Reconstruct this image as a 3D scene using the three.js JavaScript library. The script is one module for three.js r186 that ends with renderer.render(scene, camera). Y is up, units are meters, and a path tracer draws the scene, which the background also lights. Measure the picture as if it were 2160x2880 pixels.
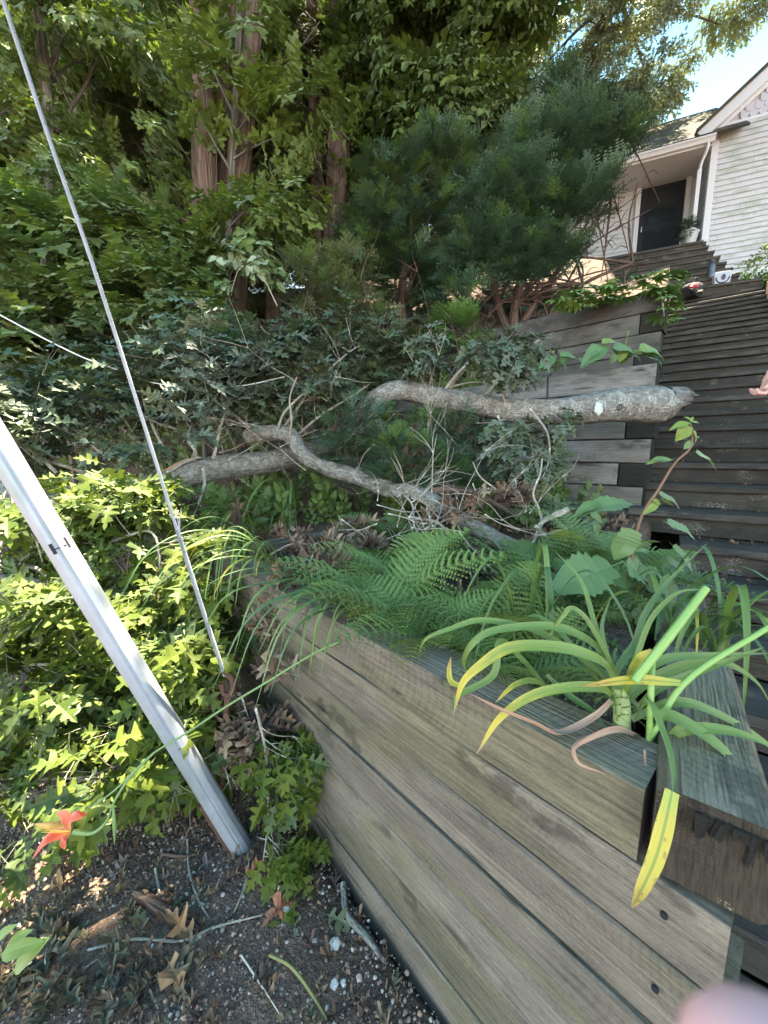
import * as THREE from 'three';
import { mergeGeometries, toCreasedNormals } from 'three/addons/utils/BufferGeometryUtils.js';
import { MarchingCubes } from 'three/addons/objects/MarchingCubes.js';

// ---------------------------------------------------------------- camera, sky, sun, exposure
const scene = new THREE.Scene();
const EYE = 1.62, PITCH = 0.1486, FOC = 1082;            // wide phone lens held at eye height, tipped a little down
const camera = new THREE.PerspectiveCamera(2 * Math.atan(1440 / FOC) * 180 / Math.PI, 0.75, 0.005, 2000);
camera.position.set(0, EYE, 0);
camera.rotation.x = -PITCH;
camera.focus = 2.6;
camera.userData.fStop = 9;
const SUN = new THREE.Vector3(0.22, 0.95, -0.20).normalize();   // high, ahead and a little to the right, behind the trees
{
  const w = 512, h = 256, d = new Float32Array(w * h * 4);
  for (let j = 0; j < h; j++) for (let i = 0; i < w; i++) {
    const el = (j / (h - 1) - 0.5) * Math.PI, e = Math.max(0, Math.sin(el));
    const k = Math.pow(1 - e, 3.6);
    const o = (j * w + i) * 4;
    d[o] = 0.09 + 1.92 * k; d[o + 1] = 0.235 + 1.84 * k; d[o + 2] = 0.39 + 1.62 * k; d[o + 3] = 1;
  }
  const sky = new THREE.DataTexture(d, w, h, THREE.RGBAFormat, THREE.FloatType);
  sky.mapping = THREE.EquirectangularReflectionMapping;
  sky.magFilter = THREE.LinearFilter; sky.needsUpdate = true;
  scene.background = sky; scene.environment = sky;
  scene.backgroundIntensity = 0.5; scene.environmentIntensity = 0.5;
}
const sun = new THREE.DirectionalLight(0xfff0d6, 4.3);
sun.position.copy(SUN).multiplyScalar(60);
sun.castShadow = true; sun.shadow.mapSize.set(4096, 4096); sun.shadow.radius = 1;
Object.assign(sun.shadow.camera, { left: -20, right: 20, top: 20, bottom: -20, near: 1, far: 140 });
scene.add(sun, sun.target);
const renderer = new THREE.WebGLRenderer({ antialias: true });
renderer.toneMapping = THREE.LinearToneMapping;
renderer.toneMappingExposure = 10.0;
renderer.shadowMap.enabled = true;

// ---------------------------------------------------------------- helpers
const V = (x, y, z) => new THREE.Vector3(x, y, z);
function rngOf(seed) { let a = seed >>> 0; return () => { a = (a + 0x6D2B79F5) | 0; let t = Math.imul(a ^ (a >>> 15), 1 | a); t = (t + Math.imul(t ^ (t >>> 7), 61 | t)) ^ t; return ((t ^ (t >>> 14)) >>> 0) / 4294967296; }; }
const R = rngOf(77);
const rr = (a, b) => a + (b - a) * R();
const pick = (a) => a[Math.floor(R() * a.length)];
const clamp = (x, a, b) => Math.min(b, Math.max(a, x));
const smooth = (a, b, x) => { const t = clamp((x - a) / (b - a), 0, 1); return t * t * (3 - 2 * t); };
const mix = (a, b, t) => a + (b - a) * t;
const HT = new Float32Array(65536); { const q = rngOf(5); for (let i = 0; i < 65536; i++) HT[i] = q(); }
const hash = (x, y, s) => HT[((x * 73856093) ^ (y * 19349663) ^ (s * 83492791)) & 65535];
function vn(x, y, s = 0, px = 0, py = 0) {
  let x0 = Math.floor(x), y0 = Math.floor(y); const fx = x - x0, fy = y - y0;
  let x1 = x0 + 1, y1 = y0 + 1;
  if (px) { x0 = ((x0 % px) + px) % px; x1 = ((x1 % px) + px) % px; }
  if (py) { y0 = ((y0 % py) + py) % py; y1 = ((y1 % py) + py) % py; }
  const u = fx * fx * (3 - 2 * fx), v = fy * fy * (3 - 2 * fy);
  return mix(mix(hash(x0, y0, s), hash(x1, y0, s), u), mix(hash(x0, y1, s), hash(x1, y1, s), u), v);
}
const fbm = (x, y, s = 0, px = 0, py = 0) => 0.53 * vn(x, y, s, px, py) + 0.27 * vn(x * 2, y * 2, s + 1, px * 2, py * 2) + 0.13 * vn(x * 4, y * 4, s + 2, px * 4, py * 4) + 0.07 * vn(x * 8, y * 8, s + 3, px * 8, py * 8);
// survey of the place: a sight line from where the photographer stood, and the point on it at a ground distance ahead
function sight(px, py) {
  const x = (px - 1080) / FOC, y = -(py - 1440) / FOC, c = Math.cos(PITCH), s = Math.sin(PITCH);
  return V(x, y * c - s, -y * s - c);
}
const at = (px, py, ahead) => { const d = sight(px, py); return d.multiplyScalar(ahead / -d.z).add(V(0, EYE, 0)); };
const atHeight = (px, py, y) => { const d = sight(px, py); return d.multiplyScalar((y - EYE) / d.y).add(V(0, EYE, 0)); };
const onPlane = (px, py, p0, n) => { const d = sight(px, py), o = V(0, EYE, 0); return d.clone().multiplyScalar(p0.clone().sub(o).dot(n) / d.dot(n)).add(o); };

const taken = new Map();
function numbered(n) { const k = taken.get(n) || 0; taken.set(n, k + 1); return k ? n + '_' + String(k).padStart(3, '0') : n; }
function tag(o, label, category, group, kind) {
  if (label) o.userData.label = label;
  if (category) o.userData.category = category;
  if (group) o.userData.group = group;
  if (kind) o.userData.kind = kind;
  return o;
}
function thing(name, label, category, group, pos) {
  const o = new THREE.Group(); o.name = numbered(name); scene.add(o);
  if (pos) o.position.copy(pos);
  o.updateMatrixWorld(true);
  return tag(o, label, category, group);
}
function part(name, geo, mat, parent, kind) {
  const m = new THREE.Mesh(geo, mat); m.name = name; m.castShadow = m.receiveShadow = true;
  if (kind) m.userData.kind = kind;
  parent.add(m); return m;
}
function structure(name, geo, mat, label) {
  const m = part(numbered(name), geo, mat, scene, 'structure');
  if (label) m.userData.label = label;
  return m;
}
const s2 = (c) => Math.round(255 * clamp(c <= 0.0031308 ? 12.92 * c : 1.055 * Math.pow(c, 1 / 2.4) - 0.055, 0, 1));
// fn(x, y, out) fills out = [r, g, b (linear), height, roughness]
function makeTex(w, h, fn, wantRough) {
  const c = new Uint8Array(w * h * 4), b = new Uint8Array(w * h * 4), ro = wantRough ? new Uint8Array(w * h * 4) : null, out = [0, 0, 0, 0, 0.9];
  for (let y = 0; y < h; y++) for (let x = 0; x < w; x++) {
    fn(x, y, out); const o = (y * w + x) * 4;
    c[o] = s2(out[0]); c[o + 1] = s2(out[1]); c[o + 2] = s2(out[2]); c[o + 3] = 255;
    b[o] = b[o + 1] = b[o + 2] = clamp(out[3], 0, 1) * 255; b[o + 3] = 255;
    if (ro) { ro[o] = ro[o + 1] = ro[o + 2] = clamp(out[4], 0, 1) * 255; ro[o + 3] = 255; }
  }
  const mk = (data, srgb) => { const t = new THREE.DataTexture(data, w, h); t.wrapS = t.wrapT = THREE.RepeatWrapping; t.magFilter = THREE.LinearFilter; t.minFilter = THREE.LinearMipmapLinearFilter; t.generateMipmaps = true; if (srgb) t.colorSpace = THREE.SRGBColorSpace; t.needsUpdate = true; return t; };
  return { map: mk(c, true), bump: mk(b, false), rough: ro && mk(ro, false) };
}
const lin = (r, g, b) => new THREE.Color().setRGB(r, g, b);
const std = (o) => new THREE.MeshStandardMaterial({ roughness: 0.9, side: THREE.DoubleSide, ...o });
const phys = (o) => new THREE.MeshPhysicalMaterial({ roughness: 0.9, side: THREE.DoubleSide, ...o });
class Buf {                                             // triangles collected by hand
  constructor() { this.p = []; this.uv = []; this.i = []; this.c = []; }
  v(x, y, z, u = 0, w = 0) { this.p.push(x, y, z); this.uv.push(u, w); return this.p.length / 3 - 1; }
  t(a, b, c) { this.i.push(a, b, c); }
  q(a, b, c, d) { this.i.push(a, b, c, a, c, d); }
  geo(flat) {
    let g = new THREE.BufferGeometry();
    g.setAttribute('position', new THREE.Float32BufferAttribute(this.p, 3));
    g.setAttribute('uv', new THREE.Float32BufferAttribute(this.uv, 2));
    g.setIndex(this.i);
    if (flat) g = g.toNonIndexed();
    g.computeVertexNormals(); return g;
  }
}
// a tapering, slightly knobbly limb along points; uv in metres
function limb(points, radii, o = {}) {
  const { sides = 10, per = 6, rough = 0.06, seed = 1, cap = true, uvs = 1, ridge = 0 } = o;
  const curve = new THREE.CatmullRomCurve3(points, false, 'centripetal'), n = (points.length - 1) * per;
  const b = new Buf(), P = [], T = [];
  for (let i = 0; i <= n; i++) { P.push(curve.getPoint(i / n)); T.push(curve.getTangent(i / n)); }
  let nor = Math.abs(T[0].y) < 0.9 ? V(0, 1, 0) : V(1, 0, 0); nor.sub(T[0].clone().multiplyScalar(nor.dot(T[0]))).normalize();
  let len = 0;
  for (let i = 0; i <= n; i++) {
    if (i) { len += P[i].distanceTo(P[i - 1]); nor.sub(T[i].clone().multiplyScalar(nor.dot(T[i]))).normalize(); }
    const bi = T[i].clone().cross(nor), f = i / n * (points.length - 1), k = Math.min(points.length - 2, Math.floor(f)), rad = mix(radii[k], radii[k + 1], f - k);
    for (let j = 0; j <= sides; j++) {
      const jj = j % sides, a = jj / sides * 2 * Math.PI;
      const nz = 1 + rough * 2 * (vn(jj * 0.9 + seed * 7, len / Math.max(rad, 0.01) * 0.55, seed, sides > 4 ? 0 : 0) - 0.5) + ridge * Math.cos(a * 5 + seed + len * 0.6) + ridge * 0.6 * Math.cos(a * 9 + seed * 2.1);
      const q = P[i].clone().addScaledVector(nor, Math.cos(a) * rad * nz).addScaledVector(bi, Math.sin(a) * rad * nz);
      b.v(q.x, q.y, q.z, j / sides * 2 * Math.PI * radii[0] * uvs, len * uvs);
    }
  }
  for (let i = 0; i < n; i++) for (let j = 0; j < sides; j++) { const a = i * (sides + 1) + j; b.q(a, a + 1, a + sides + 2, a + sides + 1); }
  if (cap) for (const i of [0, n]) { const c = b.v(P[i].x, P[i].y, P[i].z, 0, 0), s = i * (sides + 1); for (let j = 0; j < sides; j++) i ? b.t(s + j, c, s + j + 1) : b.t(s + j + 1, c, s + j); }
  return b.geo();
}
// a strap leaf along points, folded along its midrib; width given at a few stops
function strap(points, width, o = {}) {
  const { per = 5, fold = 0.25, up = V(0, 1, 0), twist = 0, tip = 0.06, base = 0.55, blunt = false } = o;
  const curve = new THREE.CatmullRomCurve3(points, false, 'centripetal'), n = (points.length - 1) * per, b = new Buf();
  for (let i = 0; i <= n; i++) {
    const t = i / n, p = curve.getPoint(t), tg = curve.getTangent(t);
    let side = tg.clone().cross(up); if (side.lengthSq() < 1e-4) side = V(1, 0, 0); side.normalize();
    if (twist) side.applyAxisAngle(tg, twist * t);
    const nrm = side.clone().cross(tg).normalize();
    let w = width * mix(base, 1, smooth(0, 0.35, t)) * (blunt ? 1 : Math.max(tip, Math.pow(1 - Math.pow(t, 3), 0.8)));
    const l = p.clone().addScaledVector(side, -w / 2).addScaledVector(nrm, w * fold), r = p.clone().addScaledVector(side, w / 2).addScaledVector(nrm, w * fold);
    b.v(l.x, l.y, l.z, 0, t); b.v(p.x, p.y, p.z, 0.5, t); b.v(r.x, r.y, r.z, 1, t);
    if (i) { const a = (i - 1) * 3; b.q(a, a + 1, a + 4, a + 3); b.q(a + 1, a + 2, a + 5, a + 4); }
  }
  return b.geo();
}
const boxGeo = (w, h, d, x = 0, y = 0, z = 0) => new THREE.BoxGeometry(w, h, d).translate(x, y, z);

// ---------------------------------------------------------------- frames of reference: near wall (along D, back N), stairs (up U, across T)
const D = V(-0.67, 0, -0.742).normalize(), N = V(-D.z, 0, D.x);
const W0 = V(0, 0, -1.078);
const wallPt = (a, b, y) => W0.clone().addScaledVector(D, a).addScaledVector(N, b).setY(y);
const UANG = 36 * Math.PI / 180;
const U = V(Math.sin(UANG), 0, -Math.cos(UANG)), T = V(-Math.cos(UANG), 0, -Math.sin(UANG));
const RISE = 0.17, RUN = 0.34, K0A = 2.78, K0Y = 0.872;
const stairPt = (a, off, y) => V(0, y, 0).addScaledVector(U, a).addScaledVector(T, off);
const stairLine = (a) => K0Y + (a - K0A) * RISE / RUN;
const hillQ = (x, z) => { const q = (-z + 0.25 * x - 2.0) * 0.72; const s = q > 6 ? 6 + 0.25 * (1 - Math.exp(-(q - 6) / 4)) : q; return s > 0.3 ? s : 0.3 * Math.exp((s - 0.3) / 0.6) - 0.02; };
function baseHeight(x, z) {
  const p = V(x, 0, z), a = p.dot(U), off = p.dot(T);
  let h = hillQ(x, z);
  if (z > -0.6) h *= smooth(0.4, -0.6, z);
  const under = Math.min(h, Math.max(-0.25, stairLine(a) - 0.75));
  const w = smooth(1.5, 0.7, off) * (p.clone().sub(W0).dot(N) > -0.02 ? 1 : 0);
  h = mix(h, under, w);
  return h + 0.05 * (fbm(x * 2.1, z * 2.1, 9) - 0.5);
}

// ---------------------------------------------------------------- surfaces
function woodTex(seed, o) {                             // weathered sawn timber, 3 m x 1.5 m, grain along x
  const w = 2048, h = 1024, knots = [], q = rngOf(seed);
  for (let i = 0; i < o.knots; i++) knots.push([q() * w, q() * h, 5 + q() * 9, 18 + q() * 50]);
  return makeTex(w, h, (x, y, out) => {
    let wy = y + 7 * (fbm(x / 260, y / 60, seed, 0, 0) - 0.5), kd = 0, gx = 0;
    for (const k of knots) {
      const dx = (x - k[0]) / k[3], dy = (y - k[1]) / k[2], d2 = dx * dx + dy * dy;
      if (d2 < 9) { const f = Math.exp(-d2); wy += (y > k[1] ? 1 : -1) * f * k[2] * 0.9; kd = Math.max(kd, Math.exp(-d2 * 1.9)); gx += f; }
    }
    const band = Math.floor(y / 128);
    const g1 = fbm(x / 120, wy / 3.4, seed + 11, 0, 0), g2 = vn(x / 38, wy / 1.5, seed + 21), fine = 0.5 * vn(x / 5, y / 1.2, seed + 31) + 0.5 * vn(x / 1.3, y / 1.1, seed + 33), blot = fbm(x / 70, y / 40, seed + 36);
    const ring = 0.5 + 0.5 * Math.sin(wy * 0.55 + 10 * fbm(x / 420, y / 130, seed + 41));
    const sawc = (band * 37) % 5, cxs = x + 0.0045 * (y - 64 - band * 128) * (y - 64 - band * 128) * (sawc > 2 ? 1 : -1);
    const saw = Math.pow(0.5 + 0.5 * Math.sin(cxs * (0.75 + 0.12 * sawc) * 0.5 + 2.5 * vn(x / 40, y / 40, seed + 55)), 3) * smooth(0.5, 0.66, fbm(x / 160 + band * 9, y / 90, seed + 51)) * (sawc === 1 ? 0.3 : 1) * o.saw;
    const st = smooth(0.56, 0.74, fbm(x / 150, y / 46, seed + 61)) * smooth(0.35, 0.6, fbm(x / 30, y / 18, seed + 64)), ol = smooth(0.4, 0.62, fbm(x / 330, y / 120, seed + 71)), crack = smooth(0.955, 0.99, vn(x / 240, wy / 2.2, seed + 81));
    let v = 0.62 + 0.42 * (g1 - 0.5) + 0.24 * (g2 - 0.5) + 0.42 * (fine - 0.5) + 0.35 * (blot - 0.5) + 0.05 * (ring - 0.5) - 0.10 * saw;
    v *= 1 - 0.55 * st * o.stain - 0.72 * kd - 0.6 * crack * 0.8;
    const tone = 0.85 + 0.3 * hash(band, 3, seed);
    for (let k = 0; k < 3; k++) out[k] = Math.max(0.004, v * tone * mix(o.a[k], o.b[k], ol));
    if (o.specks) { const sp = vn(x / 2.1, y / 2.1, seed + 91) * vn(x / 90, y / 70, seed + 92); if (sp > 0.66) { out[0] = out[0] + 0.3; out[1] = out[1] + 0.29; out[2] = out[2] + 0.22; } }
    out[3] = 0.5 + 0.5 * (g1 - 0.5) + 0.35 * (g2 - 0.5) - 0.12 * saw - 0.4 * crack - 0.2 * kd;
  });
}
const wood1 = woodTex(101, { a: [0.228, 0.194, 0.15], b: [0.196, 0.172, 0.108], saw: 1, stain: 0.9, knots: 26 });
const wood2 = woodTex(202, { a: [0.068, 0.058, 0.046], b: [0.055, 0.05, 0.034], saw: 0.2, stain: 0.5, knots: 10, specks: true });
const wood3 = woodTex(303, { a: [0.175, 0.165, 0.15], b: [0.125, 0.118, 0.10], saw: 0.8, stain: 0.8, knots: 18 });
const M = {};
M.timber = std({ map: wood1.map, bumpMap: wood1.bump, bumpScale: 0.003, roughness: 0.86 });
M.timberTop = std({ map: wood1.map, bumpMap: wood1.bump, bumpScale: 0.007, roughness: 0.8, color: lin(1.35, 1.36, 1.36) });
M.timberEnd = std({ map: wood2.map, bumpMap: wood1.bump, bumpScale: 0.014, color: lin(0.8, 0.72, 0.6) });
M.stair = std({ map: wood2.map, bumpMap: wood2.bump, bumpScale: 0.005, roughness: 0.82 });
M.tread = std({ map: wood3.map, bumpMap: wood3.bump, bumpScale: 0.005, roughness: 0.8, color: lin(0.56, 0.53, 0.49) });
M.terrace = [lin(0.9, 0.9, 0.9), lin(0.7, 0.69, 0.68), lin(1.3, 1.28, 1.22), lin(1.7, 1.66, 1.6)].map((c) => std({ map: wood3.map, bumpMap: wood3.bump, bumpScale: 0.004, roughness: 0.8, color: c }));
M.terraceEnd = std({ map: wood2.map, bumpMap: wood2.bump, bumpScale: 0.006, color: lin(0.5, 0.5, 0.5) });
const barkTex = makeTex(512, 512, (x, y, out) => {
  const f = fbm(x / 26, y / 60, 400, 0, 0), c = vn(x / 9, y / 22, 410), li = smooth(0.5, 0.62, fbm(x / 60, y / 60, 420, 0, 0)) * smooth(0.38, 0.55, fbm(x / 9, y / 9, 430)), gr = smooth(0.6, 0.7, fbm(x / 44, y / 44, 440)) * smooth(0.45, 0.55, vn(x / 6, y / 6, 445));
  const v = 0.225 * (0.4 + 0.8 * f + 0.35 * (c - 0.5));
  out[0] = mix(mix(v, 0.40, li * 0.75), 0.25, gr * 0.45); out[1] = mix(mix(v * 0.93, 0.41, li * 0.75), 0.34, gr * 0.45); out[2] = mix(mix(v * 0.8, 0.37, li * 0.75), 0.26, gr * 0.45);
  out[3] = 0.3 + 0.5 * f + 0.25 * c + 0.1 * li;
});
for (const t of [barkTex.map, barkTex.bump]) t.repeat.set(3.4, 3.4);
M.bark = std({ map: barkTex.map, bumpMap: barkTex.bump, bumpScale: 0.02 });
M.twig = std({ map: barkTex.map, color: lin(1.55, 1.5, 1.42), bumpMap: barkTex.bump, bumpScale: 0.004 });
const fibreTex = makeTex(512, 512, (x, y, out) => {
  const a = fbm(x / 11 + 2 * fbm(x / 40, y / 120, 503), y / 150, 500, 0, 0), b = vn(x / 4, y / 60, 510), v = 0.5 + 1.1 * (a - 0.5) + 0.5 * (b - 0.5);
  out[0] = 0.20 * v + 0.012; out[1] = 0.122 * v + 0.01; out[2] = 0.085 * v + 0.008; out[3] = a * 0.7 + b * 0.3;
});
M.cedarBark = std({ map: fibreTex.map, bumpMap: fibreTex.bump, bumpScale: 0.03 });
M.greyTrunk = std({ map: fibreTex.map, bumpMap: fibreTex.bump, bumpScale: 0.01, color: lin(0.95, 1.3, 1.4) });
M.darkWood = std({ map: fibreTex.map, bumpMap: fibreTex.bump, bumpScale: 0.02, color: lin(0.72, 0.85, 0.95) });
const soilTex = makeTex(1024, 1024, (x, y, out) => {
  const a = fbm(x / 90, y / 90, 600, 0, 0), b = fbm(x / 10, y / 10, 610), c = vn(x / 2.2, y / 2.2, 620), p = smooth(0.78, 0.86, vn(x / 5, y / 5, 630)) * (0.4 + c), l = smooth(0.6, 0.72, fbm(x / 16, y / 30, 640));
  const v = 0.35 + 0.9 * b * (0.6 + a) + 0.5 * (c - 0.5);
  out[0] = mix(0.15 * v, 0.21, l * 0.5) + 0.11 * p; out[1] = mix(0.098 * v, 0.128, l * 0.5) + 0.095 * p; out[2] = mix(0.07 * v, 0.086, l * 0.5) + 0.08 * p; out[3] = b * 0.6 + c * 0.2 + p * 0.3;
});
M.soil = std({ map: soilTex.map, bumpMap: soilTex.bump, bumpScale: 0.02, roughness: 0.95 });
const sidingTex = makeTex(1024, 512, (x, y, out) => {
  const al = smooth(0.45, 0.75, fbm(x / 120, y / 60, 700)) * (0.4 + 0.6 * vn(x / 6, y / 3, 705)), dr = smooth(0.6, 0.8, fbm(x / 12, y / 160, 710)), n = fbm(x / 20, y / 20, 720);
  const v = 0.5 + 0.06 * (n - 0.5) - 0.07 * dr;
  out[0] = v - 0.17 * al; out[1] = v - 0.13 * al; out[2] = v * 1.01 - 0.2 * al; out[3] = 0.5 + 0.2 * n;
});
M.siding = std({ map: sidingTex.map, bumpMap: sidingTex.bump, bumpScale: 0.002, roughness: 0.62 });
M.trim = std({ color: lin(0.58, 0.59, 0.60), roughness: 0.5 });
M.scallop = std({ color: lin(0.46, 0.45, 0.49), roughness: 0.6 });
M.soffit = std({ color: lin(0.55, 0.55, 0.56), roughness: 0.7 });
const roofTex = makeTex(512, 512, (x, y, out) => {
  const row = Math.floor(y / 32), col = Math.floor((x + (row % 2) * 20) / 40), t = hash(col, row, 801), mo = smooth(0.45, 0.65, fbm(x / 60, y / 50, 810)) * (0.3 + vn(x / 4, y / 4, 815)), n = vn(x / 2, y / 2, 820);
  const v = 0.05 * (0.5 + t * 0.7 + 0.5 * (n - 0.5));
  out[0] = mix(v, 0.16, mo * 0.6); out[1] = mix(v * 0.97, 0.15, mo * 0.6); out[2] = mix(v * 0.95, 0.05, mo * 0.6); out[3] = n * 0.4 + mo * 0.5;
});
M.roof = std({ map: roofTex.map, bumpMap: roofTex.bump, bumpScale: 0.01, roughness: 0.95 });
M.black = std({ color: lin(0.006, 0.007, 0.012), roughness: 0.75 });
M.pane = phys({ color: lin(0.02, 0.025, 0.03), roughness: 0.06 });

// ---------------------------------------------------------------- ground
{
  const warp = (t) => Math.sinh(t * 5.2) / Math.sinh(5.2) * 420, n = 190, b = new Buf();
  for (let j = 0; j <= n; j++) for (let i = 0; i <= n; i++) {
    const x = warp(i / n * 2 - 1) - 0.4, z = warp(j / n * 2 - 1) - 1.4;
    b.v(x, baseHeight(x, z), z, x / 1.3, z / 1.3);
  }
  for (let j = 0; j < n; j++) for (let i = 0; i < n; i++) { const a = j * (n + 1) + i; b.q(a, a + n + 1, a + n + 2, a + 1); }
  structure('ground', b.geo(), M.soil, 'dark stony soil of the slope below the timber walls');
}
function patch(name, corners, hfn, label, nu = 40, nv = 40, skirt = 0.9) {   // a bed of soil between four plan corners, with sides that go down into the slope
  const b = new Buf(), [A, B, C, E] = corners;
  const P = (u, v) => A.clone().multiplyScalar((1 - u) * (1 - v)).addScaledVector(B, u * (1 - v)).addScaledVector(C, u * v).addScaledVector(E, (1 - u) * v);
  for (let j = -1; j <= nv + 1; j++) for (let i = -1; i <= nu + 1; i++) {
    const p = P(clamp(i / nu, 0, 1), clamp(j / nv, 0, 1)), out = i < 0 || j < 0 || i > nu || j > nv;
    b.v(p.x, hfn(p.x, p.z, clamp(i / nu, 0, 1), clamp(j / nv, 0, 1)) + 0.05 * (fbm(p.x * 3, p.z * 3, 12) - 0.5) - (out ? skirt : 0), p.z, p.x / 1.3, p.z / 1.3);
  }
  const w = nu + 3;
  for (let j = 0; j < nv + 2; j++) for (let i = 0; i < nu + 2; i++) { const a = j * w + i; b.q(a, a + 1, a + w + 1, a + w); }
  return structure(name, b.geo(), M.soil, label);
}
// lines of the two terrace walls behind the bed
const WD = V(-Math.sin(0.83), 0, -Math.cos(0.83)), WN = V(-WD.z, 0, WD.x);
const E2 = at(1812, 1400, 3.05).setY(0), E3 = at(1852, 985, 3.95).setY(0);
const w2 = (a, b, y) => E2.clone().addScaledVector(WD, a).addScaledVector(WN, b).setY(y);
const w3 = (a, b, y) => E3.clone().addScaledVector(WD, a).addScaledVector(WN, b).setY(y);
const bedHeight = (x, z) => { const b = V(x, 0, z).sub(W0).dot(N), a = V(x, 0, z).sub(W0).dot(D); return 0.965 + 0.06 * Math.max(0, b) + 0.10 * smooth(0.8, 3.2, a) * Math.max(0, b); };
patch('planting_bed', [wallPt(-0.62, 0.13, 0), wallPt(1.5, 0.13, 0), w2(3.6, 0.12, 0), w2(-0.05, 0.12, 0)], bedHeight, 'planting bed soil behind the near timber wall', 40, 40, 0.85);
patch('terrace_bed', [w2(0.04, 0.15, 0), w2(3.9, 0.15, 0), w3(3.6, 0.15, 0), w3(0.02, 0.1, 0)], () => 2.2, 'soil of the middle terrace', 20, 12, 1.0);
patch('upper_bed', [w3(0.04, 0.15, 0), w3(3.9, 0.15, 0), stairPt(12.2, 5.4, 0), stairPt(12.2, 0.32, 0)], (x, z, u, v) => 3.03 + 3.0 * smooth(0.25, 1, v), 'soil of the upper slope below the house', 24, 24, 1.0);
patch('bank', [stairPt(-0.5, -1.25, 0), stairPt(13.5, -1.25, 0), stairPt(13.5, -9, 0), stairPt(-0.5, -9, 0)], (x, z, u, v) => { const a = V(x, 0, z).dot(U); return Math.max(0, Math.min(4.9, stairLine(a) + 0.1)) + mix(0, 1.1, smooth(0, 0.3, v)) * smooth(1, 4, a) * (1 - smooth(9.3, 10.3, a) * 0.95); }, 'earth bank on the far side of the stairs', 30, 20, 1.4);

// ---------------------------------------------------------------- timbers
// squared timber from p along dir, its lower edge of the outer face at p; profile chamfered; groups: sides, top, ends
function timberGeo(L, h, w, dir, o = {}) {
  const { seed = R() * 1000, ch = 0.006, top = false, endSeed = 3, ragged = 0.0 } = o;
  const side = V(-dir.z, 0, dir.x), uo = R() * 3, vo = R() * 1.5, n = Math.max(3, Math.round(L / 0.12));
  const prof = [[0, ch], [0, h - ch], [ch, h], [w - ch, h], [w, h - ch], [w, ch], [w - ch, 0], [ch, 0]];
  const per = [0]; for (let i = 1; i <= 8; i++) { const a = prof[i - 1], c = prof[i % 8]; per.push(per[i - 1] + Math.hypot(a[0] - c[0], a[1] - c[1])); }
  const pos = [], uv = [], groups = [[], [], []];
  const pt = (k, s) => { const q = prof[k % 8], wob = 0.0035 * (vn(s * 4 + seed, (k % 8) * 1.7, 900) - 0.5) * 2; return [q[0] + (k % 8 < 2 || k % 8 === 7 ? wob : 0), q[1] + 0.0025 * (vn(s * 5, seed, 901) - 0.5) * (q[1] > h / 2 ? 2 : -2)]; };
  const put = (g, list) => { for (const e of list) g.push(e); };
  const vert = (k, i) => { const s = L * i / n, q = pt(k, s); const p = dir.clone().multiplyScalar(s).addScaledVector(side, q[0]).add(V(0, q[1], 0)); return [p.x, p.y, p.z, (s + uo) / 3, (per[k] + vo) / 1.5]; };
  for (let i = 0; i < n; i++) for (let k = 0; k < 8; k++) {
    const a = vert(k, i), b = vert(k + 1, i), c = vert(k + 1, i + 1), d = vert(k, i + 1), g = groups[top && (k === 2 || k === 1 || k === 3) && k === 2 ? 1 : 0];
    put(g, [a, d, c, a, c, b]);
  }
  for (const i of [0, n]) {
    const ring = []; for (let k = 0; k < 8; k++) { const v = vert(k, i); ring.push([v[0], v[1], v[2], (prof[k][1] + endSeed * 0.37) / 1.5, (prof[k][0] + endSeed * 0.71) / 1.5]); }
    const c = [0, 1, 2, 3, 4].map((e) => ring.reduce((s, r) => s + r[e], 0) / 8);
    for (let k = 0; k < 8; k++) i ? put(groups[2], [ring[k], c, ring[(k + 1) % 8]]) : put(groups[2], [ring[(k + 1) % 8], c, ring[k]]);
  }
  const g = new THREE.BufferGeometry(); let start = 0;
  groups.forEach((l, gi) => { for (const e of l) { pos.push(e[0], e[1], e[2]); uv.push(e[3], e[4]); } if (l.length) g.addGroup(start, l.length, gi); start += l.length; });
  g.setAttribute('position', new THREE.Float32BufferAttribute(pos, 3)); g.setAttribute('uv', new THREE.Float32BufferAttribute(uv, 2)); g.computeVertexNormals();
  return g;
}
function timber(parent, p, dir, L, h, w, mats, o) {
  const m = part((o && o.name) || 'timber', timberGeo(L, h, w, dir, o), mats, parent);
  m.position.copy(p).sub(parent.position); return m;
}
const TH = 0.151, GAP = 0.0075;
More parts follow.
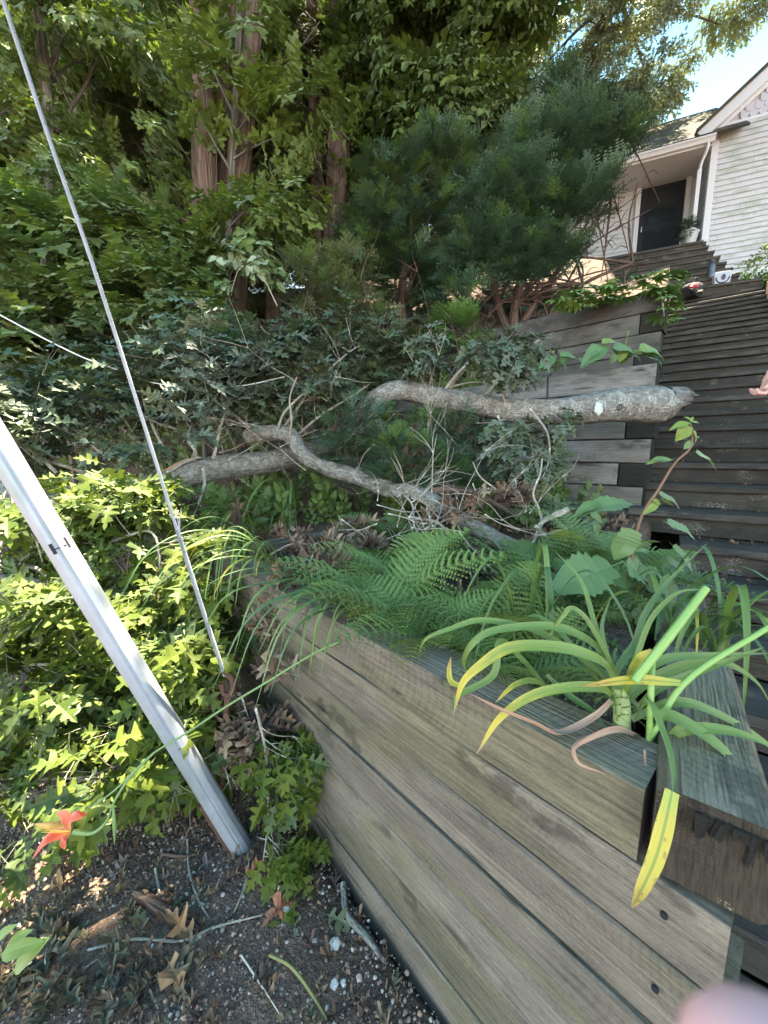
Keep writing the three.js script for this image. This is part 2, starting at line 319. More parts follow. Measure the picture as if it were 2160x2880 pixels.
{
  const wall = thing('retaining_wall', 'long near retaining wall of stacked sawn timbers, weathered brown and olive', 'retaining wall', null, wallPt(0.4, 0, 0));
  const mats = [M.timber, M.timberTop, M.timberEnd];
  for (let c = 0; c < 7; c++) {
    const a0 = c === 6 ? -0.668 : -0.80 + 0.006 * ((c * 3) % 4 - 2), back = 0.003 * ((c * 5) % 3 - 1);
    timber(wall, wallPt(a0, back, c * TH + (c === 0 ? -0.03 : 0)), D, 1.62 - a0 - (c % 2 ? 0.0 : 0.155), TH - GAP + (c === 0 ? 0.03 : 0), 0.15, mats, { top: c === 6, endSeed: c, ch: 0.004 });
    // return at the far end
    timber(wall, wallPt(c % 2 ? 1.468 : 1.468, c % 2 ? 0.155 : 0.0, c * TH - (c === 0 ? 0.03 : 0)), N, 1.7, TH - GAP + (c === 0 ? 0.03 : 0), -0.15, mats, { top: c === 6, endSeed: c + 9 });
  }
  // bolt holes
  for (const [px, py] of [[1867, 2575], [1842, 2782]]) {
    const p = onPlane(px, py, wallPt(0, -0.0035, 0), N);
    const g = new THREE.CylinderGeometry(0.0058, 0.0058, 0.004, 14).rotateX(Math.PI / 2).rotateY(Math.atan2(N.x, N.z)).translate(p.x - wall.position.x, p.y, p.z - wall.position.z);
    part('bolt_head', g, M.black, wall);
  }
  const cheek = thing('stair_side_wall', 'short timber wall beside the stairs with a rotten end-grain corner timber', 'retaining wall', null, wallPt(-0.77, 0.1, 0));
  const ct = (b, k, y) => wallPt(-0.685, 0, y).addScaledVector(U, b).addScaledVector(T, k);
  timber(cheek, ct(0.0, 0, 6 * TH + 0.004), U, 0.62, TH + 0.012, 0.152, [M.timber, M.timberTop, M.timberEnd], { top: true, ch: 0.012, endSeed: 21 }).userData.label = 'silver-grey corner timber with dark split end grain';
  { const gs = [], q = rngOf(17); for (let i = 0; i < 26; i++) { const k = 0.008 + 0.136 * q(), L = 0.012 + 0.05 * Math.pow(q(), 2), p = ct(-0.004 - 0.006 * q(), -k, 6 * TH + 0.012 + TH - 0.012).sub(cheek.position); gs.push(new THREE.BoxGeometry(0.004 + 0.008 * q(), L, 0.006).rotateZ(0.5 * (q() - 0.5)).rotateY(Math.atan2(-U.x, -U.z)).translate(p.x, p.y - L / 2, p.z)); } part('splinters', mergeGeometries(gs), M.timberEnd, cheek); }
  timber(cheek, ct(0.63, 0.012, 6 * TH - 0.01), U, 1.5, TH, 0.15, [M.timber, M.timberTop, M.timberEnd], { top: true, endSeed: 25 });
  for (let c = 0; c < 6; c++) timber(cheek, ct(0.17 + 0.01 * (c % 3), 0.0, c * TH), U, 1.4 + 0.2 * c, TH - GAP, 0.15, [M.terrace[c % 3], M.terrace[0], M.terraceEnd], { endSeed: 30 + c });
}
function terraceWall(label, fn, dir, y0, courses, th, len, cross, tones) {
  const w = thing('terrace_wall', label, 'retaining wall', 'terrace walls beside the stairs', fn(1.5, 0, 0));
  for (let c = 0; c < courses; c++) {
    let a = 0.012 * ((c * 7) % 4) - 0.02;
    if (cross.includes(c)) { timber(w, fn(a, 0.002, y0 + c * th), dir, th * 0.98, th - GAP, 0.24, [M.terraceEnd, M.terraceEnd, M.terraceEnd], { endSeed: c, name: 'tie_timber' }); a += th + 0.006; }
    while (a < len) { const L = Math.min(len - a, rr(1.1, 2.1)); timber(w, fn(a, 0.004 * (R() - 0.5), y0 + c * th), dir, L - 0.004, th - GAP, 0.17, [tones[(c * 3 + (a > 0.5 ? 1 : 0)) % tones.length], M.terrace[2], M.terraceEnd], { top: c === courses - 1, endSeed: c }); a += L; }
  }
  return w;
}
terraceWall('middle terrace wall of dark square timbers behind the broken limb', w2, WD, 0.985, 7, 0.19, 4.3, [2, 4], [M.terrace[3], M.terrace[0], M.terrace[2]]);
terraceWall('upper terrace wall of dark timbers below the creeper and the dark yew', w3, WD, 2.03, 6, 0.195, 4.2, [2, 4], [M.terrace[0], M.terrace[1], M.terrace[2]]);

// ---------------------------------------------------------------- stairs
{
  const st = thing('timber_stairs', 'long flight of dark wet timber steps climbing to the house', 'stairs', null, stairPt(3, -0.5, 0));
  for (let k = -5; k <= 23; k++) {
    const a = K0A + k * RUN, y = K0Y + k * RISE, left = k < 2 ? -0.125 + 0.0 : 0.2, right = -1.2, L = left - right;
    if (y < 0.02) continue;
    const tr = timber(st, stairPt(a, right, y - 0.05 + 0.006 * (R() - 0.5)), T, L, 0.05, k === 23 ? 0.75 : 0.37, [M.tread, M.tread, M.tread], { name: 'tread', ch: 0.008, endSeed: k });
    timber(st, stairPt(a + 0.035, right + 0.003, y - RISE), T, L - 0.006, RISE - 0.052, 0.05, [M.stair, M.stair, M.stair], { name: 'riser', endSeed: k });
  }
}

// ---------------------------------------------------------------- house
const HR = V(Math.sin(1.152), 0, Math.cos(1.152)), HO = V(-HR.z, 0, HR.x);     // along the gable wall to the right, and out of it
const HC = at(1972, 690, 9.75); const FLOOR = 6.42;
const hp = (x, y, z) => HC.clone().setY(FLOOR + y).addScaledVector(HR, x).addScaledVector(HO, z);
const houseAt = (px, py, z = 0) => { const q = onPlane(px, py, hp(0, 0, z), HO), d = q.clone().sub(hp(0, 0, 0)); return [d.dot(HR), q.y - FLOOR]; };
{
  const house = thing('house', 'white clapboard house with scalloped gable and covered doorway above the stairs', 'house', null, hp(0, 0, 0));
  house.rotation.y = Math.atan2(-HR.z, HR.x);
  const add = (n, g, m) => part(n, g, m, house);
  const yBot = houseAt(2020, 762)[1], [rx0, ry0] = houseAt(1957, 393), [rx1, ry1] = houseAt(2160, 203), slope = (ry1 - ry0) / (rx1 - rx0);
  const gTop = houseAt(1990, 366)[1], APX = 3.4, WID = 6.8;
  add('wall', boxGeo(WID - 0.02, gTop - yBot + 1.6, 0.12, WID / 2, (gTop + yBot - 1.6) / 2, -0.075), M.trim);
  add('gable_wall', (() => { const s = new THREE.Shape(); s.moveTo(-0.02, gTop); s.lineTo(WID, gTop); s.lineTo(APX, gTop + slope * APX); return new THREE.ExtrudeGeometry(s, { depth: 0.1, bevelEnabled: false }).translate(0, 0, -0.115); })(), M.scallop);
  const E = 0.112;
  for (let y = yBot, i = 0; y < gTop - 0.02; y += E, i++) {
    const g = new THREE.BoxGeometry(WID - 0.13, E + 0.02, 0.014); g.rotateX(-0.2); g.translate(WID / 2 + 0.06, y + E / 2, 0.01);
    const uv = g.attributes.uv, o = hash(i, 4, 33) * 3; for (let k = 0; k < uv.count; k++) uv.setXY(k, uv.getX(k) * 3.2 + o, uv.getY(k) * 0.14 + i * 0.137);
    add('clapboard', g, M.siding);
  }
  // scalloped shingles, each its own piece
  const sw = 0.155, sh = 0.165, sc = new THREE.Shape(); sc.moveTo(-sw / 2 + 0.002, 0.11); sc.lineTo(-sw / 2 + 0.002, 0); for (let k = 0; k <= 8; k++) { const a = Math.PI + k / 8 * Math.PI; sc.lineTo(Math.cos(a) * (sw / 2 - 0.002), Math.sin(a) * sw * 0.42); } sc.lineTo(sw / 2 - 0.002, 0.11);
  const scG = new THREE.ExtrudeGeometry(sc, { depth: 0.014, bevelEnabled: false, curveSegments: 1 }); scG.rotateX(-0.06);
  let count = 0;
  for (let r = 0; r < 14 && count < 280; r++) for (let c = 0; c < 40; c++) {
    const x = c * sw + (r % 2) * sw / 2 + 0.05, y = gTop + 0.09 + r * sh * 0.72, lim = gTop + slope * Math.min(x, WID - x) - 0.22;
    if (y > lim || x > 3.5 || count >= 280) continue;
    const m = add('shingle', scG, M.scallop); m.position.set(x, y, 0.0); count++;
  }
  add('frieze_board', boxGeo(WID, 0.06, 0.03, WID / 2, gTop + 0.0, 0.006), M.trim);
  // rake boards and roof of the gable
  const L = Math.hypot(APX + 0.35, slope * (APX + 0.35)), ang = Math.atan(slope);
  for (const s of [1, -1]) {
    const mk = (w, h, d, off, z, m, n) => { const g = new THREE.BoxGeometry(w, h, d); g.translate(w / 2 - 0.02, off, z); g.rotateZ(ang); g.translate(rx0, ry0, 0); if (s < 0) { g.scale(-1, 1, 1); g.translate(2 * APX, 0, 0); g.index.array.reverse(); } add(n, g, m); };
    mk(L, 0.2, 0.04, -0.08, 0.20, M.trim, 'rake_board'); mk(L, 0.07, 0.03, -0.2, 0.03, M.trim, 'rake_trim');
    mk(L, 0.02, 0.24, -0.16, 0.09, M.soffit, 'rake_soffit'); mk(L + 0.1, 0.05, 7, 0.05, -3.22, M.roof, 'gable_roof');
  }
  // corner board, side return, doorway wall
  const Z = -0.9, eave = houseAt(2008, 402, 0.2)[1];
  add('corner_board', boxGeo(0.13, eave - yBot + 0.2, 0.06, 0.055, (eave + yBot) / 2 + 0.05, 0.0), M.trim);
  for (let y = 0, i = 0; y < eave - 0.1; y += E, i++) { const g = new THREE.BoxGeometry(0.014, E + 0.015, 0.86); g.rotateZ(-0.2); g.translate(-0.014, y + E / 2, -0.45); add('clapboard', g, M.siding); }
  add('side_wall', boxGeo(0.08, eave + 1.5, 0.84, 0.045, (eave - 1.5) / 2, -0.46), M.trim);
  const dR = houseAt(1921, 600, Z)[0], dT = houseAt(1928, 497, Z)[1], dW = 0.95;
  // wall beside and over the door: white boards
  const wl = (x0, x1, y0, y1) => add('door_wall', boxGeo(x1 - x0, y1 - y0, 0.1, (x0 + x1) / 2, (y0 + y1) / 2, Z - 0.06), M.siding);
  wl(-6.5, dR - dW - 0.1, -1.5, eave + 0.1); wl(dR + 0.1, 0.0, -1.5, eave + 0.1); wl(dR - dW - 0.1, dR + 0.1, dT + 0.09, eave + 0.1); wl(dR - dW - 0.1, dR + 0.1, -1.5, -0.01);
  for (let y = -0.9, i = 0; y < eave; y += E, i++) { const g = new THREE.BoxGeometry(6.5 + dR - dW - 0.14, E + 0.015, 0.012); g.rotateX(-0.12); g.translate((-6.5 + dR - dW - 0.14) / 2, y + E / 2, Z + 0.004); add('clapboard', g, M.siding); }
  const door = add('door', boxGeo(dW, dT, 0.04, dR - dW / 2, dT / 2, Z - 0.04), M.black);
  for (const [y0, y1] of [[0.12, 0.95], [1.08, dT - 0.12]]) part('door_panel', boxGeo(dW - 0.26, y1 - y0, 0.012, dR - dW / 2, (y0 + y1) / 2, Z - 0.016), M.pane, door);
  part('door_handle', new THREE.CylinderGeometry(0.012, 0.012, 0.12, 10).translate(dR - dW + 0.08, 1.0, Z + 0.01), M.trim, door);
  add('door_frame', mergeGeometries([boxGeo(0.1, dT + 0.1, 0.07, dR + 0.05, dT / 2 + 0.05, Z + 0.03), boxGeo(0.1, dT + 0.1, 0.07, dR - dW - 0.05, dT / 2 + 0.05, Z + 0.03), boxGeo(dW, 0.1, 0.07, dR - dW / 2, dT + 0.05, Z + 0.03)]), M.trim);
  add('porch_floor', boxGeo(3.2, 0.08, 1.25, -1.55, -0.045, Z / 2 + 0.02), M.tread);
  // eave of the main roof over the door: soffit, fascia, gutter, downspout
  const gx0 = -6.6, gx1 = houseAt(2010, 400, 0.2)[0], gl = gx1 - gx0;
  add('soffit', boxGeo(-0.02 - gx0, 0.02, 1.1, (gx0 - 0.02) / 2, eave + 0.0, Z + 0.5), M.soffit);
  add('fascia', boxGeo(-gx0 - 0.08, 0.16, 0.03, gx0 / 2 - 0.04, eave + 0.07, 0.155), M.trim);
  { const s = new THREE.Shape(); s.moveTo(0, 0); s.lineTo(0.07, 0); s.quadraticCurveTo(0.085, 0.06, 0.12, 0.08); s.lineTo(0.12, 0.115); s.lineTo(0.11, 0.115); s.lineTo(0.1, 0.085); s.quadraticCurveTo(0.07, 0.06, 0.06, 0.012); s.lineTo(0.01, 0.012); s.lineTo(0.01, 0.115); s.lineTo(0, 0.115);
    const g = new THREE.ExtrudeGeometry(s, { depth: gl, bevelEnabled: false, curveSegments: 5 }); g.rotateY(-Math.PI / 2); g.translate(gx1, eave + 0.03, 0.172); add('gutter', g, M.trim); }
  { const dx = gx1 - 0.12; add('downspout', mergeGeometries([limb([V(dx, eave + 0.04, 0.22), V(dx, eave - 0.08, 0.2), V(dx - 0.06, eave - 0.3, 0.09), V(dx - 0.07, eave - 0.45, 0.07)], [0.03, 0.03, 0.03, 0.028], { rough: 0, sides: 8 }), boxGeo(0.075, eave - 0.4 - yBot + 0.3, 0.05, dx - 0.07, (eave - 0.4 + yBot - 0.3) / 2, 0.066)]), M.trim); }
  // main roof rising behind the gutter to its ridge
  { const ridge = onPlane(1905, 341, hp(0, 0, -2.4), HO), ry = ridge.y - FLOOR, ey = eave + 0.13, len = Math.hypot(2.65, ry - ey), a = Math.atan2(ry - ey, 2.65);
    const g = new THREE.BoxGeometry(7.2, 0.05, len, 1, 1, 1); g.translate(0, 0, -len / 2); g.rotateX(a); g.translate(-3.05, ey + 0.02, 0.27);
    const uv = g.attributes.uv; for (let k = 0; k < uv.count; k++) uv.setXY(k, uv.getX(k) * 5, uv.getY(k) * 2); add('roof', g, M.roof);
    const bk = new THREE.BoxGeometry(7.2, 0.05, len); bk.translate(0, 0, len / 2); bk.rotateX(-a); bk.translate(-3.05, ey + 0.02, 0.27 - 2 * 2.65); add('roof', bk, M.roof);
    for (let c = 1; c < 17; c++) { const f = c / 17; const gg = new THREE.BoxGeometry(7.18, 0.012, 0.03); gg.rotateX(a); gg.translate(-3.05, ey + 0.05 + (ry - ey) * f, 0.27 - 2.65 * f); add('shingle_course', gg, M.roof); } }
  // basement window
  { const [x0, y0] = houseAt(2058, 792, 0.05), w = 1.1, h = 0.75; const win = add('window', boxGeo(w - 0.2, h - 0.16, 0.02, x0 + w / 2, y0 - h / 2, 0.005), M.pane);
    for (const [a, b, c, d] of [[w, 0.09, w / 2, -0.045], [0.1, h - 0.09, 0.05, -h / 2 - 0.045], [0.1, h - 0.09, w - 0.05, -h / 2 - 0.045]]) part('window_frame', boxGeo(a, b, 0.06, x0 + c, y0 + d, 0.03), M.trim, win); 
    part('sash', boxGeo(0.035, h - 0.15, 0.03, x0 + 0.125, y0 - h / 2 - 0.04, 0.02), M.trim, win); part('sash', boxGeo(w - 0.28, 0.035, 0.03, x0 + w / 2, y0 - 0.115, 0.02), M.trim, win); }
}
// porch steps
{
  const ps = thing('porch_steps', 'short upper flight of mossy timber steps to the black door', 'stairs', null, hp(-0.8, -1.5, 1));
  const y0 = K0Y + 23 * RISE, n = 8, ri = (FLOOR - y0) / n;
  for (let i = 1; i <= n; i++) {
    const y = y0 + i * ri, z = 0.05 + (n - i) * 0.2, right = -0.02 + (n - i) * 0.062 + (i < 2 ? 0.25 : 0), left = -2.4;
    timber(ps, hp(left, y - 0.05 - FLOOR, z + 0.2), HR, right - left, 0.05, -0.26, [M.tread, M.tread, M.tread], { name: 'tread', ch: 0.007 });
    timber(ps, hp(left, y - ri - FLOOR, z + 0.175), HR, right - left - 0.01, ri - 0.052, -0.05, [M.stair, M.stair, M.stair], { name: 'riser' });
  }
}

// ---------------------------------------------------------------- leaves and sprays (base at the origin, tip along +Y, face towards +Z)
const leafMat = (r, g, b, o = {}) => phys({ color: lin(r, g, b), roughness: 0.62, transmission: 0.38, thickness: 0, ...o });
// broad leaf from a half outline [x, y]; folded along the midrib, tip drooping
function leafGeo(half, o = {}) {
  const { fold = 0.25, droop = 0.25, petiole = 0.12, wave = 0.04, seed = 1, len = 1, pw = 0.012 } = o, b = new Buf();
  const z = (x, y) => Math.abs(x) * fold - droop * y * y + wave * Math.sin(y * 9 + seed * 3 + x * 6) * Math.abs(x) * 3;
  for (const s of [1, -1]) for (let i = 0; i < half.length - 1; i++) {
    const [x0, y0] = half[i], [x1, y1] = half[i + 1];
    const a = b.v(0, y0, z(0, y0), 0.5, y0), c = b.v(s * x0, y0, z(s * x0, y0), 0.5 + s * x0, y0), d = b.v(s * x1, y1, z(s * x1, y1), 0.5 + s * x1, y1), e = b.v(0, y1, z(0, y1), 0.5, y1);
    if (s > 0) { if (x0 > 0.001) b.t(a, c, d); b.t(a, d, e); } else { if (x0 > 0.001) b.t(a, d, c); b.t(a, e, d); }
  }
  if (petiole) { const a = b.v(-pw, 0, 0), c = b.v(pw, 0, 0), d = b.v(pw * 0.8, -petiole, 0.03), e = b.v(-pw * 0.8, -petiole, 0.03); b.q(a, e, d, c); }
  const g = b.geo(); g.translate(0, petiole, 0); g.scale(len, len, len); return g;
}
const OAK = [[0, 0], [0.03, 0.12], [0.12, 0.15], [0.21, 0.19], [0.24, 0.27], [0.12, 0.26], [0.05, 0.31], [0.05, 0.37], [0.15, 0.41], [0.27, 0.45], [0.30, 0.51], [0.35, 0.58], [0.20, 0.55], [0.07, 0.55], [0.06, 0.62], [0.15, 0.70], [0.20, 0.80], [0.10, 0.77], [0.045, 0.82], [0.06, 0.9], [0, 1]];
const MAPLE = [[0, 0], [0.2, -0.02], [0.36, -0.08], [0.3, 0.08], [0.5, 0.2], [0.62, 0.4], [0.42, 0.42], [0.24, 0.46], [0.2, 0.56], [0.26, 0.72], [0.1, 0.76], [0, 1]];
const OVATE = [[0, 0], [0.2, 0.12], [0.3, 0.3], [0.28, 0.5], [0.18, 0.75], [0.06, 0.93], [0, 1]];
function serrated(n, w, heart, tipPow = 1) {
  const out = [[0, heart ? 0.06 : 0]]; if (heart) out.push([0.16 * w * 2, -0.05], [0.34 * w * 2, 0.0]);
  for (let i = 0; i <= n; i++) { const t = i / n, x = w * Math.pow(Math.sin(Math.PI * Math.pow(mix(0.2, 1, t), 0.85)), tipPow) + 0.004; out.push([Math.max(0.004, x), 0.06 + 0.92 * t]); if (i < n) out.push([Math.max(0.004, x * 0.86), 0.06 + 0.92 * (t + 0.55 / n)]); }
  out.push([0, 1]); return out;
}
const HEART = serrated(9, 0.42, true), JAG = serrated(8, 0.26, false);
const oakG = [0, 1, 2, 3].map((i) => leafGeo(OAK, { fold: 0.1 + 0.14 * i, droop: 0.08 + 0.16 * ((i * 2) % 4), petiole: 0.22, wave: 0.07, seed: i }));
const deadG = [0, 1, 2].map((i) => leafGeo(OAK, { fold: 0.7 + 0.3 * i, droop: 0.5 - 0.5 * i, petiole: 0.15, wave: 0.3, seed: i + 5 }));
const mapleG = leafGeo(MAPLE, { fold: 0.14, droop: 0.2, petiole: 0.3, wave: 0.05 });
const ovateG = leafGeo(OVATE, { fold: 0.2, droop: 0.15, petiole: 0.12 });
function place(g, p, dir, up, s) {                     // copy of g with +Y along dir and +Z towards up
  const y = dir.clone().normalize(), x = y.clone().cross(up).normalize(); if (x.lengthSq() < 0.5) x.set(1, 0, 0); const z = x.clone().cross(y);
  return g.clone().applyMatrix4(new THREE.Matrix4().makeBasis(x, y, z).scale(V(s, s, s)).setPosition(p));
}
const pose = (p, dir, up, s) => { const y = dir.clone().normalize(), x = y.clone().cross(up); if (x.lengthSq() < 1e-6) x.set(1, 0, 0); x.normalize(); const z = x.clone().cross(y); return new THREE.Matrix4().makeBasis(x, y, z).scale(V(s, s, s)).setPosition(p); };
const stick = (a, b, r) => { const d = b.clone().sub(a), L = d.length(); return place(new THREE.CylinderGeometry(r * 0.5, r, L, 4, 1, true).translate(0, L / 2, 0), a, d, V(0.3, 0.9, 0.2), 1); };
// a leafy shoot: n leaves round a short twig; leaf geometry only (twigs belong to the limbs)
function shoot(leaf, n, len, size, spread, flat, seed) {
  const q = rngOf(seed), gs = [];
  for (let i = 0; i < n; i++) {
    const t = (i + 0.6) / n, a = i * 2.4 + q() * 0.8, p = V(0, t * len, 0), d = V(Math.cos(a) * spread, 0.55 + 0.4 * t, flat * Math.sin(a) * spread - 0.25 * q());
    gs.push(place(leaf, p, d, V(0.3 * (q() - 0.5), 0.25, 1), size * (0.7 + 0.5 * q())));
  }
  return mergeGeometries(gs.map((g) => g.index ? g.toNonIndexed() : g));
}
// flat feathery spray of needles: yew and cedar
function needleSpray(seed, o) {
  const q = rngOf(seed), b = new Buf(), { len = 0.34, side = 9, nlen = 0.022, nw = 0.005, twig = 0.15, step = 0.013, droop = 0.12, sc = 0.35 } = o;
  const axis = (p0, d, L) => {
    const n = Math.round(L / step); const nrm = V(0, 0, 1), sd = d.clone().cross(nrm).normalize();
    for (let i = 0; i < n; i++) {
      const t = i / n, p = p0.clone().addScaledVector(d, L * t); p.z -= droop * (p.y * p.y);
      for (const s of [1, -1]) {
        const l = nlen * (0.7 + 0.5 * q()) * (1 - 0.5 * t), e = p.clone().addScaledVector(sd, s * l).addScaledVector(d, l * sc).add(V(0, 0, (q() - 0.35) * l * 0.5)), f = p.clone().addScaledVector(d, nw);
        b.t(b.v(p.x, p.y, p.z), b.v(e.x, e.y, e.z), b.v(f.x, f.y, f.z));
      }
    }
    const e = p0.clone().addScaledVector(d, L); e.z -= droop * e.y * e.y; b.t(b.v(p0.x - 0.002, p0.y, p0.z), b.v(p0.x + 0.002, p0.y, p0.z), b.v(e.x, e.y, e.z));
  };
  axis(V(0, 0, 0), V(0, 1, 0), len);
  for (let i = 1; i < side; i++) { const t = i / side, s = i % 2 ? 1 : -1; axis(V(0, len * t * 0.9, 0), V(s * (0.75 + 0.2 * q()), 0.65, 0.2 * (q() - 0.5)).normalize(), twig * (1.1 - 0.6 * t) * (0.7 + 0.5 * q())); }
  return b.geo();
}
const yewSpray = needleSpray(31, { nlen: 0.036, nw: 0.017, step: 0.026, side: 8, twig: 0.16, len: 0.3 });
const yewFine = needleSpray(32, { nlen: 0.034, nw: 0.011, step: 0.02 });
const cedarSpray = needleSpray(41, { len: 0.5, side: 11, twig: 0.22, nlen: 0.034, nw: 0.016, step: 0.026, sc: 1.1, droop: 0.4 });
const mapleShoot = [1, 2].map((s) => shoot(mapleG, 7, 0.34, 0.15, 0.9, 0.5, 60 + s)), mapleFine = [3, 4].map((s) => shoot(mapleG, 14, 0.55, 0.13, 1.1, 0.9, 60 + s));
const smallShoot = [1, 2].map((s) => shoot(ovateG, 12, 0.42, 0.115, 0.8, 0.8, 70 + s));
const oakShoot = [1, 2].map((s) => shoot(leafGeo([[0, 0], [0.05, 0.12], [0.24, 0.26], [0.05, 0.34], [0.34, 0.56], [0.06, 0.6], [0.2, 0.8], [0.04, 0.84], [0, 1]], { fold: 0.2, droop: 0.3, petiole: 0.2 }), 9, 0.4, 0.17, 0.8, 0.7, 80 + s));

// where the sun gets through to the slope: paths along its rays kept free of boughs
const gaps = [];
function lit(px, py, ahead, r) { gaps.push([at(px, py, ahead), r]); }
const inGap = (p, grow = 0) => { for (const [g, r] of gaps) { const d = p.clone().sub(g), s = d.dot(SUN); if (s > 0.9 && d.addScaledVector(SUN, -s).lengthSq() < (r + grow) * (r + grow)) return true; } return false; };
for (const [x, y, a] of [[330, 1590, 1.97], [100, 1900, 1.7], [350, 1760, 1.8], [200, 2050, 1.5], [-100, 1750, 1.8], [40, 2250, 1.4], [430, 1640, 1.93], [60, 1640, 1.88]]) lit(x, y, a, 0.16);
lit(90, 2440, 1.22, 0.08); lit(60, 2580, 1.13, -0.05); lit(320, 2520, 1.18, -0.08);
const groundLight = [[60, 2480, 0.13], [250, 2450, 0.1]].map(([x, y, r]) => [atHeight(x, y, 0), r]);
const overGround = (p) => groundLight.some(([g, r]) => { const d = p.clone().sub(g), s = d.dot(SUN); return s > 0.1 && d.addScaledVector(SUN, -s).lengthSq() < r * r; });

// a crown: shoots spread through lobes, thicker towards their skins
function crown(parent, geos, mat, lobes, per, o = {}) {
  const { size = 1, droop = 0.3, shell = 0.5, colors = [[1, 1, 1]], name = 'crown', cut = 0.35, upward = 0, roll = 0.5 } = o;
  const lists = geos.map(() => []), cols = geos.map(() => []), rel = parent.position;
  for (const [c, rx, ry, rz, dens = 1] of lobes) {
    const n = Math.round(per * dens * Math.pow(rx * ry * rz, 0.62));
    for (let i = 0; i < n; i++) {
      const th = R() * 2 * Math.PI, cz = R() * 2 - 1, s = Math.sqrt(1 - cz * cz), k = Math.pow(mix(Math.pow(shell, 3), 1, R()), 1 / 3);
      const d = V(s * Math.cos(th), cz, s * Math.sin(th)), p = V(c.x + d.x * rx * k, c.y + d.y * ry * k, c.z + d.z * rz * k);
      if (vn(p.x * 1.6 + 40, p.y * 1.6 + p.z * 1.1 + 40, 55) < cut) continue;
      if (inGap(p, 0.5)) continue;
      const dir = V(d.x + 0.5 * (R() - 0.5), d.y * 0.5 - droop + upward + 0.4 * (R() - 0.5), d.z + 0.5 * (R() - 0.5)), up = V(roll * (R() - 0.5), 1, roll * (R() - 0.5));
      const gi = Math.floor(R() * geos.length);
      lists[gi].push(pose(p.sub(rel), dir, up, size * (0.7 + 0.6 * R())));
      const cc = pick(colors), v = 0.75 + 0.5 * R(); cols[gi].push([cc[0] * v, cc[1] * v, cc[2] * v]);
    }
  }
  geos.forEach((g, gi) => {
    if (!lists[gi].length) return;
    const m = new THREE.InstancedMesh(g, mat, lists[gi].length); m.name = name; m.userData.kind = 'stuff'; m.castShadow = m.receiveShadow = true;
    lists[gi].forEach((x, i) => { m.setMatrixAt(i, x); m.setColorAt(i, lin(...cols[gi][i])); });
    parent.add(m);
  });
}
const loc = (t, list) => list.map((p) => p.clone().sub(t.position));
const L4 = (px, py, ahead, r, ry = r, dens = 1, rz = r) => [at(px, py, ahead), r, ry, rz, dens];
function tree(name, label, category, group, trunkPts, radii, barkMat, o = {}) {
  const base = trunkPts[0], t = thing(name, label, category, group, base);
  part('trunk', limb(loc(t, trunkPts), radii, { sides: o.sides || 12, per: 7, rough: o.rough ?? 0.1, ridge: o.ridge || 0, seed: R() * 50 }), barkMat, t);
  return t;
}
function boughs(t, from, lobes, r0, mat, n = 1, minor = 0) {   // limbs from points on the trunk out to the lobes
  const gs = [];
  lobes.forEach(([c, rx, ry, rz]) => {
    for (let k = 0; k < n; k++) {
      const s = pick(from), e = c.clone().add(V((R() - 0.5) * rx * 1.2, (R() - 0.5) * ry, (R() - 0.5) * rz)), m = s.clone().lerp(e, 0.5).add(V(0.15 * (R() - 0.5), 0.12 * R() + 0.04, 0.15 * (R() - 0.5)));
      if (inGap(m, 0.05) || inGap(e, 0.05)) continue;
      gs.push(limb(loc(t, [s, m, e]), [r0, r0 * 0.6, r0 * 0.2], { sides: 5, per: 4, rough: 0.05 }));
      for (let j = 0; j < minor; j++) { const f = 0.3 + 0.6 * R(), q = (f < 0.5 ? s.clone().lerp(m, f * 2) : m.clone().lerp(e, f * 2 - 1)), w = q.clone().add(V((R() - 0.5) * rx, (R() - 0.3) * ry * 0.8, (R() - 0.5) * rz)); gs.push(limb(loc(t, [q, q.clone().lerp(w, 0.5).add(V(0, 0.05, 0)), w]), [r0 * 0.35, r0 * 0.22, r0 * 0.08], { sides: 4, per: 3, rough: 0 })); }
    }
  });
  if (gs.length) part('bough', mergeGeometries(gs), mat, t);
}

// ---------------------------------------------------------------- trees
const LM = {
  maple: leafMat(0.145, 0.21, 0.034, { transmission: 0.54 }), cedar: leafMat(0.10, 0.13, 0.042, { transmission: 0.25 }), yew: leafMat(0.052, 0.105, 0.058, { transmission: 0.15, roughness: 0.5 }),
  yewTip: leafMat(0.10, 0.19, 0.035, { transmission: 0.25 }), oakTree: leafMat(0.16, 0.19, 0.06, { transmission: 0.5 }), broad: leafMat(0.115, 0.185, 0.034, { transmission: 0.42 }),
};
const onHill = (p) => { p.y = baseHeight(p.x, p.z) - 0.1; return p; };
const trunkTo = (list, ahead) => list.map(([x, y]) => at(x, y, ahead));
{ // slender maple at the far left edge
  const pts = [onHill(at(132, 1000, 5)), ...trunkTo([[138, 760], [143, 520], [141, 400], [130, 250], [112, 90], [96, -80], [60, -300]], 5)];
  const t = tree('maple_tree', 'slender maple with a thin bent trunk crossed by the guy wire', 'tree', 'trees on the slope', pts, [0.075, 0.065, 0.058, 0.055, 0.052, 0.05, 0.045, 0.03], M.greyTrunk);
  const lobes = [L4(60, 120, 5.2, 0.7, 0.6), L4(300, 130, 5.4, 0.9, 0.6), L4(60, 480, 5, 0.6, 0.5), L4(300, 430, 5.3, 0.8, 0.5), L4(420, 60, 5.6, 0.8, 0.6), L4(60, -150, 5.2, 0.8, 0.5, 0.4), L4(420, -150, 5.8, 0.8, 0.5, 0.4), L4(230, 640, 5.2, 0.7, 0.4)];
  boughs(t, pts.slice(2, 7), lobes, 0.022, M.darkWood, 1, 2);
  crown(t, mapleFine, LM.maple, lobes, 250, { size: 0.75, shell: 0.3, colors: [[1, 1, 1], [1.3, 1.25, 0.9], [0.8, 0.9, 1]], cut: 0.42 });
}
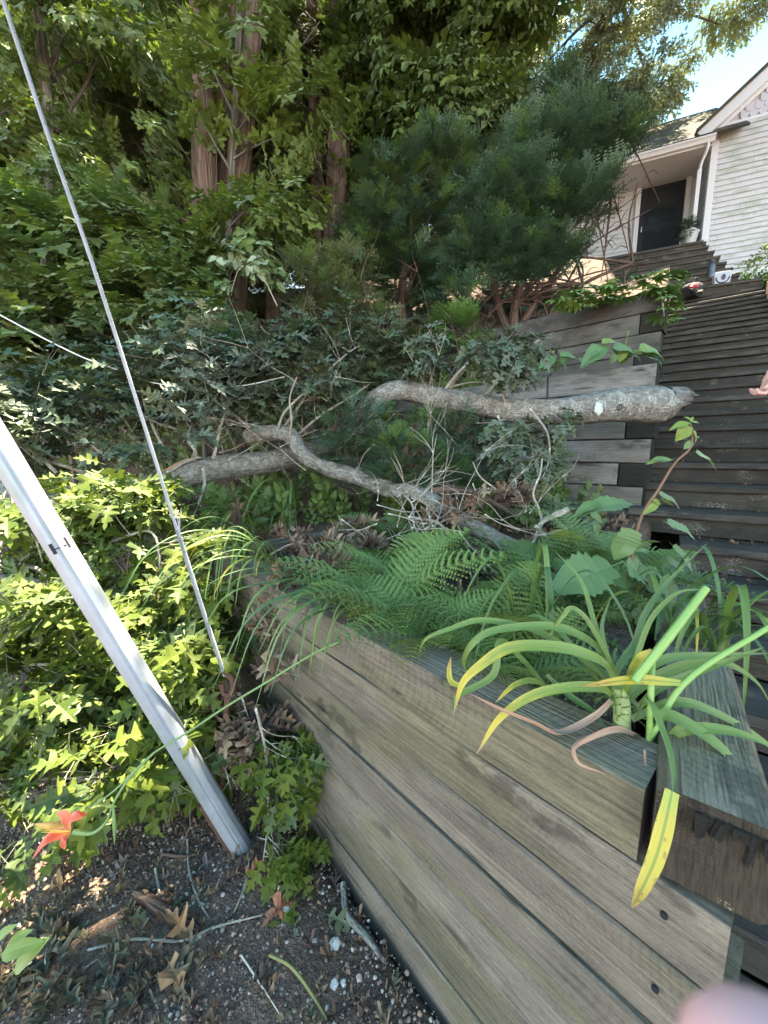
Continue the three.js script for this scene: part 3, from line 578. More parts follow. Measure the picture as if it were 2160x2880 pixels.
{ // young maples low on the left
  const defs = [['young maple with broad overlapping leaves below the slender left trunk', [[170, 1010], [150, 900], [120, 800]], 4.2, [L4(90, 860, 4.2, 0.6, 0.45), L4(330, 900, 4.3, 0.55, 0.4), L4(60, 680, 4.4, 0.5, 0.4), L4(300, 720, 4.6, 0.7, 0.45)]],
    ['young maple with bright fresh leaves beside the grey sapling', [[560, 1010], [540, 900], [500, 820]], 4.4, [L4(470, 860, 4.2, 0.42, 0.3), L4(560, 960, 4.4, 0.4, 0.25), L4(420, 740, 4.6, 0.5, 0.35)]],
    ['dark young maple at the left edge behind the white cable', [[-40, 1100], [-20, 1000], [30, 940]], 3.8, [L4(40, 960, 3.8, 0.5, 0.35), L4(190, 980, 3.9, 0.5, 0.3), L4(-120, 800, 4, 0.6, 0.6), L4(330, 1000, 4.2, 0.4, 0.2)]]];
  for (const [label, tp, ahead, lobes] of defs) {
    const pts = [onHill(at(tp[0][0], tp[0][1], ahead)), ...trunkTo(tp.slice(1), ahead)];
    const t = tree('young_maple', label, 'tree', 'young maples', pts, [0.03, 0.025, 0.018], M.greyTrunk, { sides: 8 });
    boughs(t, pts.slice(1), lobes, 0.012, M.greyTrunk, 1, 2);
    crown(t, mapleShoot, LM.maple, lobes, 560, { size: 0.8, shell: 0.2, droop: 0.15, colors: [[0.9, 1, 0.9], [1.1, 1.15, 0.8], [0.7, 0.85, 1.0]], cut: 0.3 });
  }
}
function cedar(label, px, ahead, r, lean, lobes, per, extra = 3) {
  const b = onHill(at(px + lean[0], 960, ahead)), pts = [b, ...[[lean[1], 760], [lean[2], 480], [lean[3], 200], [lean[4], -100]].map(([dx, y]) => at(px + dx, y, ahead))];
  pts.push(at(px + lean[4] * 1.4, -700, ahead));
  const t = tree('cedar_tree', label, 'tree', 'cedars on the slope', pts, [r * 1.25, r, r * 0.9, r * 0.8, r * 0.7, r * 0.4], M.cedarBark, { ridge: 0.09, rough: 0.14, sides: 20 });
  for (let k = 0; k < extra; k++) {                      // stems grown together with the main one
    const o = V((R() - 0.5) * r * 2.2, 0, (R() - 0.3) * r * 1.5), q = pts.map((p, i) => p.clone().add(o).add(V((k - 1) * 0.07 * i + 0.06 * (R() - 0.5), 0, 0.05 * i)));
    part('stem', limb(loc(t, q), [r * 0.6, r * 0.5, r * 0.45, r * 0.4, r * 0.35, r * 0.2], { sides: 12, per: 7, rough: 0.16, ridge: 0.12, seed: k + R() * 9 }), M.cedarBark, t);
  }
  // bare dead twigs fanning from the trunk
  const gs = []; for (let k = 0; k < 46; k++) { const i = 1 + Math.floor(R() * 4), s = pts[i].clone().lerp(pts[i + 1], R()), a = (R() - 0.5) * 2.6, L = rr(0.5, 1.5), e = s.clone().add(V(Math.sin(a) * L, L * rr(-0.1, 0.9), Math.cos(a) * L * 0.7)); if (inGap(e)) continue; gs.push(limb(loc(t, [s, s.clone().lerp(e, 0.5).add(V(0, -0.06 * L, 0)), e]), [0.018, 0.01, 0.003], { sides: 4, per: 4, rough: 0 })); }
  part('dead_twigs', mergeGeometries(gs), M.cedarBark, t, 'stuff');
  boughs(t, pts.slice(1, 5), lobes, 0.04, M.cedarBark, 1, 2);
  crown(t, [cedarSpray], LM.cedar, lobes, per, { size: 1.15, droop: 0.55, shell: 0.35, colors: [[1, 1, 1], [0.75, 0.8, 0.7], [1.25, 1.2, 0.8], [1.0, 0.75, 0.5]], cut: 0.4 });
  return t;
}
cedar('tall cedar with a thick reddish shredding trunk, the broadest on the slope', 612, 5.5, 0.28, [-8, -6, 0, 8, 14], [L4(430, 180, 7.15, 0.9, 1.1), L4(480, 480, 7.35, 0.8, 1.0), L4(780, 160, 7.45, 0.9, 1.0), L4(770, 480, 7.55, 0.8, 0.9), L4(540, 720, 7.45, 0.7, 0.6), L4(440, 640, 7.45, 0.7, 0.6), L4(330, 300, 7.55, 0.8, 0.8)], 900);
cedar('cedar with a dark ivy-wrapped trunk right of the broad cedar', 955, 7.4, 0.22, [-30, -20, -8, 0, 4], [L4(860, 250, 8.15, 0.9, 1.1), L4(1040, 180, 8.15, 0.9, 1.1), L4(850, 620, 8.25, 0.7, 0.7), L4(1010, 560, 8.25, 0.6, 0.7)], 850, 2);
cedar('far cedar with a short visible trunk between the maple and the broad cedar', 470, 8.6, 0.2, [0, 0, 2, 6, 10], [L4(400, 560, 9.55, 1.0, 0.9), L4(540, 420, 9.55, 1.0, 1.0), L4(420, 250, 9.55, 1.2, 1.2), L4(560, 830, 9.45, 0.8, 0.5), L4(400, 830, 9.45, 0.8, 0.5)], 700, 1);
cedar('thin far cedar trunk seen between the two nearer cedars', 770, 8.8, 0.14, [0, -4, -6, -10, -14], [L4(700, 640, 9.55, 0.9, 0.9), L4(830, 780, 9.55, 0.8, 0.6), L4(760, 300, 9.75, 1.2, 1.3), L4(680, 850, 9.45, 0.8, 0.5)], 700, 0);
{ // grey sapling in front of the broad cedar
  const pts = [onHill(at(628, 960, 5)), ...trunkTo([[640, 740], [648, 560], [658, 390], [667, 200], [672, 20], [678, -220]], 5)];
  const t = tree('maple_sapling', 'straight thin grey sapling standing in front of the broad cedar trunk', 'tree', 'trees on the slope', pts, [0.045, 0.042, 0.04, 0.036, 0.032, 0.028, 0.015], M.greyTrunk, { sides: 10 });
  const ends = [[[655, 390], [720, 300], [900, 60]], [[648, 480], [560, 320], [430, -20]], [[645, 640], [720, 560], [790, 470]], [[640, 740], [740, 690], [790, 560]], [[660, 330], [600, 200], [500, 10]], [[655, 450], [700, 420], [790, 380]]];
  for (const e of ends) part('branch', limb(loc(t, trunkTo(e, 4.98)), [0.016, 0.011, 0.004], { sides: 6, per: 5, rough: 0 }), M.greyTrunk, t);
  const lobes = [L4(690, 90, 4.9, 0.4, 0.25), L4(600, 270, 4.8, 0.3, 0.3), L4(720, 640, 4.9, 0.45, 0.25), L4(650, 700, 4.8, 0.3, 0.2), L4(800, 560, 5, 0.4, 0.2), L4(850, 300, 5, 0.4, 0.25)];
  crown(t, mapleShoot, LM.maple, lobes, 330, { size: 0.75, shell: 0.1, droop: 0.1, colors: [[1, 1.05, 0.9], [1.2, 1.2, 0.8]], cut: 0.25 });
}
{ // broadleaf tree whose hanging crown fills the top middle
  const pts = [onHill(at(1180, 900, 8.4)), ...trunkTo([[1160, 500], [1120, 200], [1080, -200], [1060, -700]], 8.4)];
  const t = tree('broadleaf_tree', 'tall broadleaf tree whose hanging boughs end in a straight edge against the sky', 'tree', 'trees on the slope', pts, [0.2, 0.18, 0.16, 0.14, 0.08], M.darkWood);
  const lobes = [L4(1350, 80, 7, 0.85, 0.8), L4(1250, 330, 7, 0.8, 0.7), L4(1130, 100, 6.8, 0.8, 0.9), L4(1060, 330, 7.8, 0.6, 0.7), L4(1150, 430, 7.2, 0.6, 0.5), L4(1380, 250, 7.2, 0.55, 0.6), L4(1200, -80, 7.2, 1.0, 0.7, 0.8), L4(1250, 150, 7.6, 0.9, 0.8), L4(1080, 230, 8.4, 0.9, 0.9), L4(1420, 120, 7.4, 0.6, 0.7), L4(1420, -80, 6.8, 0.7, 0.5), L4(880, 60, 8.2, 0.6, 0.5), L4(1060, 560, 7.6, 0.5, 0.4), L4(1330, 430, 7.6, 0.5, 0.35)];
  boughs(t, pts.slice(1, 4), lobes, 0.04, M.darkWood, 1, 3);
  crown(t, smallShoot, LM.broad, lobes, 900, { size: 1.0, shell: 0.35, droop: 0.55, colors: [[1, 1, 1], [1.25, 1.2, 0.8], [0.75, 0.85, 0.9]], cut: 0.33 });
}
{ // oak beyond the yew, its boughs open against the sky
  const pts = [onHill(at(1480, 820, 12)), ...trunkTo([[1560, 330], [1600, 200], [1680, 90], [1740, -10], [1800, -300]], 12)];
  const t = tree('oak_tree', 'tall oak with a leaning limb and loose sunlit boughs against the sky', 'tree', 'trees on the slope', pts, [0.26, 0.2, 0.17, 0.14, 0.11, 0.06], M.darkWood);
  const lobes = [L4(1480, 240, 12, 1.3, 0.9), L4(1560, 90, 12, 1.4, 0.9), L4(1700, 230, 12, 1.1, 1.0), L4(1780, 60, 12, 1.3, 0.6), L4(1850, 220, 12.3, 0.7, 0.7), L4(1960, 30, 12, 1.2, 0.5), L4(1800, 330, 12, 0.7, 0.5), L4(1640, 380, 12.4, 1.1, 0.7), L4(2060, 30, 12, 0.6, 0.5), L4(1430, 420, 12.2, 1.0, 0.7)];
  boughs(t, pts.slice(1, 5), lobes.slice(0, 10), 0.07, M.darkWood, 1, 3);
  crown(t, oakShoot, LM.oakTree, lobes, 520, { size: 0.85, shell: 0.2, droop: 0.3, colors: [[1, 1, 1], [1.35, 1.2, 0.9], [0.8, 0.85, 1.1]], cut: 0.49 });
}
{ // unseen oak added beside the stairs, lobes placed to shade bed and steps
  const b = V(5.6, 1.2, 0.4), pts = [b, V(5.5, 4, 0.1), V(5.1, 7, -0.8), V(4.3, 9.4, -2.4)];
  const t = tree('oak_tree', 'unseen oak added beside the stairs, canopy placed to shade the bed', 'tree', 'trees on the slope', pts, [0.34, 0.28, 0.22, 0.12], M.darkWood);
  const lobes = [[V(2.3, 9.3, -2.7), 1.5, 0.8, 1.2, 1.2], [V(3.8, 9.6, -3.6), 1.6, 0.8, 1.5, 1.1], [V(2.9, 9.2, -1.3), 1.5, 0.8, 1.2, 1.2], [V(1.5, 9.4, -4.6), 1.2, 0.7, 1.0, 1.2], [V(3.2, 9.8, -5.4), 1.6, 0.8, 1.2, 1.0], [V(5.2, 9.6, -2.2), 1.6, 0.9, 1.6, 0.8], [V(1.4, 9.2, -2.0), 0.9, 0.6, 1.1, 1.1], [V(0.3, 9.6, -5.4), 1.2, 0.6, 0.9, 0.9], [V(5.4, 10, -5.2), 1.6, 0.8, 1.6, 0.9], [V(-1.0, 9.6, -5.6), 1.1, 0.6, 0.9, 0.7], [V(0.5, 9.4, -4.8), 1.4, 0.45, 0.5, 2.2], [V(-0.9, 9.4, -4.8), 1.0, 0.45, 0.5, 1.8], [V(2.3, 9.3, -4.0), 1.0, 0.5, 0.8, 2.0], [V(1.6, 9.3, -4.5), 0.8, 0.45, 0.6, 2.0], [V(3.4, 9.3, -3.4), 1.0, 0.5, 0.9, 1.6], [V(0.7, 9.3, -2.6), 1.2, 0.5, 0.75, 0.5], [V(6.2, 13.2, -7.6), 1.8, 0.7, 1.3, 1.1], [V(4.6, 12.8, -7.2), 1.5, 0.7, 1.2, 1.1], [V(7.8, 13.6, -8.2), 1.5, 0.7, 1.3, 1.1], [V(5.8, 11.5, -5.4), 1.5, 0.7, 1.2, 1.0], [V(4.0, 12.6, -8.2), 1.5, 0.6, 1.0, 1.2]];
  boughs(t, pts.slice(2), lobes, 0.06, M.darkWood, 1, 2);
  crown(t, oakShoot, LM.oakTree, lobes, 1250, { size: 0.75, shell: 0.12, droop: 0.2, cut: 0.12 });
}
// trees farther up the slope close the view
[[120, 9.5, 'far maple closing the left edge behind the slender trunk', [L4(60, 250, 9.5, 1.8, 1.8), L4(250, 480, 9.8, 1.5, 1.5), L4(60, 620, 9.5, 1.4, 1.2), L4(300, 150, 9.8, 1.6, 1.6), L4(200, 820, 9.2, 1.5, 0.7)]],
  [680, 12, 'far maple glowing between the cedar trunks', [L4(650, 480, 12, 1.6, 1.8), L4(880, 700, 12, 1.6, 1.2), L4(760, 250, 12, 1.9, 1.8), L4(560, 150, 12, 1.8, 1.8), L4(1000, 420, 12, 1.4, 1.5), L4(520, 800, 11.5, 1.5, 0.9)]],
  [1180, 13, 'far maple behind the middle yew', [L4(1150, 560, 13, 1.5, 1.3), L4(1300, 480, 13, 1.5, 1.0), L4(1060, 760, 13, 0.9, 0.6), L4(1250, 720, 12.5, 1.3, 0.9), L4(1000, 180, 13, 1.8, 1.6), L4(850, 0, 12, 1.8, 1.2)]],
  [-150, 8, 'far maple cut by the left edge of the view', [L4(-100, 500, 7.5, 1.6, 1.8), L4(-150, 150, 7.5, 1.6, 1.6), L4(-80, 900, 7, 1.3, 0.8)]]].forEach(([px, ahead, label, lobes]) => {
  const pts = [onHill(at(px, 900, ahead)), at(px + 10, 500, ahead), at(px - 10, 0, ahead), at(px, -400, ahead)];
  const t = tree('far_maple', label, 'tree', 'maples farther up the slope', pts, [0.16, 0.14, 0.11, 0.06], M.darkWood, { sides: 8 });
  boughs(t, pts.slice(1, 3), lobes, 0.04, M.darkWood, 1, 1);
  crown(t, mapleFine, LM.maple, lobes, 330, { size: 0.85, shell: 0.3, colors: [[1, 1, 1], [1.3, 1.2, 0.8], [0.8, 0.95, 0.9]], cut: 0.38 });
});
// ---------------------------------------------------------------- yews and low conifers
function yew(name, label, base, stems, lobes, per, size, mats, group, tipShare = 0.0) {
  const t = thing(name, label, 'shrub', group, base);
  stems.forEach((s) => part('stem', limb(loc(t, s[0]), s[1], { sides: 7, per: 5, rough: 0.08 }), M.cedarBark, t));
  boughs(t, stems.flatMap((s) => s[0].slice(1)), lobes, 0.018, M.cedarBark, 2, 4);
  crown(t, [size < 0.6 ? yewFine : yewSpray], mats[0], lobes, per, { size, droop: 0.05, shell: 0.4, upward: 0.25, roll: 1.8, colors: [[1, 1, 1], [0.8, 0.85, 0.9], [1.25, 1.25, 0.95]], cut: 0.4, name: 'foliage' });
  if (tipShare) crown(t, [yewSpray], mats[1], lobes, per * tipShare, { size: size * 0.8, droop: 0.0, shell: 0.93, upward: 0.35, colors: [[1, 1, 1]], cut: 0.4, name: 'foliage' });
}
{
  const b = at(1440, 985, 5.0); b.y = 3.0;
  const S = (...l) => l.map(([x, y]) => at(x, y, 5));
  yew('yew_tree', 'large dark yew with many slanting stems left of the doorway', b, [[[b, ...S([1450, 850], [1490, 700], [1560, 450], [1600, 250])], [0.06, 0.05, 0.045, 0.03, 0.01]], [[b, ...S([1500, 860], [1600, 720], [1720, 560])], [0.05, 0.04, 0.03, 0.01]], [[b, ...S([1400, 850], [1380, 700], [1360, 600])], [0.045, 0.04, 0.03, 0.01]], [[b, ...S([1540, 900], [1640, 800], [1780, 740])], [0.04, 0.03, 0.025, 0.01]]],
    [L4(1620, 330, 5.1, 0.42, 0.62), L4(1560, 480, 5.0, 0.55, 0.5), L4(1700, 480, 5.1, 0.5, 0.5), L4(1430, 590, 4.9, 0.5, 0.4), L4(1590, 640, 4.9, 0.6, 0.4), L4(1740, 660, 5.0, 0.42, 0.42), L4(1380, 740, 4.8, 0.45, 0.4), L4(1500, 780, 4.9, 0.5, 0.35), L4(1680, 800, 4.9, 0.5, 0.28), L4(1640, 220, 5.2, 0.22, 0.4), L4(1320, 880, 4.8, 0.35, 0.3), L4(1450, 900, 4.8, 0.4, 0.2), L4(1790, 560, 5.1, 0.3, 0.35), L4(1770, 720, 5.0, 0.4, 0.35), L4(1800, 620, 5.0, 0.3, 0.35), L4(1780, 830, 4.9, 0.25, 0.2), L4(1770, 460, 5.1, 0.3, 0.3), L4(1740, 380, 5.1, 0.35, 0.4), L4(1600, 880, 4.8, 0.4, 0.25), L4(1500, 850, 4.85, 0.45, 0.25), L4(1700, 860, 4.8, 0.4, 0.22), L4(1400, 860, 4.8, 0.35, 0.25), L4(1390, 640, 4.9, 0.4, 0.4), L4(1480, 470, 5.0, 0.35, 0.4)], 1900, 0.8, [LM.yew, LM.yewTip], 'yews', 0.06);
  const c = at(1130, 980, 6.0); c.y = baseHeight(c.x, c.z);
  const S6 = (...l) => l.map(([x, y]) => at(x, y, 6));
  yew('yew_tree', 'middle yew with bare lower trunk and paler tips left of the large yew', c, [[[c, ...S6([1128, 880], [1135, 760], [1150, 550])], [0.1, 0.08, 0.06, 0.02]]],
    [L4(1120, 520, 6, 0.5, 0.5), L4(1230, 480, 6.2, 0.5, 0.45), L4(1060, 660, 5.9, 0.45, 0.45), L4(1200, 640, 6, 0.55, 0.4), L4(1150, 770, 5.9, 0.45, 0.3), L4(1000, 740, 5.8, 0.35, 0.35), L4(1290, 560, 6.2, 0.4, 0.4), L4(1280, 780, 5.8, 0.35, 0.35)], 900, 0.8, [LM.yew, LM.yewTip], 'yews', 0.5);
  const e = at(900, 1010, 4.8); e.y = baseHeight(e.x, e.z);
  yew('yew_tree', 'straggly browned conifer beside the pale-leaved sprig', e, [[[e, at(880, 900, 4.8), at(860, 800, 4.8)], [0.04, 0.03, 0.015]]], [L4(870, 830, 4.8, 0.4, 0.35), L4(960, 880, 4.8, 0.35, 0.3), L4(830, 930, 4.7, 0.3, 0.25), L4(980, 790, 4.9, 0.3, 0.3), L4(1060, 960, 4.8, 0.35, 0.25)], 900, 0.75, [LM.cedar, LM.yewTip], 'yews', 0.15);
  const low = [['low dark yew in the bed left of the broken limb', [1010, 1330], 2.75, [L4(1000, 1220, 2.75, 0.2, 0.22), L4(1050, 1270, 2.7, 0.17, 0.15), L4(960, 1280, 2.8, 0.15, 0.13)], LM.yew, 0.03],
    ['low dark yew under the middle of the broken limb', [1300, 1330], 2.8, [L4(1290, 1230, 2.8, 0.18, 0.18), L4(1340, 1270, 2.8, 0.15, 0.15), L4(1350, 1200, 2.9, 0.14, 0.12)], LM.yew, 0.03],
    ['low yew with bright yellow-green new tips between the limbs', [1170, 1380], 2.55, [L4(1130, 1270, 2.55, 0.14, 0.12), L4(1190, 1300, 2.5, 0.16, 0.13), L4(1120, 1330, 2.5, 0.12, 0.1), L4(1250, 1330, 2.5, 0.12, 0.1), L4(1200, 1200, 2.8, 0.12, 0.08)], LM.yew, 0.9],
    ['flattened green juniper on the ground below the thick lower limb', [560, 1460], 2.5, [L4(560, 1440, 2.5, 0.3, 0.08), L4(660, 1480, 2.35, 0.22, 0.07), L4(460, 1450, 2.6, 0.25, 0.1)], LM.yewTip, 0.5],
    ['dense green yew behind the grey-green fallen oak leaves', [700, 1100], 4.2, [L4(640, 1000, 4.2, 0.45, 0.25), L4(800, 1010, 4.2, 0.4, 0.25), L4(500, 1060, 4.2, 0.4, 0.25), L4(980, 1060, 4.0, 0.35, 0.2)], LM.yew, 0.2],
    ['dark bushes on the slope behind the stems of the large yew', [1400, 840], 6.6, [L4(1300, 780, 6.8, 0.7, 0.4), L4(1480, 790, 6.6, 0.6, 0.35), L4(1640, 800, 6.3, 0.6, 0.35), L4(1160, 800, 6.9, 0.6, 0.35)], LM.yew, 0.15],
    ['patch of bright low shrub at the foot of the large yew', [1330, 960], 4.6, [L4(1290, 930, 4.5, 0.3, 0.12), L4(1370, 945, 4.5, 0.2, 0.1)], LM.yewTip, 0.8]];
  for (const [label, bp, ahead, lobes, m, tips] of low) { const p = at(bp[0], bp[1], ahead); yew('low_conifer', label, p, lobes.slice(0, 3).map((l) => [[p.clone(), p.clone().lerp(l[0], 0.5), l[0].clone()], [0.015, 0.011, 0.005]]), lobes, ahead < 3 ? 2600 : 1500, ahead < 3 ? 0.42 : 0.7, [m, LM.yewTip], 'low conifers', tips); }
}

// ---------------------------------------------------------------- fallen limbs
const along = (list) => list.map(([x, y, a]) => at(x, y, a));
function twigTree(s, dir, len, r, depth, out, tips, q) {
  const n = 3, pts = [s.clone()]; let p = s.clone(), d = dir.clone().normalize();
  for (let i = 0; i < n; i++) { d.add(V(q() - 0.5, (q() - 0.5) * 0.8, q() - 0.5).multiplyScalar(0.55)).normalize(); p = p.clone().addScaledVector(d, len / n); pts.push(p); }
  out.push(limb(pts, [r, r * 0.8, r * 0.6, r * 0.35], { sides: 5, per: 3, rough: 0.05, cap: false }));
  tips.push([pts[n], d.clone()]); if (depth < 2) tips.push([pts[2], d.clone()]);
  if (depth > 0) for (let k = 0; k < 2 + (q() > 0.5); k++) { const i = 1 + Math.floor(q() * 2.99); twigTree(pts[Math.min(i, n)], d.clone().add(V(q() - 0.5, q() - 0.45, q() - 0.5).multiplyScalar(1.5)), len * (0.5 + 0.3 * q()), r * 0.6, depth - 1, out, tips, q); }
}
const OM = {
  green: [leafMat(0.155, 0.205, 0.018, { transmission: 0.56, roughness: 0.62, specularIntensity: 0.4 }), leafMat(0.135, 0.19, 0.02, { transmission: 0.55, roughness: 0.6, specularIntensity: 0.4 }), leafMat(0.11, 0.165, 0.024, { transmission: 0.5, roughness: 0.58, specularIntensity: 0.5 }), leafMat(0.085, 0.13, 0.035, { transmission: 0.45, roughness: 0.55, specularIntensity: 0.6 })],
  grey: [leafMat(0.10, 0.135, 0.085, { roughness: 0.62, transmission: 0.28 }), leafMat(0.07, 0.11, 0.045, { roughness: 0.58, transmission: 0.3 }), leafMat(0.12, 0.155, 0.105, { roughness: 0.68, transmission: 0.26 }), leafMat(0.09, 0.13, 0.05, { roughness: 0.6, transmission: 0.3 })],
  dead: [leafMat(0.19, 0.125, 0.075, { transmission: 0.15, roughness: 0.8 }), leafMat(0.13, 0.082, 0.05, { transmission: 0.1, roughness: 0.85 }), leafMat(0.27, 0.21, 0.14, { transmission: 0.15, roughness: 0.8 }), leafMat(0.085, 0.055, 0.038, { transmission: 0.1, roughness: 0.85 })],
};
let leafTotal = 0;
// a fallen branch: stem, twigs and its leaves, each leaf a piece of its own up to a limit
function leafyBranch(label, stem, r0, o) {
  const { twigs = 9, len = [0.16, 0.34], size = [0.1, 0.16], mats, depth = 1, cluster = 5, most = 300, seed = 1, group = 'fallen oak branches', droop = 0.5, name = 'fallen_branch', geos = oakG, mat = M.twig, ends = 1, out = 0.9, noStem = false, clear } = o;
  const q = rngOf(seed * 977 + 13), t = thing(name, label, 'branch', group, stem[0]), pts = loc(t, stem), curve = new THREE.CatmullRomCurve3(pts, false, 'centripetal');
  if (!noStem) part('stem', limb(pts, pts.map((_, i) => r0 * (1 - 0.65 * i / (pts.length - 1))), { sides: 8, per: 6, seed, rough: 0.08 }), mat, t);
  const tw = [], tips = [];
  for (let i = 0; i < twigs; i++) { const f = 0.08 + 0.92 * (i + q() * 0.8) / twigs, s = curve.getPoint(Math.min(1, f)), tg = curve.getTangent(Math.min(1, f)), a = q() * 6.283; twigTree(s, tg.clone().multiplyScalar(0.5).add(V(Math.cos(a), 0.35 + 0.6 * (q() - 0.4), Math.sin(a)).multiplyScalar(out)), mix(len[0], len[1], q()), Math.max(0.0022, r0 * 0.28), depth, tw, tips, q); }
  if (tw.length) part('twigs', mergeGeometries(tw), mat, t, 'stuff');
  let made = 0; const rest = [];
  for (const [p, d] of tips) {
    const n = Math.round(cluster * (0.6 + 0.8 * q()));
    for (let k = 0; k < n; k++) {
      const a = q() * 6.283, dir = d.clone().multiplyScalar(0.5).add(V(Math.cos(a), (q() - 0.5) * 1.0 - droop, Math.sin(a)).multiplyScalar(1)), up = V((q() - 0.5) * 1.6, 0.9, 0.35 + (q() - 0.5) * 1.4), m = pose(p.clone().add(V(q() - 0.5, q() - 0.5, q() - 0.5).multiplyScalar(0.05)), dir, up, mix(size[0], size[1], q()));
      if (clear && !clear(p.clone().add(t.position))) continue;
      if (made < most) { const l = part('leaf', geos[Math.floor(q() * geos.length)], mats[Math.floor(q() * mats.length)], t); m.decompose(l.position, l.quaternion, l.scale); made++; leafTotal++; } else rest.push(m);
    }
  }
  if (rest.length) { const im = new THREE.InstancedMesh(geos[0], mats[1], rest.length); im.name = 'leaves'; im.userData.kind = 'stuff'; rest.forEach((m, i) => { im.setMatrixAt(i, m); const v = 0.7 + 0.6 * q(); im.setColorAt(i, lin(v, v, v)); }); t.add(im); }
  return t;
}
// thick limbs
{ // A: broken limb across the middle wall
  const ptsA = along([[1000, 1230, 3.05], [1018, 1168, 3.0], [1060, 1120, 2.95], [1112, 1100, 2.92], [1177, 1106, 2.88], [1243, 1120, 2.84], [1340, 1135, 2.78], [1445, 1154, 2.72], [1536, 1160, 2.68], [1633, 1153, 2.66], [1731, 1140, 2.64], [1830, 1138, 2.62], [1868, 1138, 2.62]]);
  const t = thing('fallen_limb', 'thick lichen-covered limb with a torn broken end lying across the stairs side', 'limb', 'fallen limbs', ptsA[0]);
  part('trunk', limb(loc(t, ptsA), [0.06, 0.066, 0.068, 0.068, 0.068, 0.069, 0.072, 0.078, 0.084, 0.092, 0.104, 0.114, 0.112], { sides: 22, per: 6, rough: 0.12, ridge: 0.025, seed: 4, cap: false }), M.bark, t);
  // jagged break: splinters of pale wood round the torn end
  const e = ptsA[12], ax = e.clone().sub(ptsA[11]).normalize(), up = V(0, 1, 0), sd = ax.clone().cross(up).normalize(), b = new Buf(), n = 22;
  for (let j = 0; j <= n; j++) { const a = j / n * 6.283, ext = 0.01 + 0.12 * Math.pow(Math.max(0, Math.cos(a - 0.9)), 1) * (0.7 + 0.5 * HT[j % n * 7]) + 0.02 * HT[(j % n) * 3 + 1], o = V(0, 0, 0).addScaledVector(sd, Math.cos(a) * 0.112).addScaledVector(up, Math.sin(a) * 0.112), p = e.clone().add(o).sub(t.position), w = p.clone().addScaledVector(ax, ext), c = e.clone().sub(t.position).addScaledVector(o, 0.25).addScaledVector(ax, -0.01 + 0.03 * HT[j % n * 5]); b.v(p.x, p.y, p.z, j * 0.03, 0); b.v(w.x, w.y, w.z, j * 0.03, 0.08); b.v(c.x, c.y, c.z, j * 0.03, 0.2); if (j) { const k = (j - 1) * 3; b.q(k, k + 3, k + 4, k + 1); b.q(k + 1, k + 4, k + 5, k + 2); } }
  part('broken_end', b.geo(), M.bark, t).userData.label = 'torn splintered end of the limb';
  const lich = onPlane(1683, 1150, at(1683, 1150, 2.545), V(0, 0, 1));
  const flat = new THREE.SphereGeometry(1, 24, 16); { const P = flat.attributes.position; for (let i = 0; i < P.count; i++) { const v = V(P.getX(i), P.getY(i), P.getZ(i)), k = 1 + 0.7 * (fbm(v.x * 2.5 + 7, v.y * 2.5 + 7, 64) - 0.5); P.setXYZ(i, v.x * 0.028 * k, v.y * 0.042 * k, v.z * 0.012); } flat.computeVertexNormals(); } const lp = part('lichen_patch', flat, std({ color: lin(0.48, 0.5, 0.46), roughness: 0.95 }), t); lp.position.copy(lich).sub(t.position);
  part('knot', new THREE.TorusGeometry(0.014, 0.007, 8, 14).applyMatrix4(new THREE.Matrix4().makeTranslation(...at(1745, 1144, 2.535).sub(t.position).toArray())), M.bark, t);
  for (const [l, r] of [[[[1243, 1110, 2.84], [1280, 1060, 2.8], [1330, 1010, 2.78], [1400, 965, 2.75]], 0.016], [[[1370, 1110, 2.78], [1420, 1050, 2.7], [1470, 990, 2.66], [1520, 955, 2.6]], 0.018], [[[1200, 1100, 2.86], [1215, 1060, 2.84], [1200, 1030, 2.8]], 0.008], [[[1200, 1120, 2.86], [1205, 1200, 2.8], [1195, 1280, 2.7]], 0.012], [[[1260, 1090, 2.82], [1330, 1075, 2.8], [1390, 1080, 2.78]], 0.007]]) part('branch', limb(loc(t, along(l)), l.map((_, i) => r * (1 - 0.5 * i / (l.length - 1))), { sides: 8, per: 6, seed: r * 999 }), M.twig, t);
}
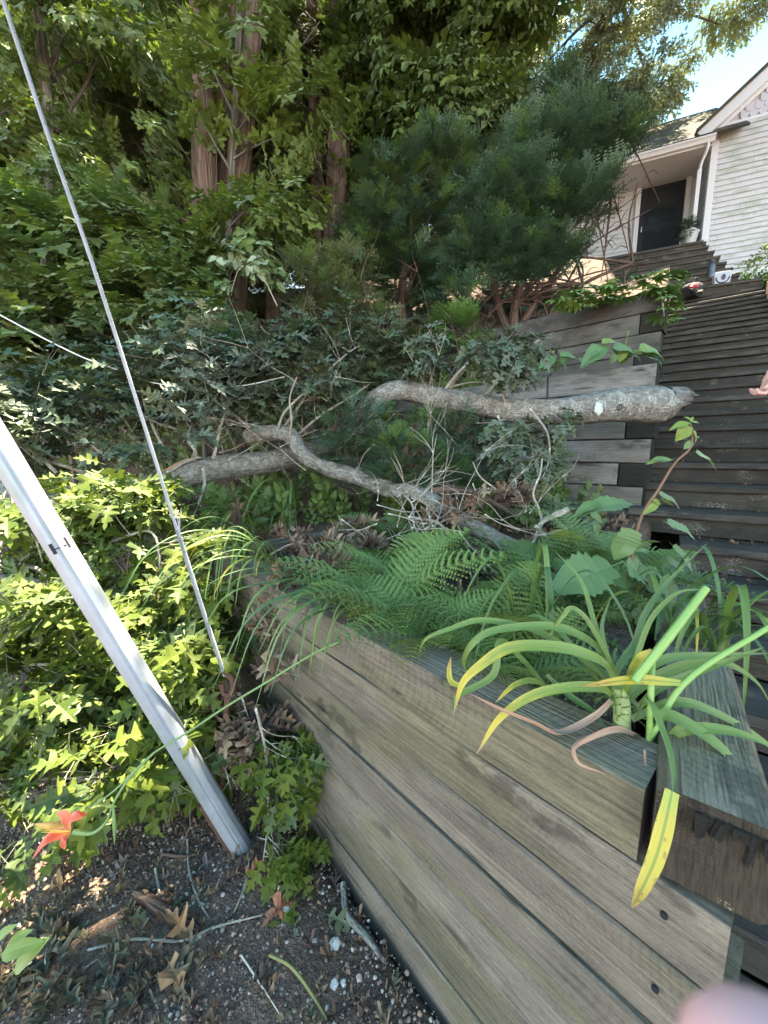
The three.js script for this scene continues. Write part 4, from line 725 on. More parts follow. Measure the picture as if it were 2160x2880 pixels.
{ // B: winding limb
  const ptsB = along([[700, 1226, 3.0], [733, 1221, 2.95], [781, 1217, 2.9], [819, 1228, 2.86], [846, 1271, 2.82], [879, 1296, 2.78], [933, 1320, 2.7], [993, 1336, 2.62], [1047, 1358, 2.54], [1102, 1377, 2.46], [1167, 1384, 2.38], [1205, 1401, 2.32], [1248, 1434, 2.26], [1324, 1477, 2.16], [1394, 1515, 2.06], [1470, 1553, 1.96], [1514, 1597, 1.88], [1546, 1640, 1.82]]);
  const t = thing('fallen_limb', 'winding pale limb snaking from the oak leaves down to the ferns', 'limb', 'fallen limbs', ptsB[15]);
  part('trunk', limb(loc(t, ptsB), ptsB.map((_, i) => [0.062, 0.062, 0.06, 0.055, 0.052, 0.05, 0.05, 0.052, 0.052, 0.05, 0.048, 0.046, 0.046, 0.046, 0.044, 0.042, 0.036, 0.03][i]), { sides: 18, per: 6, rough: 0.16, ridge: 0.03, seed: 9 }), M.bark, t);
  part('burl', new THREE.SphereGeometry(0.034, 12, 9).scale(1, 0.8, 1).translate(...at(1010, 1322, 2.6).sub(t.position).toArray()), M.bark, t);
  const strip = along([[1215, 1380, 2.34], [1270, 1378, 2.3], [1330, 1385, 2.25], [1400, 1420, 2.2], [1450, 1450, 2.14]]); part('torn_bark', limb(loc(t, strip), [0.02, 0.028, 0.024, 0.014, 0.006], { sides: 6, per: 5, rough: 0.25, ridge: 0.2, seed: 3 }), M.cedarBark, t);
  const tws = [[[[1600, 1432, 1.98], [1560, 1450, 2.0], [1525, 1468, 2.02], [1510, 1505, 2.02], [1490, 1545, 1.98]], 0.017], [[[1525, 1468, 2.02], [1515, 1430, 2.0], [1500, 1390, 2.02], [1520, 1330, 2.05], [1525, 1290, 2.08]], 0.008], [[[1505, 1480, 2.0], [1535, 1510, 1.95], [1525, 1545, 1.92]], 0.011], [[[1125, 1380, 2.42], [1160, 1420, 2.3], [1165, 1480, 2.2], [1190, 1520, 2.1], [1185, 1600, 2.0], [1195, 1640, 1.98]], 0.008],
    [[[1070, 1585, 1.95], [1130, 1570, 1.98], [1180, 1610, 2.0]], 0.009], [[[1150, 1455, 2.2], [1230, 1470, 2.1], [1270, 1510, 2.0], [1310, 1570, 1.85], [1330, 1640, 1.72], [1352, 1705, 1.62]], 0.010], [[[1270, 1510, 2.0], [1285, 1460, 2.05], [1300, 1430, 2.05]], 0.006], [[[1330, 1610, 1.78], [1400, 1580, 1.8], [1470, 1560, 1.9]], 0.006], [[[1470, 1560, 1.95], [1530, 1575, 1.86], [1570, 1600, 1.8], [1620, 1575, 1.8]], 0.008], [[[780, 1210, 2.85], [800, 1160, 2.8], [850, 1110, 2.78], [900, 1070, 2.75]], 0.011], [[[815, 1230, 2.8], [820, 1180, 2.75], [815, 1120, 2.72], [835, 1060, 2.7]], 0.009],
    [[[1060, 1420, 2.3], [1150, 1440, 2.2], [1240, 1425, 2.15]], 0.004], [[[1400, 1380, 2.1], [1350, 1340, 2.15], [1330, 1300, 2.2]], 0.005]];
  for (const [l, r] of tws) part('branch', limb(loc(t, along(l)), l.map((_, i) => r * (1 - 0.55 * i / (l.length - 1))), { sides: 7, per: 5, rough: 0.12, seed: r * 777 }), M.twig, t);
  const fine = [], q = rngOf(321); for (let k = 0; k < 46; k++) { const s = at(rr(1030, 1490), rr(1370, 1600), rr(1.8, 2.2)); twigTree(s, V(q() - 0.5, q() - 0.3, q() - 0.5), 0.14 + 0.2 * q(), 0.0031, 1, fine, [], q); }
  part('fine_twigs', mergeGeometries(loc0(fine, t)), M.twig, t, 'stuff');
}
function loc0(gs, t) { return gs.map((g) => g.translate(-t.position.x, -t.position.y, -t.position.z)); }
{ // C: thick lower limb on the left
  const ptsC = along([[120, 1430, 2.5], [200, 1415, 2.55], [286, 1402, 2.6], [365, 1390, 2.66], [456, 1362, 2.75], [553, 1330, 2.85], [625, 1312, 2.93], [716, 1304, 3.02], [833, 1280, 3.15], [944, 1245, 3.3], [1000, 1215, 3.4]]);
  const t = thing('fallen_limb', 'thick dark limb with green lichen lying low behind the bright oak leaves', 'limb', 'fallen limbs', ptsC[2]);
  part('trunk', limb(loc(t, ptsC), [0.1, 0.1, 0.1, 0.098, 0.094, 0.09, 0.086, 0.085, 0.083, 0.08, 0.08], { sides: 22, per: 6, rough: 0.12, ridge: 0.025, seed: 14 }), M.bark, t);
  for (const [l, r] of [[[[572, 1320, 2.75], [575, 1360, 2.65], [560, 1410, 2.55], [545, 1450, 2.45]], 0.012], [[[470, 1330, 2.7], [520, 1300, 2.75], [560, 1285, 2.8]], 0.012], [[[540, 1300, 2.85], [550, 1270, 2.8], [530, 1240, 2.8]], 0.022]]) part('branch', limb(loc(t, along(l)), l.map((_, i) => r * (1 - 0.4 * i / (l.length - 1))), { sides: 8, per: 5, rough: 0.15, seed: r * 99 }), M.twig, t);
  part('split_wood', limb(loc(t, along([[450, 1332, 2.72], [490, 1312, 2.76], [532, 1290, 2.8]])), [0.012, 0.016, 0.01], { sides: 5, per: 4, rough: 0.3, seed: 2 }), std({ color: lin(0.45, 0.27, 0.16) }), t).userData.label = 'fresh orange splintered wood';
}
{ // D: dark broken log ends at the left edge
  const p = along([[-80, 1330, 2.3], [-10, 1350, 2.3], [20, 1400, 2.25], [10, 1450, 2.2]]);
  const t = thing('fallen_limb', 'short forked dark log at the left edge behind the steel guard', 'limb', 'fallen limbs', p[1]);
  part('trunk', limb(loc(t, p), [0.06, 0.055, 0.05, 0.05], { sides: 14, per: 6, rough: 0.12, seed: 21 }), M.bark, t);
  for (const [l, r] of [[[[0, 1625, 1.95], [60, 1630, 1.95], [110, 1640, 1.92], [140, 1690, 1.9], [150, 1710, 1.9]], 0.02], [[[60, 1585, 1.95], [120, 1610, 1.92], [145, 1680, 1.9]], 0.012], [[[150, 1700, 1.9], [210, 1740, 1.85], [260, 1800, 1.8]], 0.01], [[[10, 1450, 2.2], [-10, 1540, 2.1], [0, 1625, 1.95]], 0.03]]) part('branch', limb(loc(t, along(l)), l.map((_, i) => r * (1 - 0.4 * i / (l.length - 1))), { sides: 9, per: 5, rough: 0.15, seed: r * 99 }), M.bark, t);
}
// leafy fallen branches
const guardFoot = atHeight(697, 2412, -0.02), guardTop = at(-14, 1236, 1.21), guardDir = guardTop.clone().sub(guardFoot).normalize();
const keepClear = (p) => { const s = clamp(p.clone().sub(guardFoot).dot(guardDir), 0, 3), a = guardFoot.clone().addScaledVector(guardDir, s); return !(p.distanceTo(a) < 0.13 || (p.z > a.z - 0.06 && Math.abs(p.x - a.x) < 0.22)) && !overGround(p); };
const bright = (label, pts, seed, o = {}) => leafyBranch(label, along(pts), 0.009, { twigs: 9, depth: 1, cluster: 4.2, mats: OM.green, seed, size: [0.085, 0.2], len: [0.14, 0.3], clear: keepClear, group: 'sunlit oak branches heaped at the left', most: 220, ...o });
bright('sunlit oak branch rising beside the upper part of the steel guard', [[180, 1560, 2.25], [260, 1480, 2.22], [330, 1410, 2.2], [370, 1390, 2.2]], 1, { len: [0.1, 0.2], twigs: 8 });
bright('sunlit oak branch hanging right of the steel guard', [[240, 1560, 2.1], [350, 1510, 2.05], [430, 1500, 2.0], [450, 1640, 1.95], [440, 1720, 1.9]], 2);
bright('sunlit oak branch left of the H-shaped slots', [[-90, 1560, 2.05], [0, 1480, 2.0], [60, 1470, 2.0], [100, 1520, 1.95], [120, 1580, 1.95]], 3, { len: [0.1, 0.22] });
bright('oak branch crossing behind the middle of the steel guard', [[-80, 1800, 1.85], [80, 1740, 1.85], [220, 1700, 1.8], [330, 1700, 1.85]], 4);
bright('sunlit oak branch at the left edge above the flower', [[-90, 1950, 1.75], [40, 1880, 1.7], [150, 1870, 1.65], [280, 1900, 1.65]], 5);
bright('oak branch in the gap between guard and guy wire', [[330, 1660, 1.95], [420, 1740, 1.85], [440, 1830, 1.75], [400, 1930, 1.65]], 6);
bright('low oak branch whose leaves hang over the orange flower', [[-60, 2130, 1.55], [80, 2060, 1.5], [220, 2060, 1.5], [330, 2120, 1.5]], 7, { size: [0.09, 0.14] });
bright('oak branch lying under the lower half of the steel guard', [[300, 1990, 1.62], [400, 2070, 1.54], [480, 2150, 1.48], [560, 2210, 1.45]], 8, { mats: OM.green });
bright('oak branch at the left edge below the others', [[-120, 2010, 1.5], [-20, 2180, 1.4], [60, 2240, 1.35], [120, 2290, 1.33]], 9, { twigs: 6, size: [0.08, 0.12], len: [0.08, 0.16] });
bright('oak branch low on the soil behind the orange flower', [[-60, 2180, 1.5], [80, 2190, 1.45], [220, 2190, 1.42], [340, 2210, 1.42]], 10, { mats: OM.green, size: [0.09, 0.15] });
bright('shaded oak branch between the flower stalk and the guard', [[150, 1980, 1.65], [260, 2040, 1.58], [360, 2130, 1.5], [400, 2210, 1.46]], 15, { mats: OM.green });
const fresh = (label, pts, seed, o = {}) => leafyBranch(label, along(pts), 0.007, { twigs: 8, depth: 1, cluster: 4, mats: OM.green, seed, size: [0.08, 0.15], len: [0.1, 0.2], clear: keepClear, group: 'green oak branches round the anchor', most: 200, ...o });
fresh('green oak branch drooping to the ground between guard and timber wall', [[720, 1990, 1.42], [745, 2100, 1.36], [755, 2220, 1.3], [750, 2350, 1.26], [740, 2420, 1.24]], 11, { twigs: 13, len: [0.07, 0.14], droop: 0.9, size: [0.07, 0.12], out: 0.6 });
fresh('oak branch in shade behind the guy wire anchor', [[500, 1800, 1.75], [580, 1900, 1.65], [640, 2040, 1.5], [680, 2130, 1.45]], 12);
fresh('shaded oak branch in front of the wall end', [[420, 1600, 2.1], [520, 1680, 2.0], [560, 1790, 1.9], [590, 1900, 1.75]], 13);
fresh('dark oak branch right of the guard foot', [[560, 2000, 1.55], [620, 2120, 1.45], [650, 2220, 1.4]], 14, { len: [0.08, 0.16] });
const grey = (label, pts, seed, o = {}) => leafyBranch(label, along(pts), 0.012, { twigs: 10, depth: 1, cluster: 4.6, mats: OM.grey, seed, size: [0.11, 0.17], len: [0.18, 0.36], group: 'wilting grey-green oak branches', most: 120, droop: 0.35, ...o });
grey('grey-green oak branch arching over the start of the winding limb', [[700, 1230, 2.95], [690, 1130, 3.0], [720, 1030, 3.05], [790, 980, 3.1]], 21);
grey('grey-green oak branch above the thick lower limb', [[720, 1220, 2.95], [640, 1150, 2.95], [560, 1080, 3.0], [500, 1010, 3.05]], 22);
grey('grey-green oak branch reaching towards the middle yew', [[800, 1200, 2.95], [880, 1090, 3.0], [970, 1000, 3.05], [1030, 960, 3.1]], 23);
grey('sagging oak branch left of the guy wire', [[450, 1290, 2.95], [360, 1220, 2.9], [290, 1160, 2.85], [220, 1160, 2.85]], 25);
grey('oak branch under the white cable at the left', [[300, 1290, 2.7], [200, 1200, 2.75], [100, 1120, 2.8], [10, 1080, 2.8]], 26);
grey('dark oak branch at the left edge above the log', [[160, 1330, 2.6], [80, 1260, 2.55], [0, 1220, 2.55], [-80, 1200, 2.5]], 27);
grey('oak branch rising beside the guy wire', [[480, 1300, 2.85], [430, 1200, 2.85], [400, 1100, 2.9], [420, 1040, 2.95]], 28);
grey('oak branch spread flat between the two big limbs', [[830, 1230, 3.0], [900, 1170, 2.95], [980, 1120, 2.95], [1040, 1080, 2.95]], 29, { twigs: 7, len: [0.12, 0.25] });
grey('oak branch with pale leaf undersides between guy wire and winding limb', [[600, 1290, 2.75], [620, 1200, 2.75], [640, 1120, 2.8], [600, 1050, 2.85]], 61, { mats: [OM.grey[0], OM.grey[2]] });
grey('oak branch pressed down along the thick lower limb', [[860, 1220, 3.1], [780, 1130, 3.1], [700, 1090, 3.1], [620, 1100, 3.1]], 62);
grey('oak branch behind the low dark yew', [[900, 1180, 3.2], [960, 1100, 3.2], [1060, 1040, 3.2], [1140, 1010, 3.2]], 63);
grey('dull oak branch filling the slope at the far left', [[240, 1330, 2.75], [140, 1300, 2.7], [40, 1290, 2.65], [-60, 1300, 2.6]], 64);
{
  const t = thing('brushwood', 'tangle of bare grey twigs between the two big limbs', 'brushwood', null, at(900, 1200, 2.9)), q = rngOf(555), gs = [];
  for (let k = 0; k < 75; k++) { const s = at(mix(560, 1380, q()), mix(1030, 1330, q()), mix(2.7, 3.3, q())); twigTree(s, V(q() - 0.5, (q() - 0.4) * 0.7, q() - 0.5), 0.2 + 0.3 * q(), 0.0038, 1, gs, [], q); }
  part('twigs', mergeGeometries(loc0(gs, t)), M.twig, t, 'stuff');
  const g2 = []; for (let k = 0; k < 40; k++) { const s = at(mix(900, 1400, q()), mix(950, 1080, q()), mix(3.4, 4.2, q())); twigTree(s, V(q() - 0.5, (q() - 0.4) * 0.7, q() - 0.5), 0.3 + 0.4 * q(), 0.005, 1, g2, [], q); }
  part('dry_twigs', mergeGeometries(loc0(g2, t)), M.cedarBark, t, 'stuff');
}
const hang = (label, pts, seed, o = {}) => leafyBranch(label, along(pts), 0.008, { twigs: 9, depth: 1, cluster: 4, mats: OM.grey, seed, size: [0.085, 0.135], len: [0.1, 0.22], group: 'oak branches hanging from the broken limb', most: 150, droop: 0.6, ...o });
hang('oak branch standing up from the broken limb', [[1420, 1130, 2.66], [1400, 1060, 2.62], [1370, 1000, 2.6]], 31, { twigs: 6 });
hang('oak branch drooping in front of the middle terrace wall', [[1490, 1150, 2.56], [1540, 1220, 2.5], [1540, 1310, 2.44], [1500, 1380, 2.38]], 32, { twigs: 9 });
hang('oak branch with curled leaves below the broken limb', [[1400, 1170, 2.6], [1430, 1250, 2.5], [1440, 1320, 2.42], [1420, 1390, 2.35]], 33, { twigs: 6, len: [0.07, 0.16] });
hang('oak sprig on top of the broken limb by its middle', [[1200, 1090, 2.86], [1170, 1030, 2.84], [1140, 980, 2.86]], 34, { twigs: 4, len: [0.08, 0.16] });
hang('oak sprig over the hosta end of the middle wall', [[1440, 1110, 2.62], [1450, 1040, 2.58], [1455, 1010, 2.56]], 35, { twigs: 4, len: [0.08, 0.16] });
// withered brown leaves
const dead = (label, pts, seed, o = {}) => leafyBranch(label, along(pts), 0.004, { twigs: 7, depth: 0, cluster: 6, mats: OM.dead, geos: deadG, seed, size: [0.07, 0.13], len: [0.06, 0.14], group: 'clumps of withered leaves', most: 120, droop: 0.7, name: 'withered_branch', ...o });
dead('withered brown leaves spilling over the wall left of the fern', [[880, 1560, 1.72], [850, 1640, 1.66], [810, 1740, 1.6], [790, 1830, 1.55]], 41, { twigs: 10, cluster: 4.5 });
dead('withered leaves on top of the wall beside the yellow fern tip', [[760, 1560, 1.85], [820, 1530, 1.85], [900, 1540, 1.8], [960, 1580, 1.72]], 42, { twigs: 5, cluster: 4 });
dead('crumpled brown leaves caught on the winding limb', [[1330, 1360, 2.18], [1340, 1400, 2.14], [1300, 1460, 2.08], [1260, 1440, 2.15]], 43, { twigs: 4, cluster: 3.5, mats: [OM.dead[0], OM.dead[2], OM.dead[1]] });
dead('pale dry leaves in the bed under the daylily leaves', [[960, 1460, 2.1], [1000, 1490, 2.05], [1040, 1520, 2.0]], 44, { twigs: 6 });
dead('brown leaves dangling below the anchor', [[680, 1960, 1.5], [700, 2020, 1.48], [720, 2060, 1.46]], 45, { twigs: 5, len: [0.04, 0.09] });
dead('wilted brown leaf bundle hanging under the broken limb', [[1450, 1350, 2.3], [1452, 1380, 2.28], [1448, 1400, 2.28]], 46, { twigs: 3, len: [0.03, 0.06] });
dead('wilted dull leaf heap at the lower edge of the view', [[60, 2700, 0.98], [180, 2720, 0.98], [420, 2740, 0.98], [560, 2760, 0.98]], 47, { twigs: 10, noStem: true, len: [0.03, 0.08], size: [0.06, 0.1], mats: [leafMat(0.13, 0.115, 0.055), leafMat(0.10, 0.10, 0.055), OM.dead[1], leafMat(0.15, 0.15, 0.10)] });
{ // pale poplar-like sprig
  const pale = [leafMat(0.26, 0.33, 0.16, { transmission: 0.3 }), leafMat(0.14, 0.23, 0.06), leafMat(0.30, 0.36, 0.22, { transmission: 0.25 })];
  leafyBranch('pale-leaved sprig hanging left of the straggly conifer', along([[780, 860, 4.2], [730, 770, 4.2], [680, 750, 4.2], [650, 820, 4.15]]), 0.007, { twigs: 9, depth: 1, cluster: 4, mats: pale, geos: [ovateG], seed: 51, size: [0.08, 0.13], len: [0.12, 0.26], group: null, most: 200, droop: 1.0 });
}

// ---------------------------------------------------------------- steel guard, guy wire, cable
M.galv = std({ roughness: 0.42, metalness: 0.25, color: lin(0.78, 0.82, 0.88), ...(() => { const t = makeTex(512, 512, (x, y, out) => { const a = fbm(x / 40, y / 60, 910), b = fbm(x / 8, y / 8, 920), g = smooth(0.52, 0.7, fbm(x / 22, y / 90, 930)) * b; const v = 0.46 + 0.16 * (a - 0.5) + 0.06 * (b - 0.5); out[0] = v - 0.12 * g; out[1] = v * 1.01 - 0.07 * g; out[2] = v * 1.05 - 0.13 * g; out[3] = 0.5 + 0.3 * (b - 0.5); }); return { map: t.map, bumpMap: t.bump, bumpScale: 0.0015 }; })() });
M.rust = std({ color: lin(0.09, 0.045, 0.028), bumpMap: barkTex.bump, bumpScale: 0.004 });
{
  const foot = atHeight(697, 2412, -0.02), topP = at(-14, 1236, 1.21), dir = topP.clone().sub(foot).normalize(), L = 3.4;
  const t = thing('guy_guard', 'leaning grey steel guard with an H-shaped slot, its foot in the ground', 'guy guard', null, foot);
  const toCam = V(0, EYE, 0).sub(foot).normalize(), zc = toCam.clone().sub(dir.clone().multiplyScalar(toCam.dot(dir))).normalize(), xc = dir.clone().cross(zc).normalize();
  const mtx = new THREE.Matrix4().makeBasis(xc, dir, zc);
  const prof = []; const RO = 0.0395;
  for (let i = 0; i < 44; i++) { const a = i / 44 * 2 * Math.PI, dg = a * 180 / Math.PI; let r = RO; if (dg > 62 && dg < 92) r = RO + 0.0028; if (dg > 92 && dg < 100) r = RO - 0.003; if (dg > 200 && dg < 340) r = RO * 0.82; prof.push([Math.cos(a) * r, Math.sin(a) * r]); }
  const b = new Buf(), n = 40; for (let i = 0; i <= n; i++) for (let k = 0; k <= 44; k++) { const q = prof[k % 44]; b.v(q[0], L * i / n, q[1], k / 44 * 0.24, L * i / n * 0.8); }
  for (let i = 0; i < n; i++) for (let k = 0; k < 44; k++) { const a = i * 45 + k; b.q(a, a + 45, a + 46, a + 1); }
  part('channel', toCreasedNormals(b.geo(), 0.35).applyMatrix4(mtx), M.galv, t);
  part('anchor_rod', new THREE.CylinderGeometry(0.016, 0.016, 0.42, 12).translate(-0.034, 0.12, -0.012).applyMatrix4(mtx), M.rust, t);
  const slotPlate = (x, y, w, h) => { const a = x / RO; part('slot', new THREE.BoxGeometry(w, h, 0.003).translate(0, 0, RO + 0.0004).rotateY(a).translate(0, y, 0).applyMatrix4(mtx), M.black, t); };  // thin black plates stand in for the darkness inside open slots
  const hs = at(178, 1533, 1.2).sub(foot).dot(dir); slotPlate(-0.019, hs, 0.010, 0.036); slotPlate(0.021, hs + 0.004, 0.010, 0.036); slotPlate(0.001, hs - 0.003, 0.032, 0.004);
  slotPlate(0.015, 0.075, 0.007, 0.02);
}
function strandGeo(pts, r, strands, turns, sr) {
  const curve = new THREE.CatmullRomCurve3(pts), gs = [], n = turns * 9, f = curve.computeFrenetFrames(n, false);
  const P = curve.getPoints(n);
  for (let s = 0; s < strands; s++) { const b = new Buf(); for (let i = 0; i <= n; i++) { const a = i / 9 * 2 * Math.PI + s / strands * 2 * Math.PI, c = P[i].clone().addScaledVector(f.normals[i], Math.cos(a) * r).addScaledVector(f.binormals[i], Math.sin(a) * r); for (let k = 0; k < 5; k++) { const e = k / 5 * 2 * Math.PI, o = f.normals[i].clone().multiplyScalar(Math.cos(e) * sr).addScaledVector(f.binormals[i], Math.sin(e) * sr); b.v(c.x + o.x, c.y + o.y, c.z + o.z, e * 0.02, i * 0.01); } if (i) for (let k = 0; k < 5; k++) { const A = (i - 1) * 5 + k, B = (i - 1) * 5 + (k + 1) % 5; b.q(A, B, B + 5, A + 5); } } gs.push(b.geo()); }
  return mergeGeometries(gs);
}
{
  const anchor = at(640, 1935, 1.42), list = [[632, 1900, 1.42], [521, 1562, 1.36], [390, 1146, 1.3], [260, 742, 1.25], [130, 365, 1.21], [13, 13, 1.17], [-120, -390, 1.13]];
  const t = thing('guy_wire', 'twisted steel guy wire slanting up from its anchor in front of the wall', 'guy wire', null, anchor);
  const pts = loc(t, along(list));
  part('cable', strandGeo(pts, 0.0037, 6, 60, 0.0022), M.galv, t);
  part('grip', strandGeo(loc(t, along([[632, 1900, 1.419], [580, 1745, 1.389], [521, 1562, 1.359], [498, 1490, 1.346]])), 0.0060, 7, 22, 0.0022), M.galv, t);
  part('cut_strands', mergeGeometries([0, 1, 2].map((k) => limb(loc(t, along([[505, 1510, 1.345], [494 + k * 6, 1470 - k * 9, 1.34], [478 + k * 16, 1440 - k * 6, 1.335]])), [0.002, 0.0018, 0.0012], { sides: 4, per: 4 }))), M.galv, t);
  const rodEnd = at(610, 2230, 1.5); rodEnd.y = -0.05;
  part('anchor_eye', limb(loc(t, [at(628, 1885, 1.42), at(655, 1915, 1.415), at(650, 1950, 1.42), at(632, 1952, 1.425), at(624, 1920, 1.425)]), [0.011, 0.011, 0.011, 0.011, 0.011], { sides: 9, per: 6, rough: 0.04 }), M.rust, t);
  part('anchor_rod', limb(loc(t, [at(640, 1945, 1.42), rodEnd]), [0.011, 0.011], { sides: 10, per: 6, rough: 0.05 }), M.rust, t);
}
{
  const pts = along([[-60, 855, 2.6], [0, 886, 2.6], [120, 950, 2.6], [240, 1008, 2.62], [330, 1040, 2.66], [430, 1076, 2.7], [560, 1090, 2.75], [680, 1085, 2.8], [800, 1060, 2.9]]);
  const t = thing('fallen_cable', 'thin white cable sagging from the left edge into the oak leaves', 'cable', null, pts[5]);
  part('sheath', limb(loc(t, pts), pts.map(() => 0.0042), { sides: 7, per: 8, rough: 0 }), std({ color: lin(0.62, 0.63, 0.62), roughness: 0.5 }), t);
}

// ---------------------------------------------------------------- daylilies
function bladeTex(seed, fn) { return makeTex(64, 256, (x, y, out) => { const u = Math.abs(x / 63 - 0.5) * 2, t = y / 255, v = 1 + 0.16 * (vn(x / 2.2, y / 120, seed) - 0.5) - 0.1 * Math.exp(-u * u * 60), n = fbm(x / 20, y / 22, seed + 5); const c = fn(t, u, n); for (let k = 0; k < 3; k++) out[k] = c[k] * v; out[3] = 0.5 + 0.4 * (vn(x / 2.2, 3, seed) - 0.5); }); }
const blend3 = (a, b, t) => a.map((v, k) => mix(v, b[k], t));
const GREEN = [0.15, 0.25, 0.05], BASEC = [0.36, 0.43, 0.2], YEL = [0.62, 0.5, 0.05], ORA = [0.6, 0.33, 0.06], TAN = [0.42, 0.3, 0.17];
const bladeMat = (seed, fn, o = {}) => { const t = bladeTex(seed, fn); return phys({ map: t.map, bumpMap: t.bump, bumpScale: 0.001, roughness: 0.48, transmission: 0.36, thickness: 0, ...o }); };
const BM = {
  green: bladeMat(1, (t, u, n) => blend3(BASEC, GREEN, smooth(0.0, 0.16, t + 0.05 * n))),
  deep: bladeMat(2, (t, u, n) => blend3([0.2, 0.3, 0.1], [0.085, 0.18, 0.045], smooth(0.0, 0.2, t + 0.05 * n))),
  tip: bladeMat(3, (t, u, n) => blend3(blend3(BASEC, [0.2, 0.3, 0.05], smooth(0, 0.16, t)), blend3(YEL, TAN, smooth(0.9, 1, t)), smooth(0.45, 0.85, t + 0.3 * (n - 0.5)))),
  yellow: bladeMat(4, (t, u, n) => { const spot = smooth(0.68, 0.74, n) * 0.7; return blend3(blend3(blend3([0.45, 0.5, 0.07], YEL, smooth(0, 0.3, t + 0.2 * (n - 0.5))), ORA, smooth(0.5, 1, t)), [0.3, 0.2, 0.05], spot).map((v, k) => v * (u < 0.16 ? [0.5, 0.75, 0.7][k] : 1)); }),
  dead: bladeMat(5, (t, u, n) => blend3([0.45, 0.33, 0.22], [0.42, 0.22, 0.15], n), { transmission: 0.2, roughness: 0.8 }),
};
const Z4 = (x, y) => [1080 + x / 1.536, 900 + y / 1.536], Z6 = (x, y) => [1080 + x / 1.536, 1860 + y / 1.536], Z3 = (x, y) => [x / 1.536, 900 + y / 1.536];
function blade(parent, zone, pts, d0, d1, width, mat, o = {}) {
  const P = pts.map(([x, y], i) => { const [a, b] = zone(x, y), f = i / (pts.length - 1); return at(a, b, d0 + (d1 - d0) * f + (o.bow || 0) * Math.sin(f * Math.PI)); });
  return part(o.name || 'leaf', strap(loc(parent, P), width, { per: 6, fold: o.fold ?? 0.22, up: o.up || V(0.1, 0.75, 0.65), twist: o.twist || 0, blunt: o.blunt, base: o.base ?? 0.6 }), mat, parent);
}
{
  const t = thing('daylily', 'large daylily arching over the corner of the near wall, one leaf hanging yellow', 'daylily', 'daylilies in the bed', at(1752, 2030, 0.76));
  const b4 = (p, d1, w, m = BM.green, o = {}) => blade(t, Z4, [[1020, 1690], ...p], 0.765, d1, w, m, o);
  const b6 = (p, d0, d1, w, m = BM.green, o = {}) => blade(t, Z6, p, d0, d1, w, m, o);
  b4([[980, 1500], [900, 1340], [850, 1270], [805, 1247], [765, 1290], [690, 1405]], 0.78, 0.015);
  b4([[990, 1520], [900, 1400], [750, 1330], [560, 1330], [430, 1360], [365, 1420], [343, 1480], [365, 1540]], 0.8, 0.019, BM.green);
  b4([[960, 1500], [850, 1440], [700, 1412], [530, 1422], [420, 1490], [340, 1567], [300, 1700]], 0.7, 0.026, BM.tip);
  b4([[860, 1480], [760, 1350], [660, 1280], [600, 1290]], 0.9, 0.014);
  b4([[960, 1480], [900, 1290], [850, 1130], [740, 1000]], 0.95, 0.016);
  b4([[1000, 1530], [1080, 1400], [1120, 1280], [1200, 1160], [1395, 965]], 0.9, 0.017, BM.deep);
  b4([[1060, 1560], [1100, 1420], [1160, 1280], [1270, 1180], [1388, 1162]], 0.86, 0.013);
  b4([[1040, 1580], [1100, 1470], [1170, 1440]], 0.72, 0.02, BM.tip, { blunt: true });
  b4([[1080, 1560], [1200, 1470], [1400, 1450], [1659, 1440]], 0.8, 0.02, BM.green);
  b4([[1100, 1590], [1280, 1500], [1450, 1480], [1600, 1560], [1680, 1680]], 0.82, 0.022, BM.green);
  b4([[940, 1540], [760, 1400], [640, 1340], [520, 1310], [400, 1300], [300, 1330], [180, 1380], [150, 1440]], 0.85, 0.017, BM.green);
  b4([[1010, 1560], [960, 1440], [940, 1320], [980, 1200]], 0.86, 0.014, BM.deep);
  b6([[1010, 260], [960, 130], [860, 112], [650, 145], [500, 245], [400, 400]], 0.76, 0.68, 0.022, BM.tip);
  b6([[1290, 95], [1080, 80], [860, 108]], 0.72, 0.7, 0.02, BM.yellow, { fold: 0.1 });
  b6([[1070, 250], [1200, 190], [1300, 180], [1480, 250], [1659, 365], [1760, 470]], 0.75, 0.7, 0.021, BM.green);
  b6([[1080, 250], [1140, 170], [1200, 300], [1240, 430], [1248, 580]], 0.75, 0.533, 0.016, BM.green);
  b6([[1245, 560], [1215, 700], [1170, 860], [1110, 990], [1070, 1065]], 0.535, 0.47, 0.025, BM.yellow, { fold: 0.08, base: 0.75, up: V(-0.6, 0.4, 0.7) }).userData.label = 'bent leaf hanging yellow and orange';
  b6([[1150, 300], [1210, 235], [1350, 300], [1500, 430], [1580, 600]], 0.72, 0.6, 0.027, BM.green);
  b6([[1200, 360], [1280, 300], [1400, 292], [1540, 315], [1700, 380]], 0.7, 0.62, 0.022, BM.green);
  b6([[1130, 350], [1250, 455], [1350, 525], [1445, 592]], 0.7, 0.62, 0.012, BM.green, { blunt: true });
  b6([[1100, 200], [1000, 100], [900, 20], [800, -40]], 0.77, 0.8, 0.02, BM.deep);
  b6([[1060, 240], [1180, 120], [1320, 60], [1480, 0], [1640, -60]], 0.77, 0.8, 0.018, BM.green);
  b6([[720, 120], [640, 85], [560, 105], [480, 180]], 0.82, 0.76, 0.014, BM.tip);
  b6([[700, 60], [800, 150], [900, 220], [960, 300]], 0.8, 0.7, 0.016, BM.deep);
  b6([[690, 100], [600, 0], [500, -80], [470, 60], [310, 160], [300, 230]], 0.84, 0.7, 0.018, BM.green);
  b6([[980, 170], [900, 250], [760, 320], [650, 275], [500, 212], [370, 140]], 0.73, 0.66, 0.016, BM.dead, { fold: 0.5, twist: 2 });
